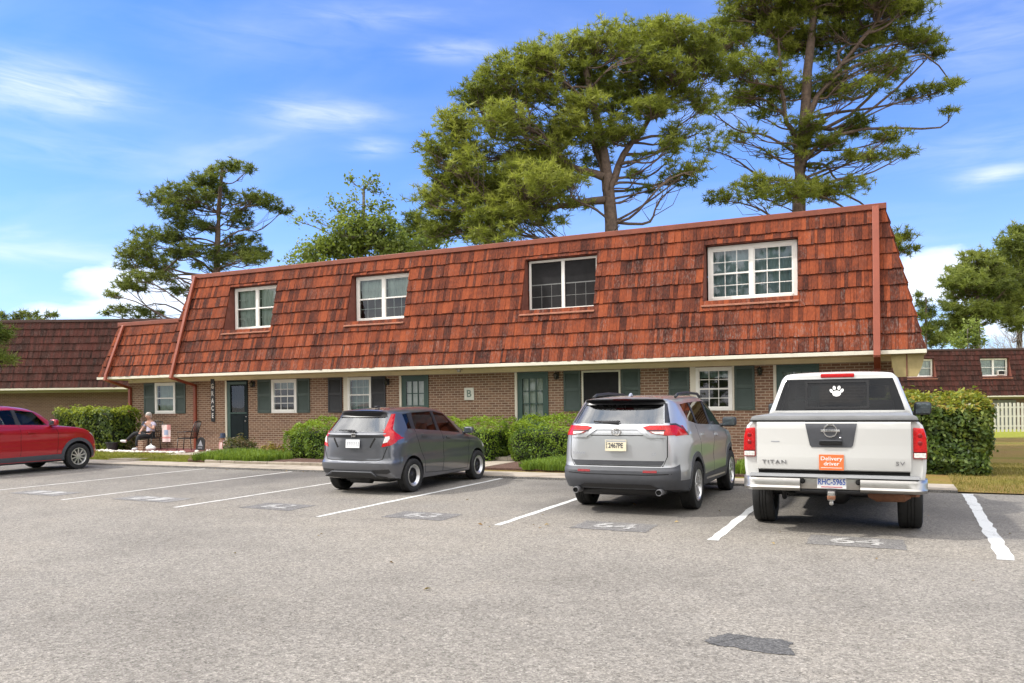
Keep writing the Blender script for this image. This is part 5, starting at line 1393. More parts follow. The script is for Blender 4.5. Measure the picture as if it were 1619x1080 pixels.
    cr += [(6, c, 6, c+1, .35) for c in range(4, 11)] + [(5, c, 5, c+1, .45) for c in range(3, 11)]
    bm, bvh = cage_body(ly, mt, cr, 2, [(.76, .315, .375, .86), (3.37, .315, .375, .86)])
    body = split_body(bm, r, 'grey_paint', 'car_glass', 'hatch_glass')
    for y in (.76, 3.37):
        for sx in (1, -1): wheel(r, sx*.775, y, .315, .20, 'steel', sx)
    seat(r, .38, 2.1); seat(r, -.38, 2.1); seat(r, .36, 1.25, .92); seat(r, -.36, 1.25, .92)
    ds = MB(); ds.box((-.7, 2.75, .5), (.7, 3.2, .98), bev=.08); ds.lathe([(.17, 0), (.185, .01), (.17, .02), (.155, .01), (.17, 0)], 'y', 20, loc=(-.38, 2.62, .93)); ds.build('dashboard', ['car_inside'], r, 40)
    # tail lamps: upper red strip beside the glass, boomerang below
    for sx, vw in ((1, 'right'), (-1, 'left')):
        X = lambda pts: [(sx*a, b) for a, b in pts][::sx]
        tl = panel('tail_light', bvh, X([(.565, 1.475), (.60, 1.475), (.70, 1.20), (.76, 1.13), (.80, 1.07), (.83, 1.03), (.80, .99), (.74, .905), (.60, .875), (.625, .95), (.655, 1.06), (.60, 1.10), (.615, 1.17)]), 'rear', 'red_lens', r, .010, .03, .035)
        cl = panel('lamp_lens', bvh, X([(.655, 1.06), (.71, 1.075), (.725, 1.03), (.70, .965), (.625, .945), (.64, 1.0)]), 'rear', 'clear_lens', tl, .016, .012, .03)
        P = [(.17, 1.19), (.26, 1.17), (.40, 1.07), (.36, 1.04), (.25, .95), (.15, .90)]
        panel('tail_light', bvh, P if sx == 1 else P[::-1], vw, 'red_lens', r, .008, .02, .04)
        # doors, handles, filler
        seam(bvh, [(1.40 + .0, 1.14), (1.36, 1.0), (1.22, .80), (1.18, .42), (1.25, .33)], vw, r) if False else None
        seam(bvh, [(1.86, 1.12), (1.88, .95), (1.90, .60), (1.86, .30)], vw, r)
        seam(bvh, [(.88, 1.19), (.90, 1.02), (1.00, .84), (1.16, .60), (1.20, .34)], vw, r)
        seam(bvh, [(2.92, 1.02), (2.97, .88), (2.95, .55), (2.90, .30)], vw, r)
        seam(bvh, [(1.20, .335), (2.0, .30), (2.90, .30)], vw, r)
        for hy, hz in ((1.06, 1.055), (1.98, .985)):
            h = panel('door_handle', bvh, [(hy, hz - .018), (hy + .20, hz - .022), (hy + .20, hz + .012), (hy, hz + .018)], vw, 'grey_paint', r, .03, .03, .05)
        mirror(r, sx*.80, 2.86, 1.09, 'grey_paint', sx, .20, .14)
        panel('headlight', bvh, [(3.55, .88), (3.92, .76), (3.96, .68), (3.7, .70)], vw, 'clear_lens', r, .006, .02, .05)
        # dark lower vent in the bumper corner and reflector
        panel('bumper_vent', bvh, X([(.42, .455), (.74, .475), (.76, .42), (.70, .385), (.46, .40)]), 'rear', 'black_plastic', r, .004, .012, .04)
    panel('spoiler_trim', bvh, [(-.50, 1.492), (.50, 1.492), (.54, 1.42), (-.54, 1.42)], 'rear', 'gloss_black', r, .010, .02, .05)
    gb = panel('hatch_trim', bvh, [(-.655, 1.128), (.655, 1.128), (.645, 1.108), (.42, 1.098), (-.42, 1.098), (-.645, 1.108)], 'rear', 'plate_grey', r, .014, .02, .05)
    panel('hatch_trim', bvh, [(-.645, 1.090), (.645, 1.090), (.635, 1.045), (-.635, 1.045)], 'rear', 'gloss_black', r, .010, .02, .05)
    # plate hollow edges
    for sx in (1, -1): seam(bvh, [(sx*.46, 1.035), (sx*.36, .865)][::1], 'rear', r, .035, 'hatch_crease', 'seam')
    seam(bvh, [(-.70, .88), (-.62, .655), (-.5, .628), (.5, .628), (.62, .655), (.70, .88)], 'rear', r, .014)
    p = plate(r, 0, .035, .935, 'plate_white', None, None, .31, .155, R(-4))
    k = MB()
    rs = random.Random(3)
    for i in range(6):
        x = -.118 + i*.047; 
        for j in range(3): k.box((x + rs.uniform(-.006, .004), -.008, -.03 + j*.022), (x + .026, -.0065, -.018 + j*.024))
    k.build('worn_marks', ['plate_grey'], p)
    em = MB(); em.box((-.045, -.01, -.038), (.045, .0, .038), bev=.008)
    e = em.build('badge', ['chrome'], r); e.location = (0, .062, 1.095)
    e2 = MB(); e2.box((-.028, -.0125, -.026), (-.014, -.0105, .026), bev=.001); e2.box((.014, -.0125, -.026), (.028, -.0105, .026), bev=.001); e2.box((-.014, -.0125, -.006), (.014, -.0105, .006)); 
    x = e2.build('badge_mark', ['seam'], e)
    w = MB(); w.tube([(-.02, .06, 1.165), (-.30, .085, 1.185)], [.014, .007], 6); w.lathe([(0, -.03), (.03, -.02), (.03, .02)], 'y', 12, loc=(0, .07, 1.16)); w.box((-.34, .078, 1.176), (-.02, .094, 1.190))
    w.build('wiper', ['black_plastic'], r)
    lip = panel('bumper_lip', bvh, [(-.52, .36), (-.44, .43), (.44, .43), (.52, .36), (.70, .33), (.70, .27), (-.70, .27), (-.70, .33)], 'rear', 'black_plastic', r, .012, .02, .05)
    pr = MB(); pr.tube([(-.54, -.012, .35), (-.44, -.022, .42), (.44, -.022, .42), (.54, -.012, .35)], .014, 6); pr.build('bumper_trim', ['grey_cladding'], r)
    ub = MB(); ub.box((-.5, .5, .20), (.5, 3.8, .3), bev=.02); ub.tube([(-.25, .35, .25), (.2, .35, .25)], .07, 10); ub.build('underbody', ['black_plastic'], r)
    an = MB(); an.box((-.035, .78, 1.585), (.035, .88, 1.625), bev=.012); an.build('antenna', ['black_plastic'], r)
    return r
hatchback()

# ------------------------------------------------------------------ silver crossover
def crossover():
    r = empty('crossover', (-3.535, 11.15, 0), R(-.4), 'silver crossover with dark grey lower cladding and twin exhausts', 'car', 'cars parked nose to the walk')
    S = [.70, .95, 1.45, 1.60, 2.42, 2.56, 3.55, 4.25]
    def row(xr, yr, zr, xs, zs, ys=None, xf=(.76, .40), yf=(4.6, 4.76, 4.8), zf=(.5, .5, .5)):
        ys = ys or S
        L_ = [(0, yr[0], zr[0]), (xr[0], yr[1], zr[1]), (xr[1], yr[2], zr[2]), (xr[2], yr[3], zr[3])]
        L_ += [(xs[i] if isinstance(xs, list) else xs, ys[i], zs[i] if isinstance(zs, list) else zs) for i in range(8)]
        L_ += [(xf[0], yf[0], zf[0]), (xf[1], yf[1], zf[1]), (0, yf[2], zf[2])]
        return L_
    G = [.86, 1.10, 1.34, 1.44, 2.36, 2.46, 3.40, 3.62]
    T = [.86, 1.12, 1.36, 1.44, 2.30, 2.38, 2.86, 3.00]
    ly = [
        row((.40, .66, .80), (.34, .34, .36, .46), (.36,)*4, .86, .27, xf=(.70, .36), yf=(4.5, 4.62, 4.64), zf=(.3,)*3),
        row((.42, .72, .875), (.10, .10, .14, .30), (.38,)*4, .925, .32, xf=(.80, .42), yf=(4.56, 4.73, 4.76), zf=(.36,)*3),
        row((.44, .76, .915), (.02, .025, .06, .22), (.52,)*4, .945, .50, xf=(.83, .44), yf=(4.58, 4.78, 4.82), zf=(.52,)*3),
        row((.44, .76, .915), (.02, .025, .06, .22), (.655,)*4, .95, .66, xf=(.83, .44), yf=(4.56, 4.76, 4.8), zf=(.68,)*3),
        row((.44, .74, .90), (.07, .075, .105, .25), (.70,)*4, .922, .78, xf=(.82, .44), yf=(4.54, 4.74, 4.78), zf=(.80,)*3),
        row((.44, .73, .885), (.06, .065, .10, .26), (1.00, 1.0, 1.0, 1.0), .957, [1.04, 1.04, 1.04, 1.04, 1.02, 1.015, .99, .96], xf=(.80, .42), yf=(4.48, 4.66, 4.70), zf=(.93, .95, .95)),
        row((.44, .72, .865), (.075, .08, .115, .30), (1.20,)*4, .925, [1.20, 1.20, 1.20, 1.195, 1.17, 1.165, 1.125, 1.09], xf=(.76, .40), yf=(4.20, 4.36, 4.40), zf=(1.09, 1.12, 1.125)),
        row((.42, .68, .83), (.12, .125, .17, .36), (1.325, 1.325, 1.325, 1.33), [.875, .88, .885, .885, .885, .885, .865, .82], [1.36, 1.33, 1.30, 1.29, 1.255, 1.25, 1.215, 1.20], G, xf=(.73, .40), yf=(3.74, 3.90, 3.95), zf=(1.20, 1.215, 1.22)),
        row((.37, .60, .725), (.46, .465, .50, .62), (1.645, 1.645, 1.64, 1.635), [.74, .745, .75, .75, .755, .755, .735, .72], [1.61, 1.63, 1.64, 1.64, 1.66, 1.66, 1.60, 1.565], T, xf=(.64, .36), yf=(3.06, 3.13, 3.15), zf=(1.57, 1.60, 1.605)),
        row((.37, .58, .675), (.34, .35, .40, .58), (1.705, 1.70, 1.69, 1.68), .685, [1.685, 1.70, 1.71, 1.71, 1.725, 1.725, 1.665, 1.63], [.84, 1.12, 1.36, 1.44, 2.26, 2.34, 2.76, 2.86], xf=(.60, .34), yf=(2.92, 2.98, 3.0), zf=(1.63, 1.66, 1.665)),
        row((.26, .44, .50), (.50, .51, .55, .70), (1.735, 1.732, 1.73, 1.725), .52, [1.74, 1.755, 1.76, 1.76, 1.77, 1.77, 1.735, 1.715], [.9, 1.12, 1.36, 1.44, 2.22, 2.3, 2.64, 2.72], xf=(.42, .24), yf=(2.78, 2.82, 2.83), zf=(1.70, 1.715, 1.72)),
    ]
    mt = {}
    for c in (0, 1): mt[(7, c)] = 1
    mt[(7, 4)] = 1; mt[(7, 5)] = 1; mt[(7, 6)] = 2; mt[(7, 7)] = 1; mt[(7, 8)] = 2; mt[(7, 9)] = 1; mt[(7, 12)] = 1; mt[(7, 13)] = 1
    for c in range(14): mt[(0, c)] = 3; mt[(1, c)] = 3
    for c in (0, 1, 2): mt[(2, c)] = 3; mt[(3, c)] = 3
    cr = [(7, c, 7, c+1, .75) for c in range(14)] + [(8, c, 8, c+1, .7) for c in range(14)] + [(7, c, 8, c, .8) for c in (2, 4, 6, 7, 8, 9, 10, 12)]
    cr += [(9, c, 9, c+1, .8) for c in range(0, 3)] + [(3, c, 3, c+1, .9) for c in range(0, 4)] + [(4, c, 4, c+1, .7) for c in range(0, 3)] + [(1, c, 1, c+1, .6) for c in range(14)] + [(2, c, 2, c+1, .4) for c in range(14)]
    cr += [(6, c, 6, c+1, .5) for c in range(0, 11)] + [(5, c, 5, c+1, .5) for c in range(3, 11)]
    bm, bvh = cage_body(ly, mt, cr, 2, [(1.17, .365, .435, .95), (4.0, .365, .435, .95)])
    split_body(bm, r, 'silver_paint', 'dark_glass', 'hatch_glass')
    for y in (1.17, 4.0):
        for sx in (1, -1): wheel(r, sx*.845, y, .365, .235, 'five', sx)
    seat(r, .42, 2.5, 1.1); seat(r, -.42, 2.5, 1.1); seat(r, .40, 1.5, 1.05); seat(r, -.40, 1.5, 1.05)
    ds = MB(); ds.box((-.78, 3.3, .6), (.78, 3.8, 1.16), bev=.08); ds.build('dashboard', ['car_inside'], r, 40)
    for sx, vw in ((1, 'right'), (-1, 'left')):
        X = lambda pts: [(sx*a, b) for a, b in pts][::sx]
        t = panel('tail_light', bvh, X([(.39, 1.285), (.48, 1.31), (.72, 1.31), (.86, 1.30), (.90, 1.22), (.90, 1.165), (.72, 1.165), (.52, 1.20)]), 'rear', 'red_lens', r, .016, .04, .035)
        panel('lamp_lens', bvh, X([(.50, 1.222), (.69, 1.222), (.69, 1.180), (.57, 1.194)]), 'rear', 'clear_lens', t, .022, .012, .03)
        panel('lamp_edge', bvh, X([(.44, 1.245), (.705, 1.245), (.705, 1.232), (.46, 1.232)]), 'rear', 'black_plastic', t, .024, .012, .03)
        P = [(.24, 1.31), (.34, 1.31), (.50, 1.25), (.62, 1.16), (.26, 1.155)]
        t2 = panel('tail_light', bvh, P if sx == 1 else P[::-1], vw, 'red_lens', r, .010, .02, .035)
        P = [(.26, 1.335), (.38, 1.335), (.52, 1.275), (.68, 1.155), (.60, 1.155), (.48, 1.24), (.36, 1.30), (.26, 1.31)]
        panel('lamp_edge', bvh, P if sx == 1 else P[::-1], vw, 'black_plastic', t2, .006, .01, .04)
        panel('reflector', bvh, X([(.40, .665), (.60, .665), (.60, .632), (.40, .632)]), 'rear', 'dark_red_lens', r, .006, .01, .05)
        seam(bvh, [(2.42, 1.25), (2.44, 1.0), (2.42, .55), (2.40, .46)], vw, r)
        seam(bvh, [(1.24, 1.30), (1.26, 1.15), (1.42, .96), (1.60, .70), (1.66, .46)], vw, r)
        seam(bvh, [(3.50, 1.22), (3.55, 1.05), (3.53, .70), (3.48, .46)], vw, r)
        # arch and sill cladding
        for ay in (1.17, 4.0):
            A = [(ay + .515*math.cos(a), .365 + .515*math.sin(a)) for a in np.linspace(-.12, math.pi + .12, 22)]
            B = [(ay + .437*math.cos(a), .365 + .437*math.sin(a)) for a in np.linspace(-.12, math.pi + .12, 22)]
            panel('arch_trim', bvh, (A + B[::-1]) if sx == 1 else (A + B[::-1])[::-1], vw, 'grey_cladding', r, .012, .03, .06)
        panel('sill_trim', bvh, [(1.66, .335), (3.5, .335), (3.52, .46), (1.64, .46)], vw, 'grey_cladding', r, .010, .02, .1)
        panel('sill_trim', bvh, [(1.80, .40), (3.35, .37), (3.36, .392), (1.80, .43)], vw, 'dull_chrome', r, .018, .01, .1)
        for hy, hz in ((1.48, 1.135), (2.56, 1.095)): panel('door_handle', bvh, [(hy, hz - .02), (hy + .22, hz - .026), (hy + .22, hz + .012), (hy, hz + .02)], vw, 'silver_paint', r, .035, .035, .05)
        mirror(r, sx*.90, 3.42, 1.28, 'black_plastic', sx, .24, .17)
        rl = MB(); rl.tube([(sx*.66, .95, 1.72), (sx*.655, 1.1, 1.765), (sx*.655, 1.7, 1.79), (sx*.65, 2.5, 1.775), (sx*.645, 2.72, 1.715)], .022, 8); rl.build('roof_rail', ['black_plastic'], r)
        ex = MB(); ex.lathe([(.038, -.16), (.043, -.165), (.048, -.15), (.048, .1)], 'y', 20, loc=(sx*.63, .19, .352)); ex.lathe([(0, -.14), (.042, -.14)], 'y', 20, mi=1, loc=(sx*.63, .19, .352)); ex.build('exhaust_tip', ['emblem_grey', 'seam'], r)
        panel('glass_edge', bvh, X([(.612, 1.625), (.645, 1.625), (.745, 1.345), (.685, 1.345)]), 'rear', 'black_plastic', r, .008, .02, .05)
        # body line from glass to lamp, bright strip
        panel('chrome_strip', bvh, X([(0, 1.275), (.335, 1.275), (.50, 1.165), (.72, 1.150), (.72, 1.132), (.47, 1.135), (.31, 1.250), (0, 1.25)]), 'rear', 'dull_chrome' if False else 'silver_paint', r, .018, .02, .04)
        panel('headlight', bvh, [(4.2, 1.0), (4.52, .94), (4.56, .86), (4.3, .88)], vw, 'clear_lens', r, .006, .02, .05)
    panel('spoiler_trim', bvh, [(-.60, 1.682), (.60, 1.682), (.635, 1.61), (-.635, 1.61)], 'rear', 'gloss_black', r, .010, .02, .05)
    panel('brake_light', bvh, [(-.14, 1.690), (.14, 1.690), (.14, 1.672), (-.14, 1.672)], 'rear', 'dark_red_lens', r, .012, .02, .05)
    seam(bvh, [(-.735, 1.16), (-.735, .86), (-.68, .725), (.68, .725), (.735, .86), (.735, 1.16)], 'rear', r, .012)
    seam(bvh, [(-.40, 1.165), (.40, 1.165)], 'rear', r, .012)
    panel('cladding_shadow', bvh, [(-.70, .80), (.70, .80), (.66, .735), (-.66, .735)], 'rear', 'grey_cladding', r, .004, .01, .06)
    seam(bvh, [(-.80, .615), (-.45, .60), (.45, .60), (.80, .615)], 'rear', r, .012)
    panel('bumper_step', bvh, [(-.5, .46), (.5, .46), (.62, .40), (-.62, .40)], 'rear', 'black_plastic', r, .006, .01, .06)
    p = plate(r, 0, .035, 1.02, 'plate_cream', '2467PE', 'plate_ink', .32, .165, R(-3), size=.10)
    lettering('plate_lettering', '2\n2', .05, 'plate_ink', p, .001, (-.138, -.0075, .0), bold=.001)
    bar = MB(); bar.box((-.15, -.0075, .052), (.15, -.0062, .074)); bar.build('plate_band', ['plate_grey'], p)
    em = MB(); em.lathe([(.055, 0), (.062, -.006), (.055, -.010), (.048, -.006), (.055, 0)], 'y', 24)
    e = em.build('badge', ['dull_chrome'], r); e.location = (0, .068, 1.215); e.scale = (1.25, 1, .85)
    e2 = MB(); e2.lathe([(.030, -.002), (.036, -.007), (.030, -.010), (.024, -.006), (.030, -.002)], 'y', 20); x = e2.build('badge_mark', ['dull_chrome'], e); x.scale = (.62, 1, 1.45)
    lettering('badge_lettering', 'RAV4', .055, 'plate_grey', r, .002, (-.58, .058, .90), bold=.001, sx=1.5)
    lettering('badge_lettering', 'LE', .05, 'plate_grey', r, .002, (.56, .058, .90), bold=.001, sx=1.3)
    w = MB(); w.box((-.37, .128, 1.352), (.04, .150, 1.378), bev=.008); w.tube([(.02, .12, 1.345), (-.36, .145, 1.362)], [.022, .008], 8); w.build('wiper', ['black_plastic'], r)
    an = MB(); an.prism([(0, 0), (.16, 0), (.13, .035), (.10, .055)], 'x', -.02, .02, bev=.008); a = an.build('antenna', ['silver_paint'], r); a.location = (0, .72, 1.735)
    ub = MB(); ub.box((-.6, .5, .26), (.6, 4.3, .4), bev=.02); ub.tube([(-.6, .35, .35), (.6, .35, .35)], .09, 10); ub.build('underbody', ['black_plastic'], r)
    return r
crossover()

# ------------------------------------------------------------------ red crossover at the left edge
def red_suv():
    r = empty('crossover', (-20.62, 10.93, 0), R(0), 'red crossover with dark wheel arches cut by the left edge', 'car', 'cars parked nose to the walk')
    S = [.66, .90, 1.40, 1.52, 2.40, 2.54, 3.35, 4.05]
    def row(xr, yr, zr, xs, zs, ys=None, xf=(.76, .40), yf=(4.36, 4.50, 4.54), zf=(.5, .5, .5)):
        ys = ys or S
        L_ = [(0, yr[0], zr[0]), (xr[0], yr[1], zr[1]), (xr[1], yr[2], zr[2]), (xr[2], yr[3], zr[3])]
        L_ += [(xs[i] if isinstance(xs, list) else xs, ys[i], zs[i] if isinstance(zs, list) else zs) for i in range(8)]
        L_ += [(xf[0], yf[0], zf[0]), (xf[1], yf[1], zf[1]), (0, yf[2], zf[2])]
        return L_
    G = [.70, .95, 1.15, 1.25, 2.03, 2.13, 2.86, 3.06]
    T = [.80, 1.02, 1.20, 1.28, 1.98, 2.05, 2.56, 2.68]
    ly = [
        row((.40, .66, .80), (.26, .26, .28, .40), (.32,)*4, .86, .24, xf=(.70, .36), yf=(4.24, 4.36, 4.38), zf=(.26,)*3),
        row((.42, .72, .86), (.06, .06, .10, .26), (.36,)*4, .925, .28, xf=(.80, .42), yf=(4.30, 4.46, 4.50), zf=(.30,)*3),
        row((.44, .74, .89), (.0, .005, .05, .22), (.52,)*4, .94, .46, xf=(.84, .46), yf=(4.32, 4.52, 4.56), zf=(.48,)*3),
        row((.44, .74, .89), (.02, .025, .06, .22), (.68,)*4, .945, .64, xf=(.84, .46), yf=(4.30, 4.50, 4.54), zf=(.68,)*3),
        row((.44, .73, .88), (.06, .065, .09, .24), (.78,)*4, .925, .82, xf=(.83, .45), yf=(4.27, 4.46, 4.50), zf=(.86,)*3),
        row((.44, .72, .87), (.05, .055, .09, .26), (1.02,)*4, .952, [1.03, 1.03, 1.03, 1.03, 1.01, 1.01, 1.0, .985], xf=(.78, .42), yf=(4.18, 4.36, 4.40), zf=(.985, 1.0, 1.0)),
        row((.43, .70, .85), (.10, .105, .14, .32), (1.16,)*4, .92, [1.18, 1.18, 1.18, 1.18, 1.16, 1.155, 1.14, 1.11], xf=(.74, .40), yf=(3.80, 3.96, 4.0), zf=(1.11, 1.14, 1.15)),
        row((.40, .66, .80), (.20, .21, .25, .42), (1.27,)*4, [.86, .865, .87, .87, .87, .87, .85, .81], [1.27, 1.265, 1.26, 1.255, 1.23, 1.225, 1.20, 1.19], G, xf=(.72, .40), yf=(3.18, 3.34, 3.38), zf=(1.19, 1.205, 1.21)),
        row((.36, .58, .69), (.52, .53, .56, .68), (1.59, 1.59, 1.585, 1.58), [.71, .72, .725, .725, .73, .73, .71, .695], [1.575, 1.59, 1.60, 1.605, 1.62, 1.62, 1.555, 1.52], T, xf=(.62, .35), yf=(2.75, 2.82, 2.84), zf=(1.53, 1.56, 1.565)),
        row((.34, .55, .64), (.38, .39, .44, .62), (1.66, 1.655, 1.645, 1.635), .655, [1.635, 1.655, 1.665, 1.67, 1.685, 1.685, 1.62, 1.585], [.78, 1.02, 1.2, 1.28, 1.94, 2.0, 2.46, 2.57], xf=(.58, .33), yf=(2.63, 2.69, 2.71), zf=(1.59, 1.62, 1.625)),
        row((.26, .42, .48), (.55, .56, .6, .72), (1.69, 1.688, 1.685, 1.68), .50, [1.69, 1.705, 1.715, 1.72, 1.73, 1.73, 1.69, 1.67], [.85, 1.02, 1.2, 1.28, 1.9, 1.96, 2.36, 2.44], xf=(.40, .22), yf=(2.50, 2.54, 2.55), zf=(1.66, 1.675, 1.68)),
    ]
    mt = {}
    for c in (0, 1): mt[(7, c)] = 1
    mt[(7, 4)] = 1; mt[(7, 5)] = 2; mt[(7, 6)] = 2; mt[(7, 7)] = 1; mt[(7, 8)] = 2; mt[(7, 9)] = 1; mt[(7, 12)] = 1; mt[(7, 13)] = 1
    for c in range(14): mt[(0, c)] = 3
    for c in range(3, 12): mt[(1, c)] = 0
    cr = [(7, c, 7, c+1, .75) for c in range(14)] + [(8, c, 8, c+1, .7) for c in range(14)] + [(7, c, 8, c, .8) for c in (2, 4, 5, 7, 8, 9, 10, 12)]
    cr += [(1, c, 1, c+1, .5) for c in range(14)] + [(6, c, 6, c+1, .3) for c in range(3, 11)] + [(5, c, 5, c+1, .5) for c in range(3, 11)]
    bm, bvh = cage_body(ly, mt, cr, 2, [(.88, .345, .415, .945), (3.68, .345, .415, .945)])
    split_body(bm, r, 'red_paint', 'car_glass')
    for y in (.88, 3.68):
        for sx in (1, -1): wheel(r, sx*.845, y, .345, .23, 'ten', sx)
    seat(r, .42, 2.15, 1.05); seat(r, -.42, 2.15, 1.05); seat(r, .40, 1.3, 1.0); seat(r, -.40, 1.3, 1.0)
    ds = MB(); ds.box((-.78, 2.8, .6), (.78, 3.25, 1.13), bev=.08); ds.build('dashboard', ['car_inside'], r, 40)
    for sx, vw in ((1, 'right'), (-1, 'left')):
        for ay in (.88, 3.68):
            A = [(ay + .505*math.cos(a), .345 + .505*math.sin(a)) for a in np.linspace(-.15, math.pi + .15, 22)]
            B = [(ay + .417*math.cos(a), .345 + .417*math.sin(a)) for a in np.linspace(-.15, math.pi + .15, 22)]
            panel('arch_trim', bvh, (A + B[::-1]) if sx == 1 else (A + B[::-1])[::-1], vw, 'grey_cladding', r, .012, .03, .06)
        panel('sill_trim', bvh, [(1.36, .27), (3.20, .27), (3.18, .44), (1.38, .42)], vw, 'grey_cladding', r, .012, .02, .1)
        seam(bvh, [(2.07, 1.23), (2.10, 1.0), (2.10, .6), (2.08, .44)], vw, r)
        seam(bvh, [(3.02, 1.19), (3.10, 1.0), (3.10, .7), (3.06, .44)], vw, r)
        seam(bvh, [(1.10, 1.25), (1.12, 1.1), (1.24, .9), (1.40, .65), (1.42, .44)], vw, r)
        for hy, hz in ((1.40, 1.07), (2.26, 1.05)): panel('door_handle', bvh, [(hy, hz - .02), (hy + .22, hz - .024), (hy + .22, hz + .014), (hy, hz + .02)], vw, 'red_paint', r, .035, .035, .05)
        mirror(r, sx*.88, 2.92, 1.27, 'red_paint', sx, .23, .17)
        hl = panel('headlight', bvh, [(3.98, 1.03), (4.26, .99), (4.36, .90), (4.34, .84), (4.22, .86), (4.06, .96)], vw, 'clear_lens', r, .008, .03, .04)
        panel('turn_signal', bvh, [(3.98, 1.035), (4.10, 1.02), (4.10, .975), (4.02, .985)], vw, 'amber_lens', hl, .014, .012, .04)
        panel('reflector', bvh, [(4.19, .66), (4.24, .66), (4.24, .60), (4.19, .60)], vw, 'amber_lens', r, .006, .01, .04)
    panel('grille', bvh, [(-.48, .95), (.48, .95), (.36, .58), (-.36, .58)], 'front', 'black_plastic', r, .01, .02, .08)
    ub = MB(); ub.box((-.6, .5, .22), (.6, 4.1, .36), bev=.02); ub.build('underbody', ['black_plastic'], r)
    return r
red_suv()
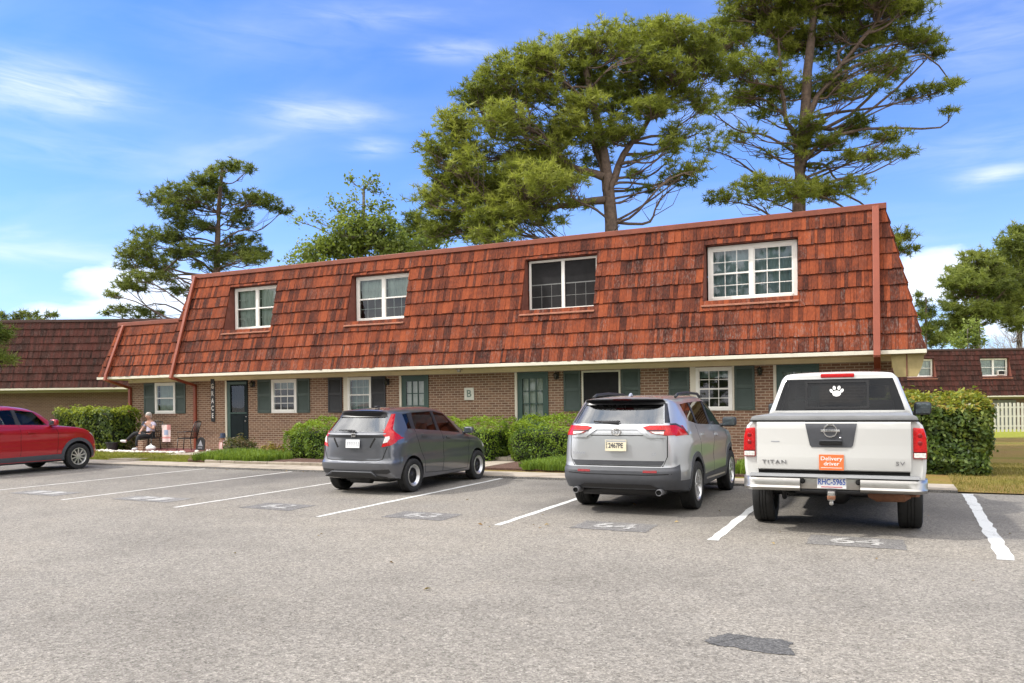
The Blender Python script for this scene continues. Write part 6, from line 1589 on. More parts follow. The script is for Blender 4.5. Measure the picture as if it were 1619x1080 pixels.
# ------------------------------------------------------------------ white pickup
def pickup():
    r = empty('pickup_truck', (-.575, 10.40, 0), R(.5), 'white pickup truck with orange sticker on tailgate and paw decal in rear window', 'pickup truck', 'cars parked nose to the walk')
    # --- cab and hood
    S = [2.36, 2.50, 2.62, 3.05, 3.15, 3.75, 3.85, 4.85]
    def row(xr, yr, zr, xs, zs, ys=None, xf=(.86, .45), yf=(5.2, 5.32, 5.35), zf=(.6, .6, .6)):
        ys = ys or S
        L_ = [(0, yr, zr), (xr[0], yr, zr), (xr[1], yr, zr), (xr[2], yr + .05, zr)]
        L_ += [(xs[i] if isinstance(xs, list) else xs, ys[i], zs[i] if isinstance(zs, list) else zs) for i in range(8)]
        L_ += [(xf[0], yf[0], zf[0]), (xf[1], yf[1], zf[1]), (0, yf[2], zf[2])]
        return L_
    T = [2.40, 2.50, 2.60, 3.02, 3.08, 3.34, 3.40, 3.62]
    T2 = [2.36, 2.48, 2.58, 2.98, 3.04, 3.24, 3.30, 3.44]
    ly = [
        row((.45, .74, .90), 2.20, .48, .93, .46, xf=(.80, .42), yf=(5.12, 5.24, 5.26), zf=(.46,)*3),
        row((.45, .80, .98), 2.20, .56, 1.00, .54, xf=(.90, .46), yf=(5.18, 5.32, 5.35), zf=(.54,)*3),
        row((.45, .82, 1.0), 2.20, .90, 1.03, .90, xf=(.92, .48), yf=(5.20, 5.34, 5.37), zf=(.90,)*3),
        row((.45, .82, .995), 2.20, 1.18, 1.02, 1.18, xf=(.90, .48), yf=(5.14, 5.30, 5.33), zf=(1.14, 1.16, 1.16)),
        row((.45, .82, .985), 2.20, 1.40, 1.0, [1.38, 1.38, 1.38, 1.36, 1.36, 1.34, 1.33, 1.28], xf=(.84, .46), yf=(4.9, 5.04, 5.08), zf=(1.27, 1.29, 1.30)),
        row((.44, .895, .965), 2.20, 1.485, .97, [1.46, 1.46, 1.46, 1.44, 1.44, 1.43, 1.42, 1.36], [2.36, 2.5, 2.62, 3.02, 3.12, 3.7, 3.8, 4.1], xf=(.80, .44), yf=(4.16, 4.28, 4.32), zf=(1.36, 1.375, 1.38)),
        row((.40, .735, .79), 2.33, 1.965, .80, [1.955, 1.96, 1.965, 1.97, 1.97, 1.95, 1.945, 1.92], T, xf=(.70, .40), yf=(3.70, 3.78, 3.80), zf=(1.90, 1.915, 1.92)),
        row((.38, .66, .72), 2.33, 2.035, .735, [2.03, 2.035, 2.04, 2.045, 2.045, 2.03, 2.02, 1.99], T2, xf=(.64, .36), yf=(3.50, 3.56, 3.58), zf=(1.97, 1.99, 1.99)),
        row((.28, .44, .50), 2.45, 2.065, .54, [2.065, 2.07, 2.075, 2.08, 2.08, 2.07, 2.06, 2.05], [2.52, 2.56, 2.62, 2.95, 3.0, 3.14, 3.18, 3.28], xf=(.46, .26), yf=(3.34, 3.38, 3.39), zf=(2.04, 2.05, 2.05)),
    ]
    mt = {(5, 0): 1, (5, 1): 1, (5, 5): 1, (5, 6): 2, (5, 7): 2, (5, 8): 1, (5, 9): 1, (5, 12): 1, (5, 13): 1}
    cr = [(5, c, 5, c+1, .8) for c in range(14)] + [(6, c, 6, c+1, .75) for c in range(14)] + [(5, c, 6, c, .85) for c in (2, 5, 6, 8, 10, 12)] + [(1, c, 1, c+1, .7) for c in range(14)] + [(0, c, 0, c+1, .7) for c in range(14)]
    cr += [(k, 3, k+1, 3, .4) for k in range(5)] + [(7, c, 7, c+1, .4) for c in range(4)]
    bm, bvh = cage_body(ly, mt, cr, 2, [(4.30, .41, .50, 1.03)])
    split_body(bm, r, 'white_paint', 'cab_glass')
    # --- bed with its wheel arches
    sec = [(.86, .60), (.985, .60), (1.012, .66), (1.032, .82), (1.037, 1.05), (1.030, 1.22), (1.0, 1.335), (.955, 1.385), (.90, 1.40), (.86, 1.395)]
    for sx in (1, -1):
        b = bmesh.new()
        ys = [.10, .13, .5, .9, 1.3, 1.7, 2.16]
        rings = []
        for y in ys:
            inset = .035 if y == .10 else 0
            rings.append([b.verts.new((sx*(x - inset*(1 if x > .95 else 0)), y, z)) for x, z in sec])
        n = len(sec)
        for i in range(len(ys)-1):
            for k in range(n): b.faces.new((rings[i][k], rings[i][(k+1) % n], rings[i+1][(k+1) % n], rings[i+1][k]))
        b.faces.new(rings[0]); b.faces.new(rings[-1][::-1])
        bmesh.ops.recalc_face_normals(b, faces=b.faces[:])
        me = bpy.data.meshes.new('t'); b.to_mesh(me); b.free()
        for i in range(3): me.materials.append(None)
        o = bpy.data.objects.new('t', me); COL.objects.link(o); cut = []
        for sx in (sx,):
            t = bmesh.new(); bmesh.ops.create_cone(t, cap_ends=True, segments=40, radius1=.49, radius2=.49, depth=.8, matrix=Matrix.Translation((sx*1.0, 1.06, .42)) @ Matrix.Rotation(R(90), 4, 'Y'))
            for f in t.faces: f.material_index = 2
            cm = bpy.data.meshes.new('c'); t.to_mesh(cm); t.free()
            for i in range(3): cm.materials.append(None)
            co = bpy.data.objects.new('c', cm); COL.objects.link(co); cut.append(co)
            m = o.modifiers.new('b', 'BOOLEAN'); m.operation = 'DIFFERENCE'; m.object = co; m.solver = 'EXACT'; m.material_mode = 'INDEX'
        dg = bpy.context.evaluated_depsgraph_get(); dg.update()
        mb = bpy.data.meshes.new_from_object(o.evaluated_get(dg)); 
        for c in cut: bpy.data.objects.remove(c)
        bpy.data.objects.remove(o)
        b = bmesh.new(); b.from_mesh(mb); bb = BVHTree.FromBMesh(b)
        bed = from_bm('bed_side', b, ['white_paint', 'white_paint', 'black_plastic'], r, 35)
    fl = MB(); fl.box((-.87, .16, .66), (.87, 2.16, .72), mi=0); fl.box((-.87, 2.08, .72), (.87, 2.15, 1.38)); fl.build('bed_floor', ['black_plastic'], r)
    # tonneau
    tn = MB(); tn.prism([(-.955, 1.402), (.955, 1.402), (.935, 1.445), (.90, 1.462), (-.90, 1.462), (-.935, 1.445)], 'y', .06, 2.17, bev=.008)
    tn.box((-.955, .055, 1.385), (.955, .075, 1.4015), mi=1)
    tn.build('bed_cover', ['tonneau', 'seam'], r, 40)
    # tailgate with its gaps
    tg = MB(); pts = []
    tg.prism([(.095, .785), (.055, .80), (.048, .95), (.050, 1.10), (.040, 1.30), (.046, 1.375), (.07, 1.392), (.13, 1.392), (.13, .785)], 'x', -.872, .872, bev=.006)
    tailg = tg.build('tailgate', ['white_paint'], r, 30)
    gp = MB(); gp.box((-.895, .105, .735), (.895, .14, 1.39)); gp.build('tailgate_gap', ['seam'], r)
    tb = BVHTree.FromObject(tailg, bpy.context.evaluated_depsgraph_get())
    # dark centre panel with the round badge and the pull handle
    hp = panel('handle_panel', tb, [(-.30, 1.388), (.295, 1.388), (.245, 1.10), (.225, 1.075), (-.225, 1.075), (-.245, 1.10)], 'rear', 'grey_cladding', tailg, .008, .012, .05)
    hd = MB(); hd.box((-.135, .016, 1.105), (.125, .034, 1.145), bev=.006); hd.box((-.13, .012, 1.148), (.12, .03, 1.165), bev=.005, mi=1); hd.build('tailgate_handle', ['seam', 'grey_cladding'], tailg)
    em = MB(); em.lathe([(.060, -.0), (.068, -.012), (.080, -.012), (.086, 0)], 'y', 32); em.box((-.108, -.014, -.014), (.108, -.001, .014), bev=.003)
    e = em.build('badge', ['chrome'], tailg, 40); e.location = (-.008, .036, 1.275)
    lettering('badge_lettering', 'NISSAN', .030, 'seam', e, .001, (0, -.0155, 0), bold=.0005, sx=1.15)
    lk = MB(); lk.lathe([(0, -.006), (.010, -.005), (.012, 0)], 'y', 12, loc=(.105, .034, 1.19)); lk.build('lock', ['chrome'], tailg)
    lettering('badge_lettering', 'TITAN', .066, 'emblem_grey', tailg, .003, (-.665, .046, .885), sx=1.30, space=1.25)
    lettering('badge_lettering', 'SV', .066, 'emblem_grey', tailg, .003, (.755, .046, .888), sx=1.25, space=1.2)
    sk = MB(); sk.box((-.14, .038, .797), (.14, .046, .985)); s_ = sk.build('sticker', ['orange_sticker'], tailg)
    lettering('sticker_lettering', 'Delivery\ndriver', .066, 'sticker_white', s_, .0005, (0, .0365, .905), bold=.0006, sx=1.1)
    ln = MB(); ln.box((-.12, .0365, .822), (.12, .0378, .828)); ln.build('sticker_line', ['sticker_white'], s_)
    sm = MB(); sm.box((-.70, .0455, 1.135), (-.60, .0475, 1.148), bev=.0008); sm.build('scuff', ['plate_grey'], tailg)
    # tail lamps
    for sx in (1, -1):
        t = MB()
        t.prism([(sx*.893, .945), (sx*1.036, .945), (sx*1.040, 1.05), (sx*1.034, 1.20), (sx*1.008, 1.305), (sx*.893, 1.315)][::1], 'y', .072, .30, mi=0, bev=.012)
        tl = t.build('tail_light', ['red_lens'], r, 40)
        c = MB(); c.box((sx*.902, .060, .958), (sx*1.028, .0715, 1.015), bev=.005); c.build('reverse_lens', ['clear_lens'], tl)
        k = MB(); k.box((sx*.895, .0655, 1.018), (sx*1.034, .0705, 1.026)); k.build('lamp_edge', ['seam'], tl)
        for z in (1.13, 1.22):
            k = MB(); k.lathe([(0, -.004), (.022, -.003), (.026, 0)], 'y', 16, loc=(sx*.965, .0705, z)); k.build('lamp_bulb', ['dark_red_lens'], tl)
    # rear bumper: bright shell, step pad, plate recess
    bp = MB()
    prof = [(-.01, .60), (-.03, .575), (.0, .545), (.05, .53), (.16, .53), (.16, .705), (.04, .705), (.005, .69), (-.012, .655)]
    def wing(x0, x1, sx, y0=0, y1=0):
        t = bmesh.new(); st = []
        n = 10
        for i in range(n + 1):
            u = i/n; x = x0 + (x1 - x0)*u; dy = y0 + (y1 - y0)*u
            k = max(0, (abs(x) - .90)/.145); dy += .16*k**2.2
            st.append([t.verts.new((x, y + dy, z - .0*k)) for y, z in prof])
        for i in range(n):
            for j in range(len(prof)): t.faces.new((st[i][j], st[i][(j+1) % len(prof)], st[i+1][(j+1) % len(prof)], st[i+1][j]))
        t.faces.new(st[0]); t.faces.new(st[-1][::-1]); bmesh.ops.recalc_face_normals(t, faces=t.faces[:])
        bp.add(t, 0)
    wing(.32, 1.045, 1); wing(-1.045, -.36, -1)
    bp.box((-.359, .055, .56), (.319, .16, .70), mi=0, bev=.01)
    bp.build('rear_bumper', ['dull_chrome'], r, 38)
    sp = MB(); sp.prism([(.0, .707), (.035, .742), (.16, .745), (.16, .707)], 'x', -.96, .96, bev=.006); sp.build('step_pad', ['tonneau'], r)
    bl = MB()
    for x in (-.335, .30): bl.lathe([(0, -.02), (.028, -.018), (.032, .0), (.032, .05)], 'y', 16, loc=(x, .035, .655))
    bl.build('bumper_bolt', ['seam'], r)
    p = plate(r, -.0, .05, .655, 'plate_white', 'RHC-5965', 'plate_blue', .33, .165, 0, size=.098)
    pr = MB(); pr.box((-.12, -.0078, .050), (.12, -.0064, .066)); pr.box((-.12, -.0078, -.070), (.12, -.0064, -.057)); pr.build('plate_band', ['plate_red'], p)
    ht = MB(); ht.tube([(-.40, .10, .535), (.40, .10, .535)], .032, 10); ht.box((-.055, -.01, .495), (.055, .12, .565), mi=0, bev=.006); ht.box((-.42, .06, .52), (-.36, .13, .60), bev=.006); ht.box((.36, .06, .52), (.42, .13, .60), bev=.006)
    hitch = ht.build('tow_hitch', ['steel_black'], r, 40)
    bm_ = MB(); bm_.box((-.042, -.10, .44), (.042, .02, .55), bev=.012); bm_.box((-.046, -.105, .455), (.046, -.02, .50), mi=1, bev=.006); bm_.lathe([(.025, .39), (.022, .44)], 'z', 12, loc=(0, -.05, 0)); bm_.ball((0, -.05, .405), .028, 0); bm_.build('tow_ball', ['dull_chrome', 'rust'], r, 40)
    # wheels and what hangs below
    for y in (1.06, 4.30):
        for sx in (1, -1): wheel(r, sx*.885, y, .415, .275, 'truck', sx)
    ub = MB(); ub.box((-.42, .3, .52), (-.32, 4.9, .64)); ub.box((.32, .3, .52), (.42, 4.9, .64)); ub.tube([(-.8, 1.06, .42), (.8, 1.06, .42)], .055, 10); ub.ball((0.05, 1.06, .42), (.16, .18, .16)); ub.box((-.8, 1.7, .45), (.8, 4.8, .56))
    ub.tube([(-.62, .8, .36), (-.60, .55, .50)], .03, 8)
    ub.build('underbody', ['black_plastic'], r, 40)
    mf = MB(); mf.tube([(.42, .50, .475), (.50, .46, .47), (.80, .46, .475), (.86, .50, .48)], [.05, .085, .085, .05], 14); mf.tube([(.86, .5, .48), (.95, .36, .50)], .032, 10); mf.build('muffler', ['rust'], r, 40)
    pp = MB(); pp.tube([(-.55, .3, .515), (-.50, .25, .48), (-.45, .3, .47)], .03, 8); pp.build('tow_wiring', ['seam'], r)
    # rear glass: sliding middle pane frame, decal, dark borders
    fr = []
    for a, bq in ((-.455, 'l'), (.385, 'r')):
        panel('slider_frame', bvh, [(a, 1.515), (a + .03, 1.515), (a + .03, 1.93), (a, 1.93)], 'rear', 'gloss_black', r, .006, .012, .06)
    panel('slider_frame', bvh, [(-.425, 1.515), (.385, 1.515), (.385, 1.55), (-.425, 1.55)], 'rear', 'gloss_black', r, .006, .012, .06)
    panel('slider_frame', bvh, [(-.425, 1.90), (.385, 1.90), (.385, 1.93), (-.425, 1.93)], 'rear', 'gloss_black', r, .006, .012, .06)
    paw = MB()
    def disc(cx, cz, rx, rz, rot=0):
        P = []
        for i in range(20):
            a = 2*math.pi*i/20; u, v = rx*math.cos(a), rz*math.sin(a); P.append((cx + u*math.cos(rot) - v*math.sin(rot), cz + u*math.sin(rot) + v*math.cos(rot)))
        paw.prism(P, 'y', -.001, .001)
    disc(0, -.025, .058, .045)
    for cx, cz, a in ((-.072, .015, .5), (-.032, .060, .15), (.032, .062, -.15), (.072, .018, -.5)): disc(cx, cz, .021, .031, a)
    pw = paw.build('paw_decal', ['sticker_white'], r); h = bvh.ray_cast(Vector((-.02, -2, 1.76)), Vector((0, 1, 0)))
    pw.location = (-.02, h[0].y - .012, 1.765); pw.rotation_euler = (R(-15.5), 0, 0)
    bl_ = MB(); bl_.box((-.24, 2.315, 1.975), (.22, 2.36, 2.035), bev=.014); bl_.box((-.24, 2.31, 1.992), (-.06, 2.318, 2.022), mi=1); bl_.box((.04, 2.31, 1.992), (.20, 2.318, 2.022), mi=1)
    bl_.build('brake_light', ['red_lens', 'red_lens'], r, 40)
    for sx in (1, -1):
        mirror(r, sx*(1.05 if sx > 0 else .97), 3.62, 1.50, 'black_plastic', sx, .24 if sx > 0 else .17, .20)
        seam(bvh, [(3.10, 1.44), (3.12, 1.2), (3.12, .6)], 'right' if sx == 1 else 'left', r)
        seam(bvh, [(sx*.84, 2.0), (sx*.905, 1.46)], 'rear', r, .008) if False else None
    for x in (-.52, .52): seat(r, x, 3.0, 1.42).location = (0, 0, .12)
    rg = MB()
    for x in (-.70, .66): rg.box((x, 2.19, 1.435), (x + .08, 2.199, 1.448))
    rg.build('bed_lamp', ['seam'], r)
    return r
pickup()
# ---------------------------------------------------------------- small things along the wall
def lantern(x, z, label):
    r = empty('wall_lantern', (x, WY - .005, z), 0, label, 'wall lamp', 'lanterns beside the doors')
    b = MB(); b.box((-.045, -.025, -.10), (.045, .0, .10), bev=.008); b.tube([(0, -.02, .04), (0, -.09, .10), (0, -.13, .08)], .010, 8); b.build('bracket', ['black_iron'], r)
    l = MB(); l.lathe([(.0, -.13), (.03, -.12), (.045, -.10)], 'z', 6, loc=(0, -.13, 0)); l.lathe([(.085, .03), (.05, .075), (.012, .10), (0, .13)], 'z', 6, loc=(0, -.13, 0))
    for i in range(6):
        a = i*math.pi/3; l.tube([(.045*math.cos(a), -.13 + .045*math.sin(a), -.10), (.075*math.cos(a), -.13 + .075*math.sin(a), .03)], .006, 4)
    l.build('lamp_head', ['black_iron'], r)
    g = MB(); g.lathe([(.038, -.10), (.066, .03)], 'z', 6, loc=(0, -.13, 0)); g.build('lamp_glass', ['house_glass'], r)
    return r
lantern(-19.80, 2.40, 'black lantern right of the dark storm door'); lantern(-14.26, 2.36, 'black lantern left of the half hidden green door')
lantern(-8.48, 2.42, 'black lantern right of the nine pane green door'); lantern(-2.86, 2.40, 'weathered lantern left of the green door behind the pickup')
pq = MB(); pq.box((-11.515, WY - .03, 1.745), (-11.19, WY - .002, 2.12), bev=.008)
o = pq.build('wall_plaque', ['plaque']); tag(o, 'pale square plaque with letter B on the brick wall', 'plaque')
lettering('plaque_letter', 'B', .30, 'plaque_letter', o, .003, (-11.352, WY - .034, 1.93), bold=.006)
fl = MB(); fl.box((-11.60, 20.98, 2.645), (-11.42, 21.12, 2.682), bev=.01); fl.lathe([(0, 2.58), (.05, 2.58), (.06, 2.60), (.06, 2.645)], 'z', 14, loc=(-11.51, 21.05, 0)); tag(fl.build('soffit_light', ['dull_chrome']), 'small flush light under the eave above the plaque', 'light')
# vertical word sign
sg = MB(); sg.box((-21.79, WY - .035, 1.09), (-21.61, WY - .003, 2.62), bev=.01)
o = sg.build('word_sign', ['black_iron']); tag(o, 'tall narrow black sign with white letters down it', 'sign')
for i, ch in enumerate('GRACE'): lettering('sign_letter', ch, .24, 'sign_white', o, .002, (-21.70, WY - .038, 2.35 - i*.262), bold=.004, sx=.72)
# small flag on its stand
r = empty('garden_flag', (-22.73, 20.25, .115), R(10), 'small white and red flag with blue emblem on a black stand', 'flag')
s = MB(); s.tube([(0, .01, 0), (0, .01, .90), (.0, .01, .92), (-.27, .01, .92)], .010, 6); s.tube([(-.02, .01, .92), (.16, .01, .92)], .008, 6); s.build('stand', ['black_iron'], r)
f = MB()
nx, nz = 8, 10
for i in range(nx):
    for j in range(nz):
        def P(a, b): u, v = a/nx, b/nz; return (-.20 + .36*u - .03*v*(u - .5), .0 + .012*math.sin(u*7 + v*2), .90 - .60*v)
        f.face([P(i, j), P(i+1, j), P(i+1, j+1), P(i, j+1)], 2 if 2 <= i <= 5 and 3 <= j <= 5 else 1 if (i >= 5 and j < 3) or j in (7,) else 0)
f.build('cloth', ['flag_white', 'flag_red', 'flag_blue'], r)
# black metal chair at the right of the bed
def metal_chair(loc, rz, label, grp):
    r = empty('patio_chair', loc, rz, label, 'chair', grp)
    def M(name, fn):
        m = MB(); fn(m); return m.build(name, ['black_iron'], r)
    M('seat', lambda m: m.box((-.25, -.24, .40), (.25, .24, .435), bev=.015))
    def back(m):
        for sx in (-1, 1): m.tube([(sx*.24, .23, .42), (sx*.25, .30, .70), (sx*.24, .40, .98)], .018, 6)
        m.tube([(-.24, .40, .98), (0, .42, 1.02), (.24, .40, .98)], .02, 6)
        for x in (-.14, -.07, 0, .07, .14): m.tube([(x, .24, .43), (x, .31, .70), (x, .41, 1.0)], .010, 5)
    M('backrest', back)
    for sx in (-1, 1):
        for sy in (-1, 1): M('leg', lambda m: m.tube([(sx*.23, sy*.22, .41), (sx*.25, sy*.26, .0)], .016, 6))
        M('armrest', lambda m: (m.tube([(sx*.25, -.20, .42), (sx*.26, -.22, .64), (sx*.26, .30, .66)], .015, 6)))
    return r
metal_chair((-22.15, 20.62, .115), R(-68), 'black metal patio chair by the downspout with nobody on it', 'black patio chairs')
metal_chair((-23.78, 20.45, .115), R(12), 'black metal patio chair the person sits on', 'black patio chairs')
# round topped plaque standing on the ground
dp = MB(); P = [(.20*math.cos(a), .26 + .20*math.sin(a)) for a in np.linspace(0, math.pi, 16)]
dp.prism([(.20, .0)] + P + [(-.20, .0)], 'y', 0, .03, mi=0, bev=.006); dp.prism([(-.12, .14), (.12, .14), (0, .36)], 'y', -.006, -.001, mi=1); dp.box((-.10, -.006, .06), (.10, -.001, .10), mi=1)
o = dp.build('yard_plaque', ['black_iron', 'plate_grey']); o.location = (-21.7, 20.75, .11); o.rotation_euler = (R(-8), 0, 0); tag(o, 'round topped dark plaque standing against the wall under the word sign', 'plaque')
# tall hat figurine at the storm door
r = empty('garden_gnome', (-20.62, 20.75, .11), R(-10), 'small patriotic gnome with striped body and blue hat at the storm door', 'figurine')
b = MB(); b.lathe([(.10, 0), (.13, .05), (.12, .22), (.09, .34), (.05, .38)], 'z', 16, mi=0)
for a in range(0, 16, 2):
    th = 2*math.pi*a/16; b.tube([(.128*math.cos(th), .128*math.sin(th), .05), (.122*math.cos(th), .122*math.sin(th), .22), (.094*math.cos(th), .094*math.sin(th), .33)], .014, 4, mi=1)
b.build('body', ['flag_white', 'flag_red'], r, 50)
hd = MB(); hd.ball((0, -.02, .41), .07); hd.ball((0, -.09, .41), .018); hd.lathe([(.09, .36), (.06, .30), (0, .24)], 'z', 10, loc=(0, -.05, 0)); hd.build('head', ['skin'], r, 50)
ht = MB(); ht.lathe([(.14, .45), (.14, .465), (.09, .475), (.085, .60), (0, .61)], 'z', 18); ht.build('hat', ['gnome_blue'], r, 40)
# brick pedestal and white bag by the person's chair
bp = MB(); bp.box((-.10, -.10, 0), (.10, .10, .36)); o = bp.build('brick_pedestal', ['brick']); o.location = (-23.66, 20.02, .115); o.rotation_euler = (0, 0, R(8)); tag(o, 'short square brick pedestal in front of the seated person', 'pedestal')
wb = MB(); wb.ball((0, 0, .09), (.20, .14, .10), seg=16); wb.tube([(-.1, 0, .15), (0, 0, .24), (.1, 0, .15)], .012, 6); o = wb.build('white_bag', ['shoes'], smooth=60); o.location = (-23.22, 20.0, .115); tag(o, 'small white bag on the red mulch beside the brick pedestal', 'bag')
pt = MB(); pt.lathe([(0, 0), (.14, 0), (.20, .26), (.22, .27), (.22, .30), (.18, .30), (.17, .25)], 'z', 18); o = pt.build('plant_pot', ['black_plastic'], smooth=50); o.location = (-24.85, 19.75, .11); tag(o, 'dark plant pot at the hedge end left of the person', 'plant pot')

# white picket fence in front of the distant block
fr_ = empty('picket_fence', FWD*49 + RGT*27.5 + Vector((0, 0, -.55)), TH, 'white picket fence on the lawn before the distant dark red block', 'fence')
m = MB()
for z in (.35, .95, 1.5): m.box((0, .03, z), (24, .07, z + .09))
m.build('rail', ['fence_white'], fr_)
pm = bpy.data.meshes.new('picket'); q = MB(); q.prism([(-.072, -.15), (.072, -.15), (.072, 1.78), (.05, 1.82), (-.05, 1.82), (-.072, 1.78)], 'y', 0, .025); q.bm.to_mesh(pm); q.bm.free(); pm.materials.append(MATS['fence_white'])
for i in range(96):
    o = bpy.data.objects.new('picket', pm); COL.objects.link(o); o.parent = fr_; o.location = (.1 + i*.247, 0, random.uniform(-.012, .012))

# ---------------------------------------------------------------- the seated person
def skin_mesh(name, verts, edges, radii, mat, parent, sub=2, root=0):
    me = bpy.data.meshes.new(name); me.from_pydata(verts, edges, [])
    o = bpy.data.objects.new(name, me); COL.objects.link(o)
    m = o.modifiers.new('skin', 'SKIN'); 
    m.use_smooth_shade = True
    for i, r_ in enumerate(radii):
        sv = me.skin_vertices[0].data[i]; sv.radius = r_ if isinstance(r_, tuple) else (r_, r_); sv.use_root = (i == root)
    s = o.modifiers.new('sub', 'SUBSURF'); s.levels = sub; s.render_levels = sub
    dg = bpy.context.evaluated_depsgraph_get(); dg.update()
    m2 = bpy.data.meshes.new_from_object(o.evaluated_get(dg)); bpy.data.objects.remove(o)
    m2.materials.clear()
    for p in m2.polygons: p.use_smooth = True
    return link_mesh(name, m2, mat, parent)
def person():
    r = empty('person', (-23.78, 20.40, .115), 0, 'grey haired person in pale lilac shirt and dark trousers sitting with crossed legs', 'person')
    # local: x right, y to the wall, z up. The person faces the lot, knees a little to the left
    V, E_, Rd = [], [], []
    def add(p, r_, par=None):
        V.append(p); Rd.append(r_)
        if par is not None: E_.append((par, len(V)-1))
        return len(V)-1
    pel = add((0, .05, .54), (.15, .12)); wai = add((.0, .09, .68), (.145, .11), pel); che = add((.0, .10, .86), (.165, .115), wai); sho = add((.0, .07, .98), (.12, .09), che); nec = add((.0, .03, 1.07), .05, sho); hd0 = add((.0, -.005, 1.13), .07, nec); hd1 = add((.005, -.03, 1.205), .092, hd0); hd2 = add((.005, -.015, 1.27), .075, hd1)
    # right leg (photo left) crosses over, its foot out to the left
    h1 = add((-.09, -.02, .53), .092, pel); k1 = add((-.27, -.36, .60), .068, h1); c1 = add((-.46, -.40, .45), .056, k1); a1 = add((-.62, -.44, .33), .040, c1)
    h2 = add((.09, -.02, .53), .092, pel); k2 = add((-.02, -.42, .50), .070, h2); c2 = add((-.05, -.44, .28), .056, k2); a2 = add((-.08, -.42, .10), .042, c2)
    s1 = add((-.185, .07, .95), .062, sho); e1 = add((-.30, -.03, .72), .044, s1); w1 = add((-.20, -.22, .62), .030, e1)
    s2 = add((.185, .07, .95), .062, sho); e2 = add((.31, -.06, .74), .044, s2); w2 = add((.12, -.20, .90), .030, e2)
    body = skin_mesh('body', V, E_, Rd, 'skin', r)
    # shirt, trousers over the body
    skin_mesh('shirt', [(0, .06, .58), (0, .09, .70), (0, .10, .86), (0, .07, .985), (-.185, .07, .955), (-.26, .01, .82), (.185, .07, .955), (.265, .005, .83)], [(0, 1), (1, 2), (2, 3), (3, 4), (4, 5), (3, 6), (6, 7)], [(.175, .14), (.17, .13), (.185, .13), (.125, .10), .082, .070, .082, .070], 'shirt', r)
    skin_mesh('trousers', [(0, .05, .54), (-.09, -.02, .53), (-.27, -.36, .60), (-.46, -.40, .45), (-.59, -.43, .35), (.09, -.02, .53), (-.02, -.42, .50), (-.05, -.44, .28), (-.075, -.425, .14)], [(0, 1), (1, 2), (2, 3), (3, 4), (0, 5), (5, 6), (6, 7), (7, 8)], [(.165, .135), .105, .082, .070, .060, .105, .084, .070, .062], 'trousers', r)
    for (hx, hy, hz), (tx, ty, tz) in (((-.62, -.42, .31), (-.80, -.52, .33)), ((-.08, -.40, .05), (-.10, -.62, .045))):
        m = MB(); d = Vector((tx - hx, ty - hy, tz - hz))
        m.tube([(hx, hy, hz), tuple(Vector((hx, hy, hz)) + d*.3), tuple(Vector((hx, hy, hz)) + d*.75), (tx, ty, tz)], [.045, .055, .052, .030], 10); m.build('shoe', ['shoes'], r, 50)
    hr = MB(); hr.ball((.005, .005, 1.255), (.105, .105, .095), seg=18); hr.ball((.005, .04, 1.19), (.10, .075, .09), seg=16); hr.build('hair', ['hair'], r, 60)
    fc = MB()
    fc.lathe([(.012, 0), (.016, .02), (.008, .045), (0, .05)], 'z', 8, loc=(.005, -.128, 1.17)); 
    for sx in (-1, 1): fc.ball((.005 + sx*.095, -.01, 1.19), (.014, .025, .032), seg=8)
    fc.build('nose_and_ears', ['skin'], r, 60)
    ey = MB()
    for sx in (-1, 1): ey.ball((.005 + sx*.034, -.112, 1.205), (.012, .008, .006), seg=8)
    ey.box((-.022, -.120, 1.140), (.032, -.112, 1.146)); ey.build('eyes_and_mouth', ['seam'], r)
    # hands: palm and five bent fingers each
    for (wx, wy, wz), dv, cv in (((-.20, -.22, .62), Vector((.75, -.6, -.15)), Vector((0, 0, -1))), ((.12, -.20, .90), Vector((-.75, -.25, .45)), Vector((-.2, -1, 0)))):
        dv.normalize(); sv = dv.cross(cv).normalized(); b = Vector((wx, wy, wz))
        vs = [b, b + dv*.045, b + dv*.085]; ed = [(0, 1), (1, 2)]; rd = [.024, (.034, .018), (.036, .016)]
        for k, ln in zip((-1.5, -.5, .5, 1.5), (.055, .068, .072, .062)):
            base = b + dv*.085 + sv*k*.018; i0 = len(vs)
            vs += [base, base + dv*ln*.5 + cv*.008, base + dv*ln*.8 + cv*ln*.42]; ed += [(2, i0), (i0, i0+1), (i0+1, i0+2)]; rd += [.0095, .0088, .0075]
        i0 = len(vs); vs += [b + dv*.035 + sv*.040, b + dv*.07 + sv*.058 + cv*.02]; ed += [(1, i0), (i0, i0+1)]; rd += [.012, .009]
        skin_mesh('hand', [tuple(v) for v in vs], ed, rd, 'skin', r, 1)
    return r
person()
ph = MB(); ph.box((-.04, -.006, -.075), (.04, .006, .075), bev=.006); o = ph.build('phone', ['navy']); o.location = (-23.74, 20.13, 1.06); o.rotation_euler = (R(-20), R(18), R(15)); tag(o, 'dark phone held up by the seated person', 'phone')
# ---------------------------------------------------------------- sky, sun, camera
W = bpy.data.worlds.new('World'); SC.world = W; W.use_nodes = True
nt = W.node_tree; nt.nodes.clear()
out = nt.nodes.new('ShaderNodeOutputWorld'); bg = nt.nodes.new('ShaderNodeBackground'); L(nt, bg.outputs[0], out.inputs[0])
SUN = Vector((-.62, -.30, .73)).normalized()
sk = nt.nodes.new('ShaderNodeTexSky'); sk.sky_type = 'NISHITA'; sk.sun_disc = False
sk.sun_elevation = math.asin(SUN.z); sk.sun_rotation = math.atan2(SUN.x, SUN.y); sk.air_density = 1.0; sk.dust_density = .6; sk.ozone_density = 2.2
tc = nt.nodes.new('ShaderNodeTexCoord')
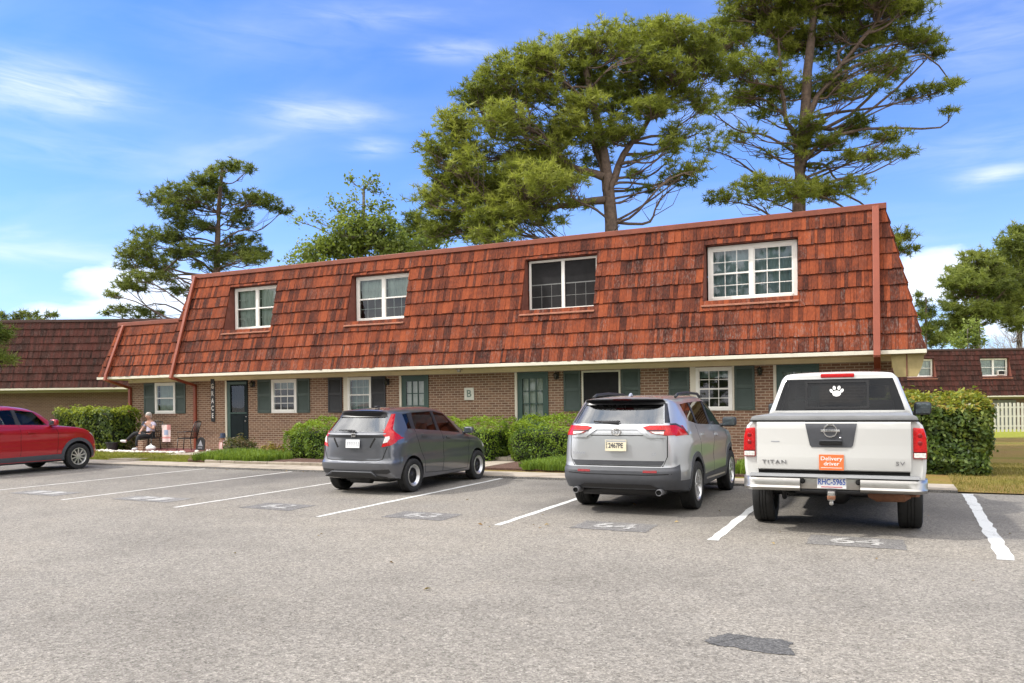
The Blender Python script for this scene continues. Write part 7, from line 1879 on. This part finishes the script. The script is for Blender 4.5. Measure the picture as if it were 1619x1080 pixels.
# thin fair weather cloud: streaks on a flat layer high above
sp = nt.nodes.new('ShaderNodeSeparateXYZ'); L(nt, tc.outputs['Generated'], sp.inputs[0])
zz = math_n(nt, 'MAXIMUM', sp.outputs[2], .02)
cb = nt.nodes.new('ShaderNodeCombineXYZ')
L(nt, math_n(nt, 'DIVIDE', sp.outputs[0], math_n(nt, 'ADD', zz, .10)), cb.inputs[0]); L(nt, math_n(nt, 'DIVIDE', sp.outputs[1], math_n(nt, 'ADD', zz, .10)), cb.inputs[1])
mp = nt.nodes.new('ShaderNodeMapping'); mp.inputs['Rotation'].default_value = (0, 0, R(-28)); mp.inputs['Scale'].default_value = (.62, 1.15, 1); mp.inputs['Location'].default_value = (SKYX, SKYY, 0); L(nt, cb.outputs[0], mp.inputs[0])
n1 = N(nt, 'ShaderNodeTexNoise', i_Scale=2.3, i_Detail=7.0, i_Roughness=.5, i_Distortion=.35); L(nt, mp.outputs[0], n1.inputs['Vector'])
n2 = N(nt, 'ShaderNodeTexNoise', i_Scale=.55, i_Detail=3.0, i_Roughness=.5); L(nt, mp.outputs[0], n2.inputs['Vector'])
d = math_n(nt, 'ADD', math_n(nt, 'MULTIPLY', n1.outputs[0], .62), math_n(nt, 'MULTIPLY', n2.outputs[0], .48))
cl = ramp(nt, d, [(.50, (0, 0, 0)), (.64, (.08, .08, .08)), (.74, (.28, .28, .28)), (.84, (.5, .5, .5))])
# single wisps: azimuth, elevation, half widths (degrees), strength
az = math_n(nt, 'ARCTAN2', sp.outputs[0], sp.outputs[1]); el = math_n(nt, 'ARCSINE', sp.outputs[2])
wn = N(nt, 'ShaderNodeTexNoise', i_Scale=1.0, i_Detail=8.0, i_Roughness=.58, i_Distortion=.5); wm = nt.nodes.new('ShaderNodeCombineXYZ')
L(nt, math_n(nt, 'ADD', math_n(nt, 'MULTIPLY', az, 11.0), math_n(nt, 'MULTIPLY', el, 14.0)), wm.inputs[0]); L(nt, math_n(nt, 'MULTIPLY', el, 62.0), wm.inputs[1]); L(nt, wm.outputs[0], wn.inputs['Vector'])
wf = ramp(nt, wn.outputs[0], [(.30, (.05, .05, .05)), (.72, (.85, .85, .85))])
acc = None
for x, y, wx, wy, st in WISPS:
    p = at_depth(x, y, 10) - Vector((0, 0, EYE)); a0 = math.atan2(p.x, p.y); e0 = math.atan2(p.z, math.hypot(p.x, p.y))
    u = math_n(nt, 'DIVIDE', math_n(nt, 'SUBTRACT', az, a0), wx/F_PX*.9); v = math_n(nt, 'DIVIDE', math_n(nt, 'SUBTRACT', el, e0), wy/F_PX*.9)
    v = math_n(nt, 'ADD', v, math_n(nt, 'MULTIPLY', u, -.12))
    q = math_n(nt, 'ADD', math_n(nt, 'MULTIPLY', u, u), math_n(nt, 'MULTIPLY', v, v))
    g = math_n(nt, 'MULTIPLY', math_n(nt, 'EXPONENT', math_n(nt, 'MULTIPLY', q, -1.0)), st)
    acc = g if acc is None else math_n(nt, 'ADD', acc, g)
wisp = math_n(nt, 'MULTIPLY', acc, wf, True)
# small low cumulus towards the horizon
mp2 = nt.nodes.new('ShaderNodeMapping'); mp2.inputs['Scale'].default_value = (3.2, 3.2, 8.5); L(nt, tc.outputs['Generated'], mp2.inputs[0])
n3 = N(nt, 'ShaderNodeTexNoise', i_Scale=2.6, i_Detail=7.0, i_Roughness=.52); L(nt, mp2.outputs[0], n3.inputs['Vector'])
accc = None
for x, y, wx, wy, st in CUMULI:
    p = at_depth(x, y, 10) - Vector((0, 0, EYE)); a0 = math.atan2(p.x, p.y); e0 = math.atan2(p.z, math.hypot(p.x, p.y))
    u = math_n(nt, 'DIVIDE', math_n(nt, 'SUBTRACT', az, a0), wx/F_PX*.9); v = math_n(nt, 'DIVIDE', math_n(nt, 'SUBTRACT', el, e0), wy/F_PX*.9)
    q = math_n(nt, 'ADD', math_n(nt, 'MULTIPLY', u, u), math_n(nt, 'MULTIPLY', v, v))
    g = math_n(nt, 'MULTIPLY', math_n(nt, 'EXPONENT', math_n(nt, 'MULTIPLY', q, -1.0)), st)
    accc = g if accc is None else math_n(nt, 'ADD', accc, g)
cu = ramp(nt, math_n(nt, 'ADD', accc, math_n(nt, 'MULTIPLY', math_n(nt, 'SUBTRACT', n3.outputs[0], .5), 2.2)), [(.38, (0, 0, 0)), (.62, (.55, .55, .55)), (.95, (.9, .9, .9))])
cu = math_n(nt, 'MULTIPLY', cu, ramp(nt, accc, [(.05, (0, 0, 0)), (.45, (1, 1, 1))]))
hz = ramp(nt, sp.outputs[2], [(.0, (.56, .56, .56)), (.10, (.32, .32, .32)), (.24, (.09, .09, .09)), (.42, (0, 0, 0))])
blue = mixc(nt, 1.0, sk.outputs[0], (.50, .80, 1.36), 'MULTIPLY')
c1 = mixc(nt, hz, blue, SKYWHITE)
c2 = mixc(nt, cl, c1, SKYWHITE2); c2 = mixc(nt, wisp, c2, SKYWHITE2); c3 = mixc(nt, math_n(nt, 'MULTIPLY', cu, .75), c2, SKYWHITE3)
# bright cloud bank added out of view, behind and overhead, to fill the facade
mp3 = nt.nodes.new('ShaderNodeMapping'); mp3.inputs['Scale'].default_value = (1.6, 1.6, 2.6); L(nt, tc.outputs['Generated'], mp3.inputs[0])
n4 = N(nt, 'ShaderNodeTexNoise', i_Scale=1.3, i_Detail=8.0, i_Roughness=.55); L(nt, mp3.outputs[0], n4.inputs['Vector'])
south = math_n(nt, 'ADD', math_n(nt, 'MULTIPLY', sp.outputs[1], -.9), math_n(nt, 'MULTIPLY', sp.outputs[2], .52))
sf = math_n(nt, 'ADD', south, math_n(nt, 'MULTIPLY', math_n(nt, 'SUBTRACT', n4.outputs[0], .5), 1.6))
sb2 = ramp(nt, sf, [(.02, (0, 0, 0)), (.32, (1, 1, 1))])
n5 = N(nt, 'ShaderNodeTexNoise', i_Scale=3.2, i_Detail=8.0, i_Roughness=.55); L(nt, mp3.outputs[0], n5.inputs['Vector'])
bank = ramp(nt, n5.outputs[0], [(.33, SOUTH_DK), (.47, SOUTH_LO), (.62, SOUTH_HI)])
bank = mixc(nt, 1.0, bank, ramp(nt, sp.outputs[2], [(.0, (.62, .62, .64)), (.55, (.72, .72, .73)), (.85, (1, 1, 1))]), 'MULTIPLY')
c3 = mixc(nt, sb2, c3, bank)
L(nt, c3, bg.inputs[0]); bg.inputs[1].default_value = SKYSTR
sd = bpy.data.lights.new('sun', 'SUN'); sd.energy = SUNSTR; sd.angle = R(2.6); sd.color = (1.0, .96, .90)
so_ = bpy.data.objects.new('sun', sd); COL.objects.link(so_); so_.rotation_euler = SUN.to_track_quat('Z', 'Y').to_euler(); so_.location = (-20, -10, 30)
cd = bpy.data.cameras.new('camera'); cam = bpy.data.objects.new('camera', cd); COL.objects.link(cam)
cd.sensor_width = 36; cd.lens = F_PX/1619*36; cd.shift_y = (PY0 - 540)/1619; cd.clip_end = 3000; cd.clip_start = .1
cam.matrix_world = Matrix.Translation((0, 0, EYE)) @ Matrix.Rotation(TH, 4, 'Z') @ Matrix.Rotation(R(90), 4, 'X') @ Matrix.Rotation(-AL, 4, 'Z')
SC.camera = cam
SC.view_settings.view_transform = 'Standard'; SC.view_settings.look = 'None'; SC.view_settings.exposure = EXPO; SC.view_settings.gamma = 1
SC.cycles.use_adaptive_sampling = True; SC.cycles.adaptive_threshold = .02; SC.cycles.max_bounces = 6; SC.cycles.transparent_max_bounces = 16; SC.cycles.use_denoising = True
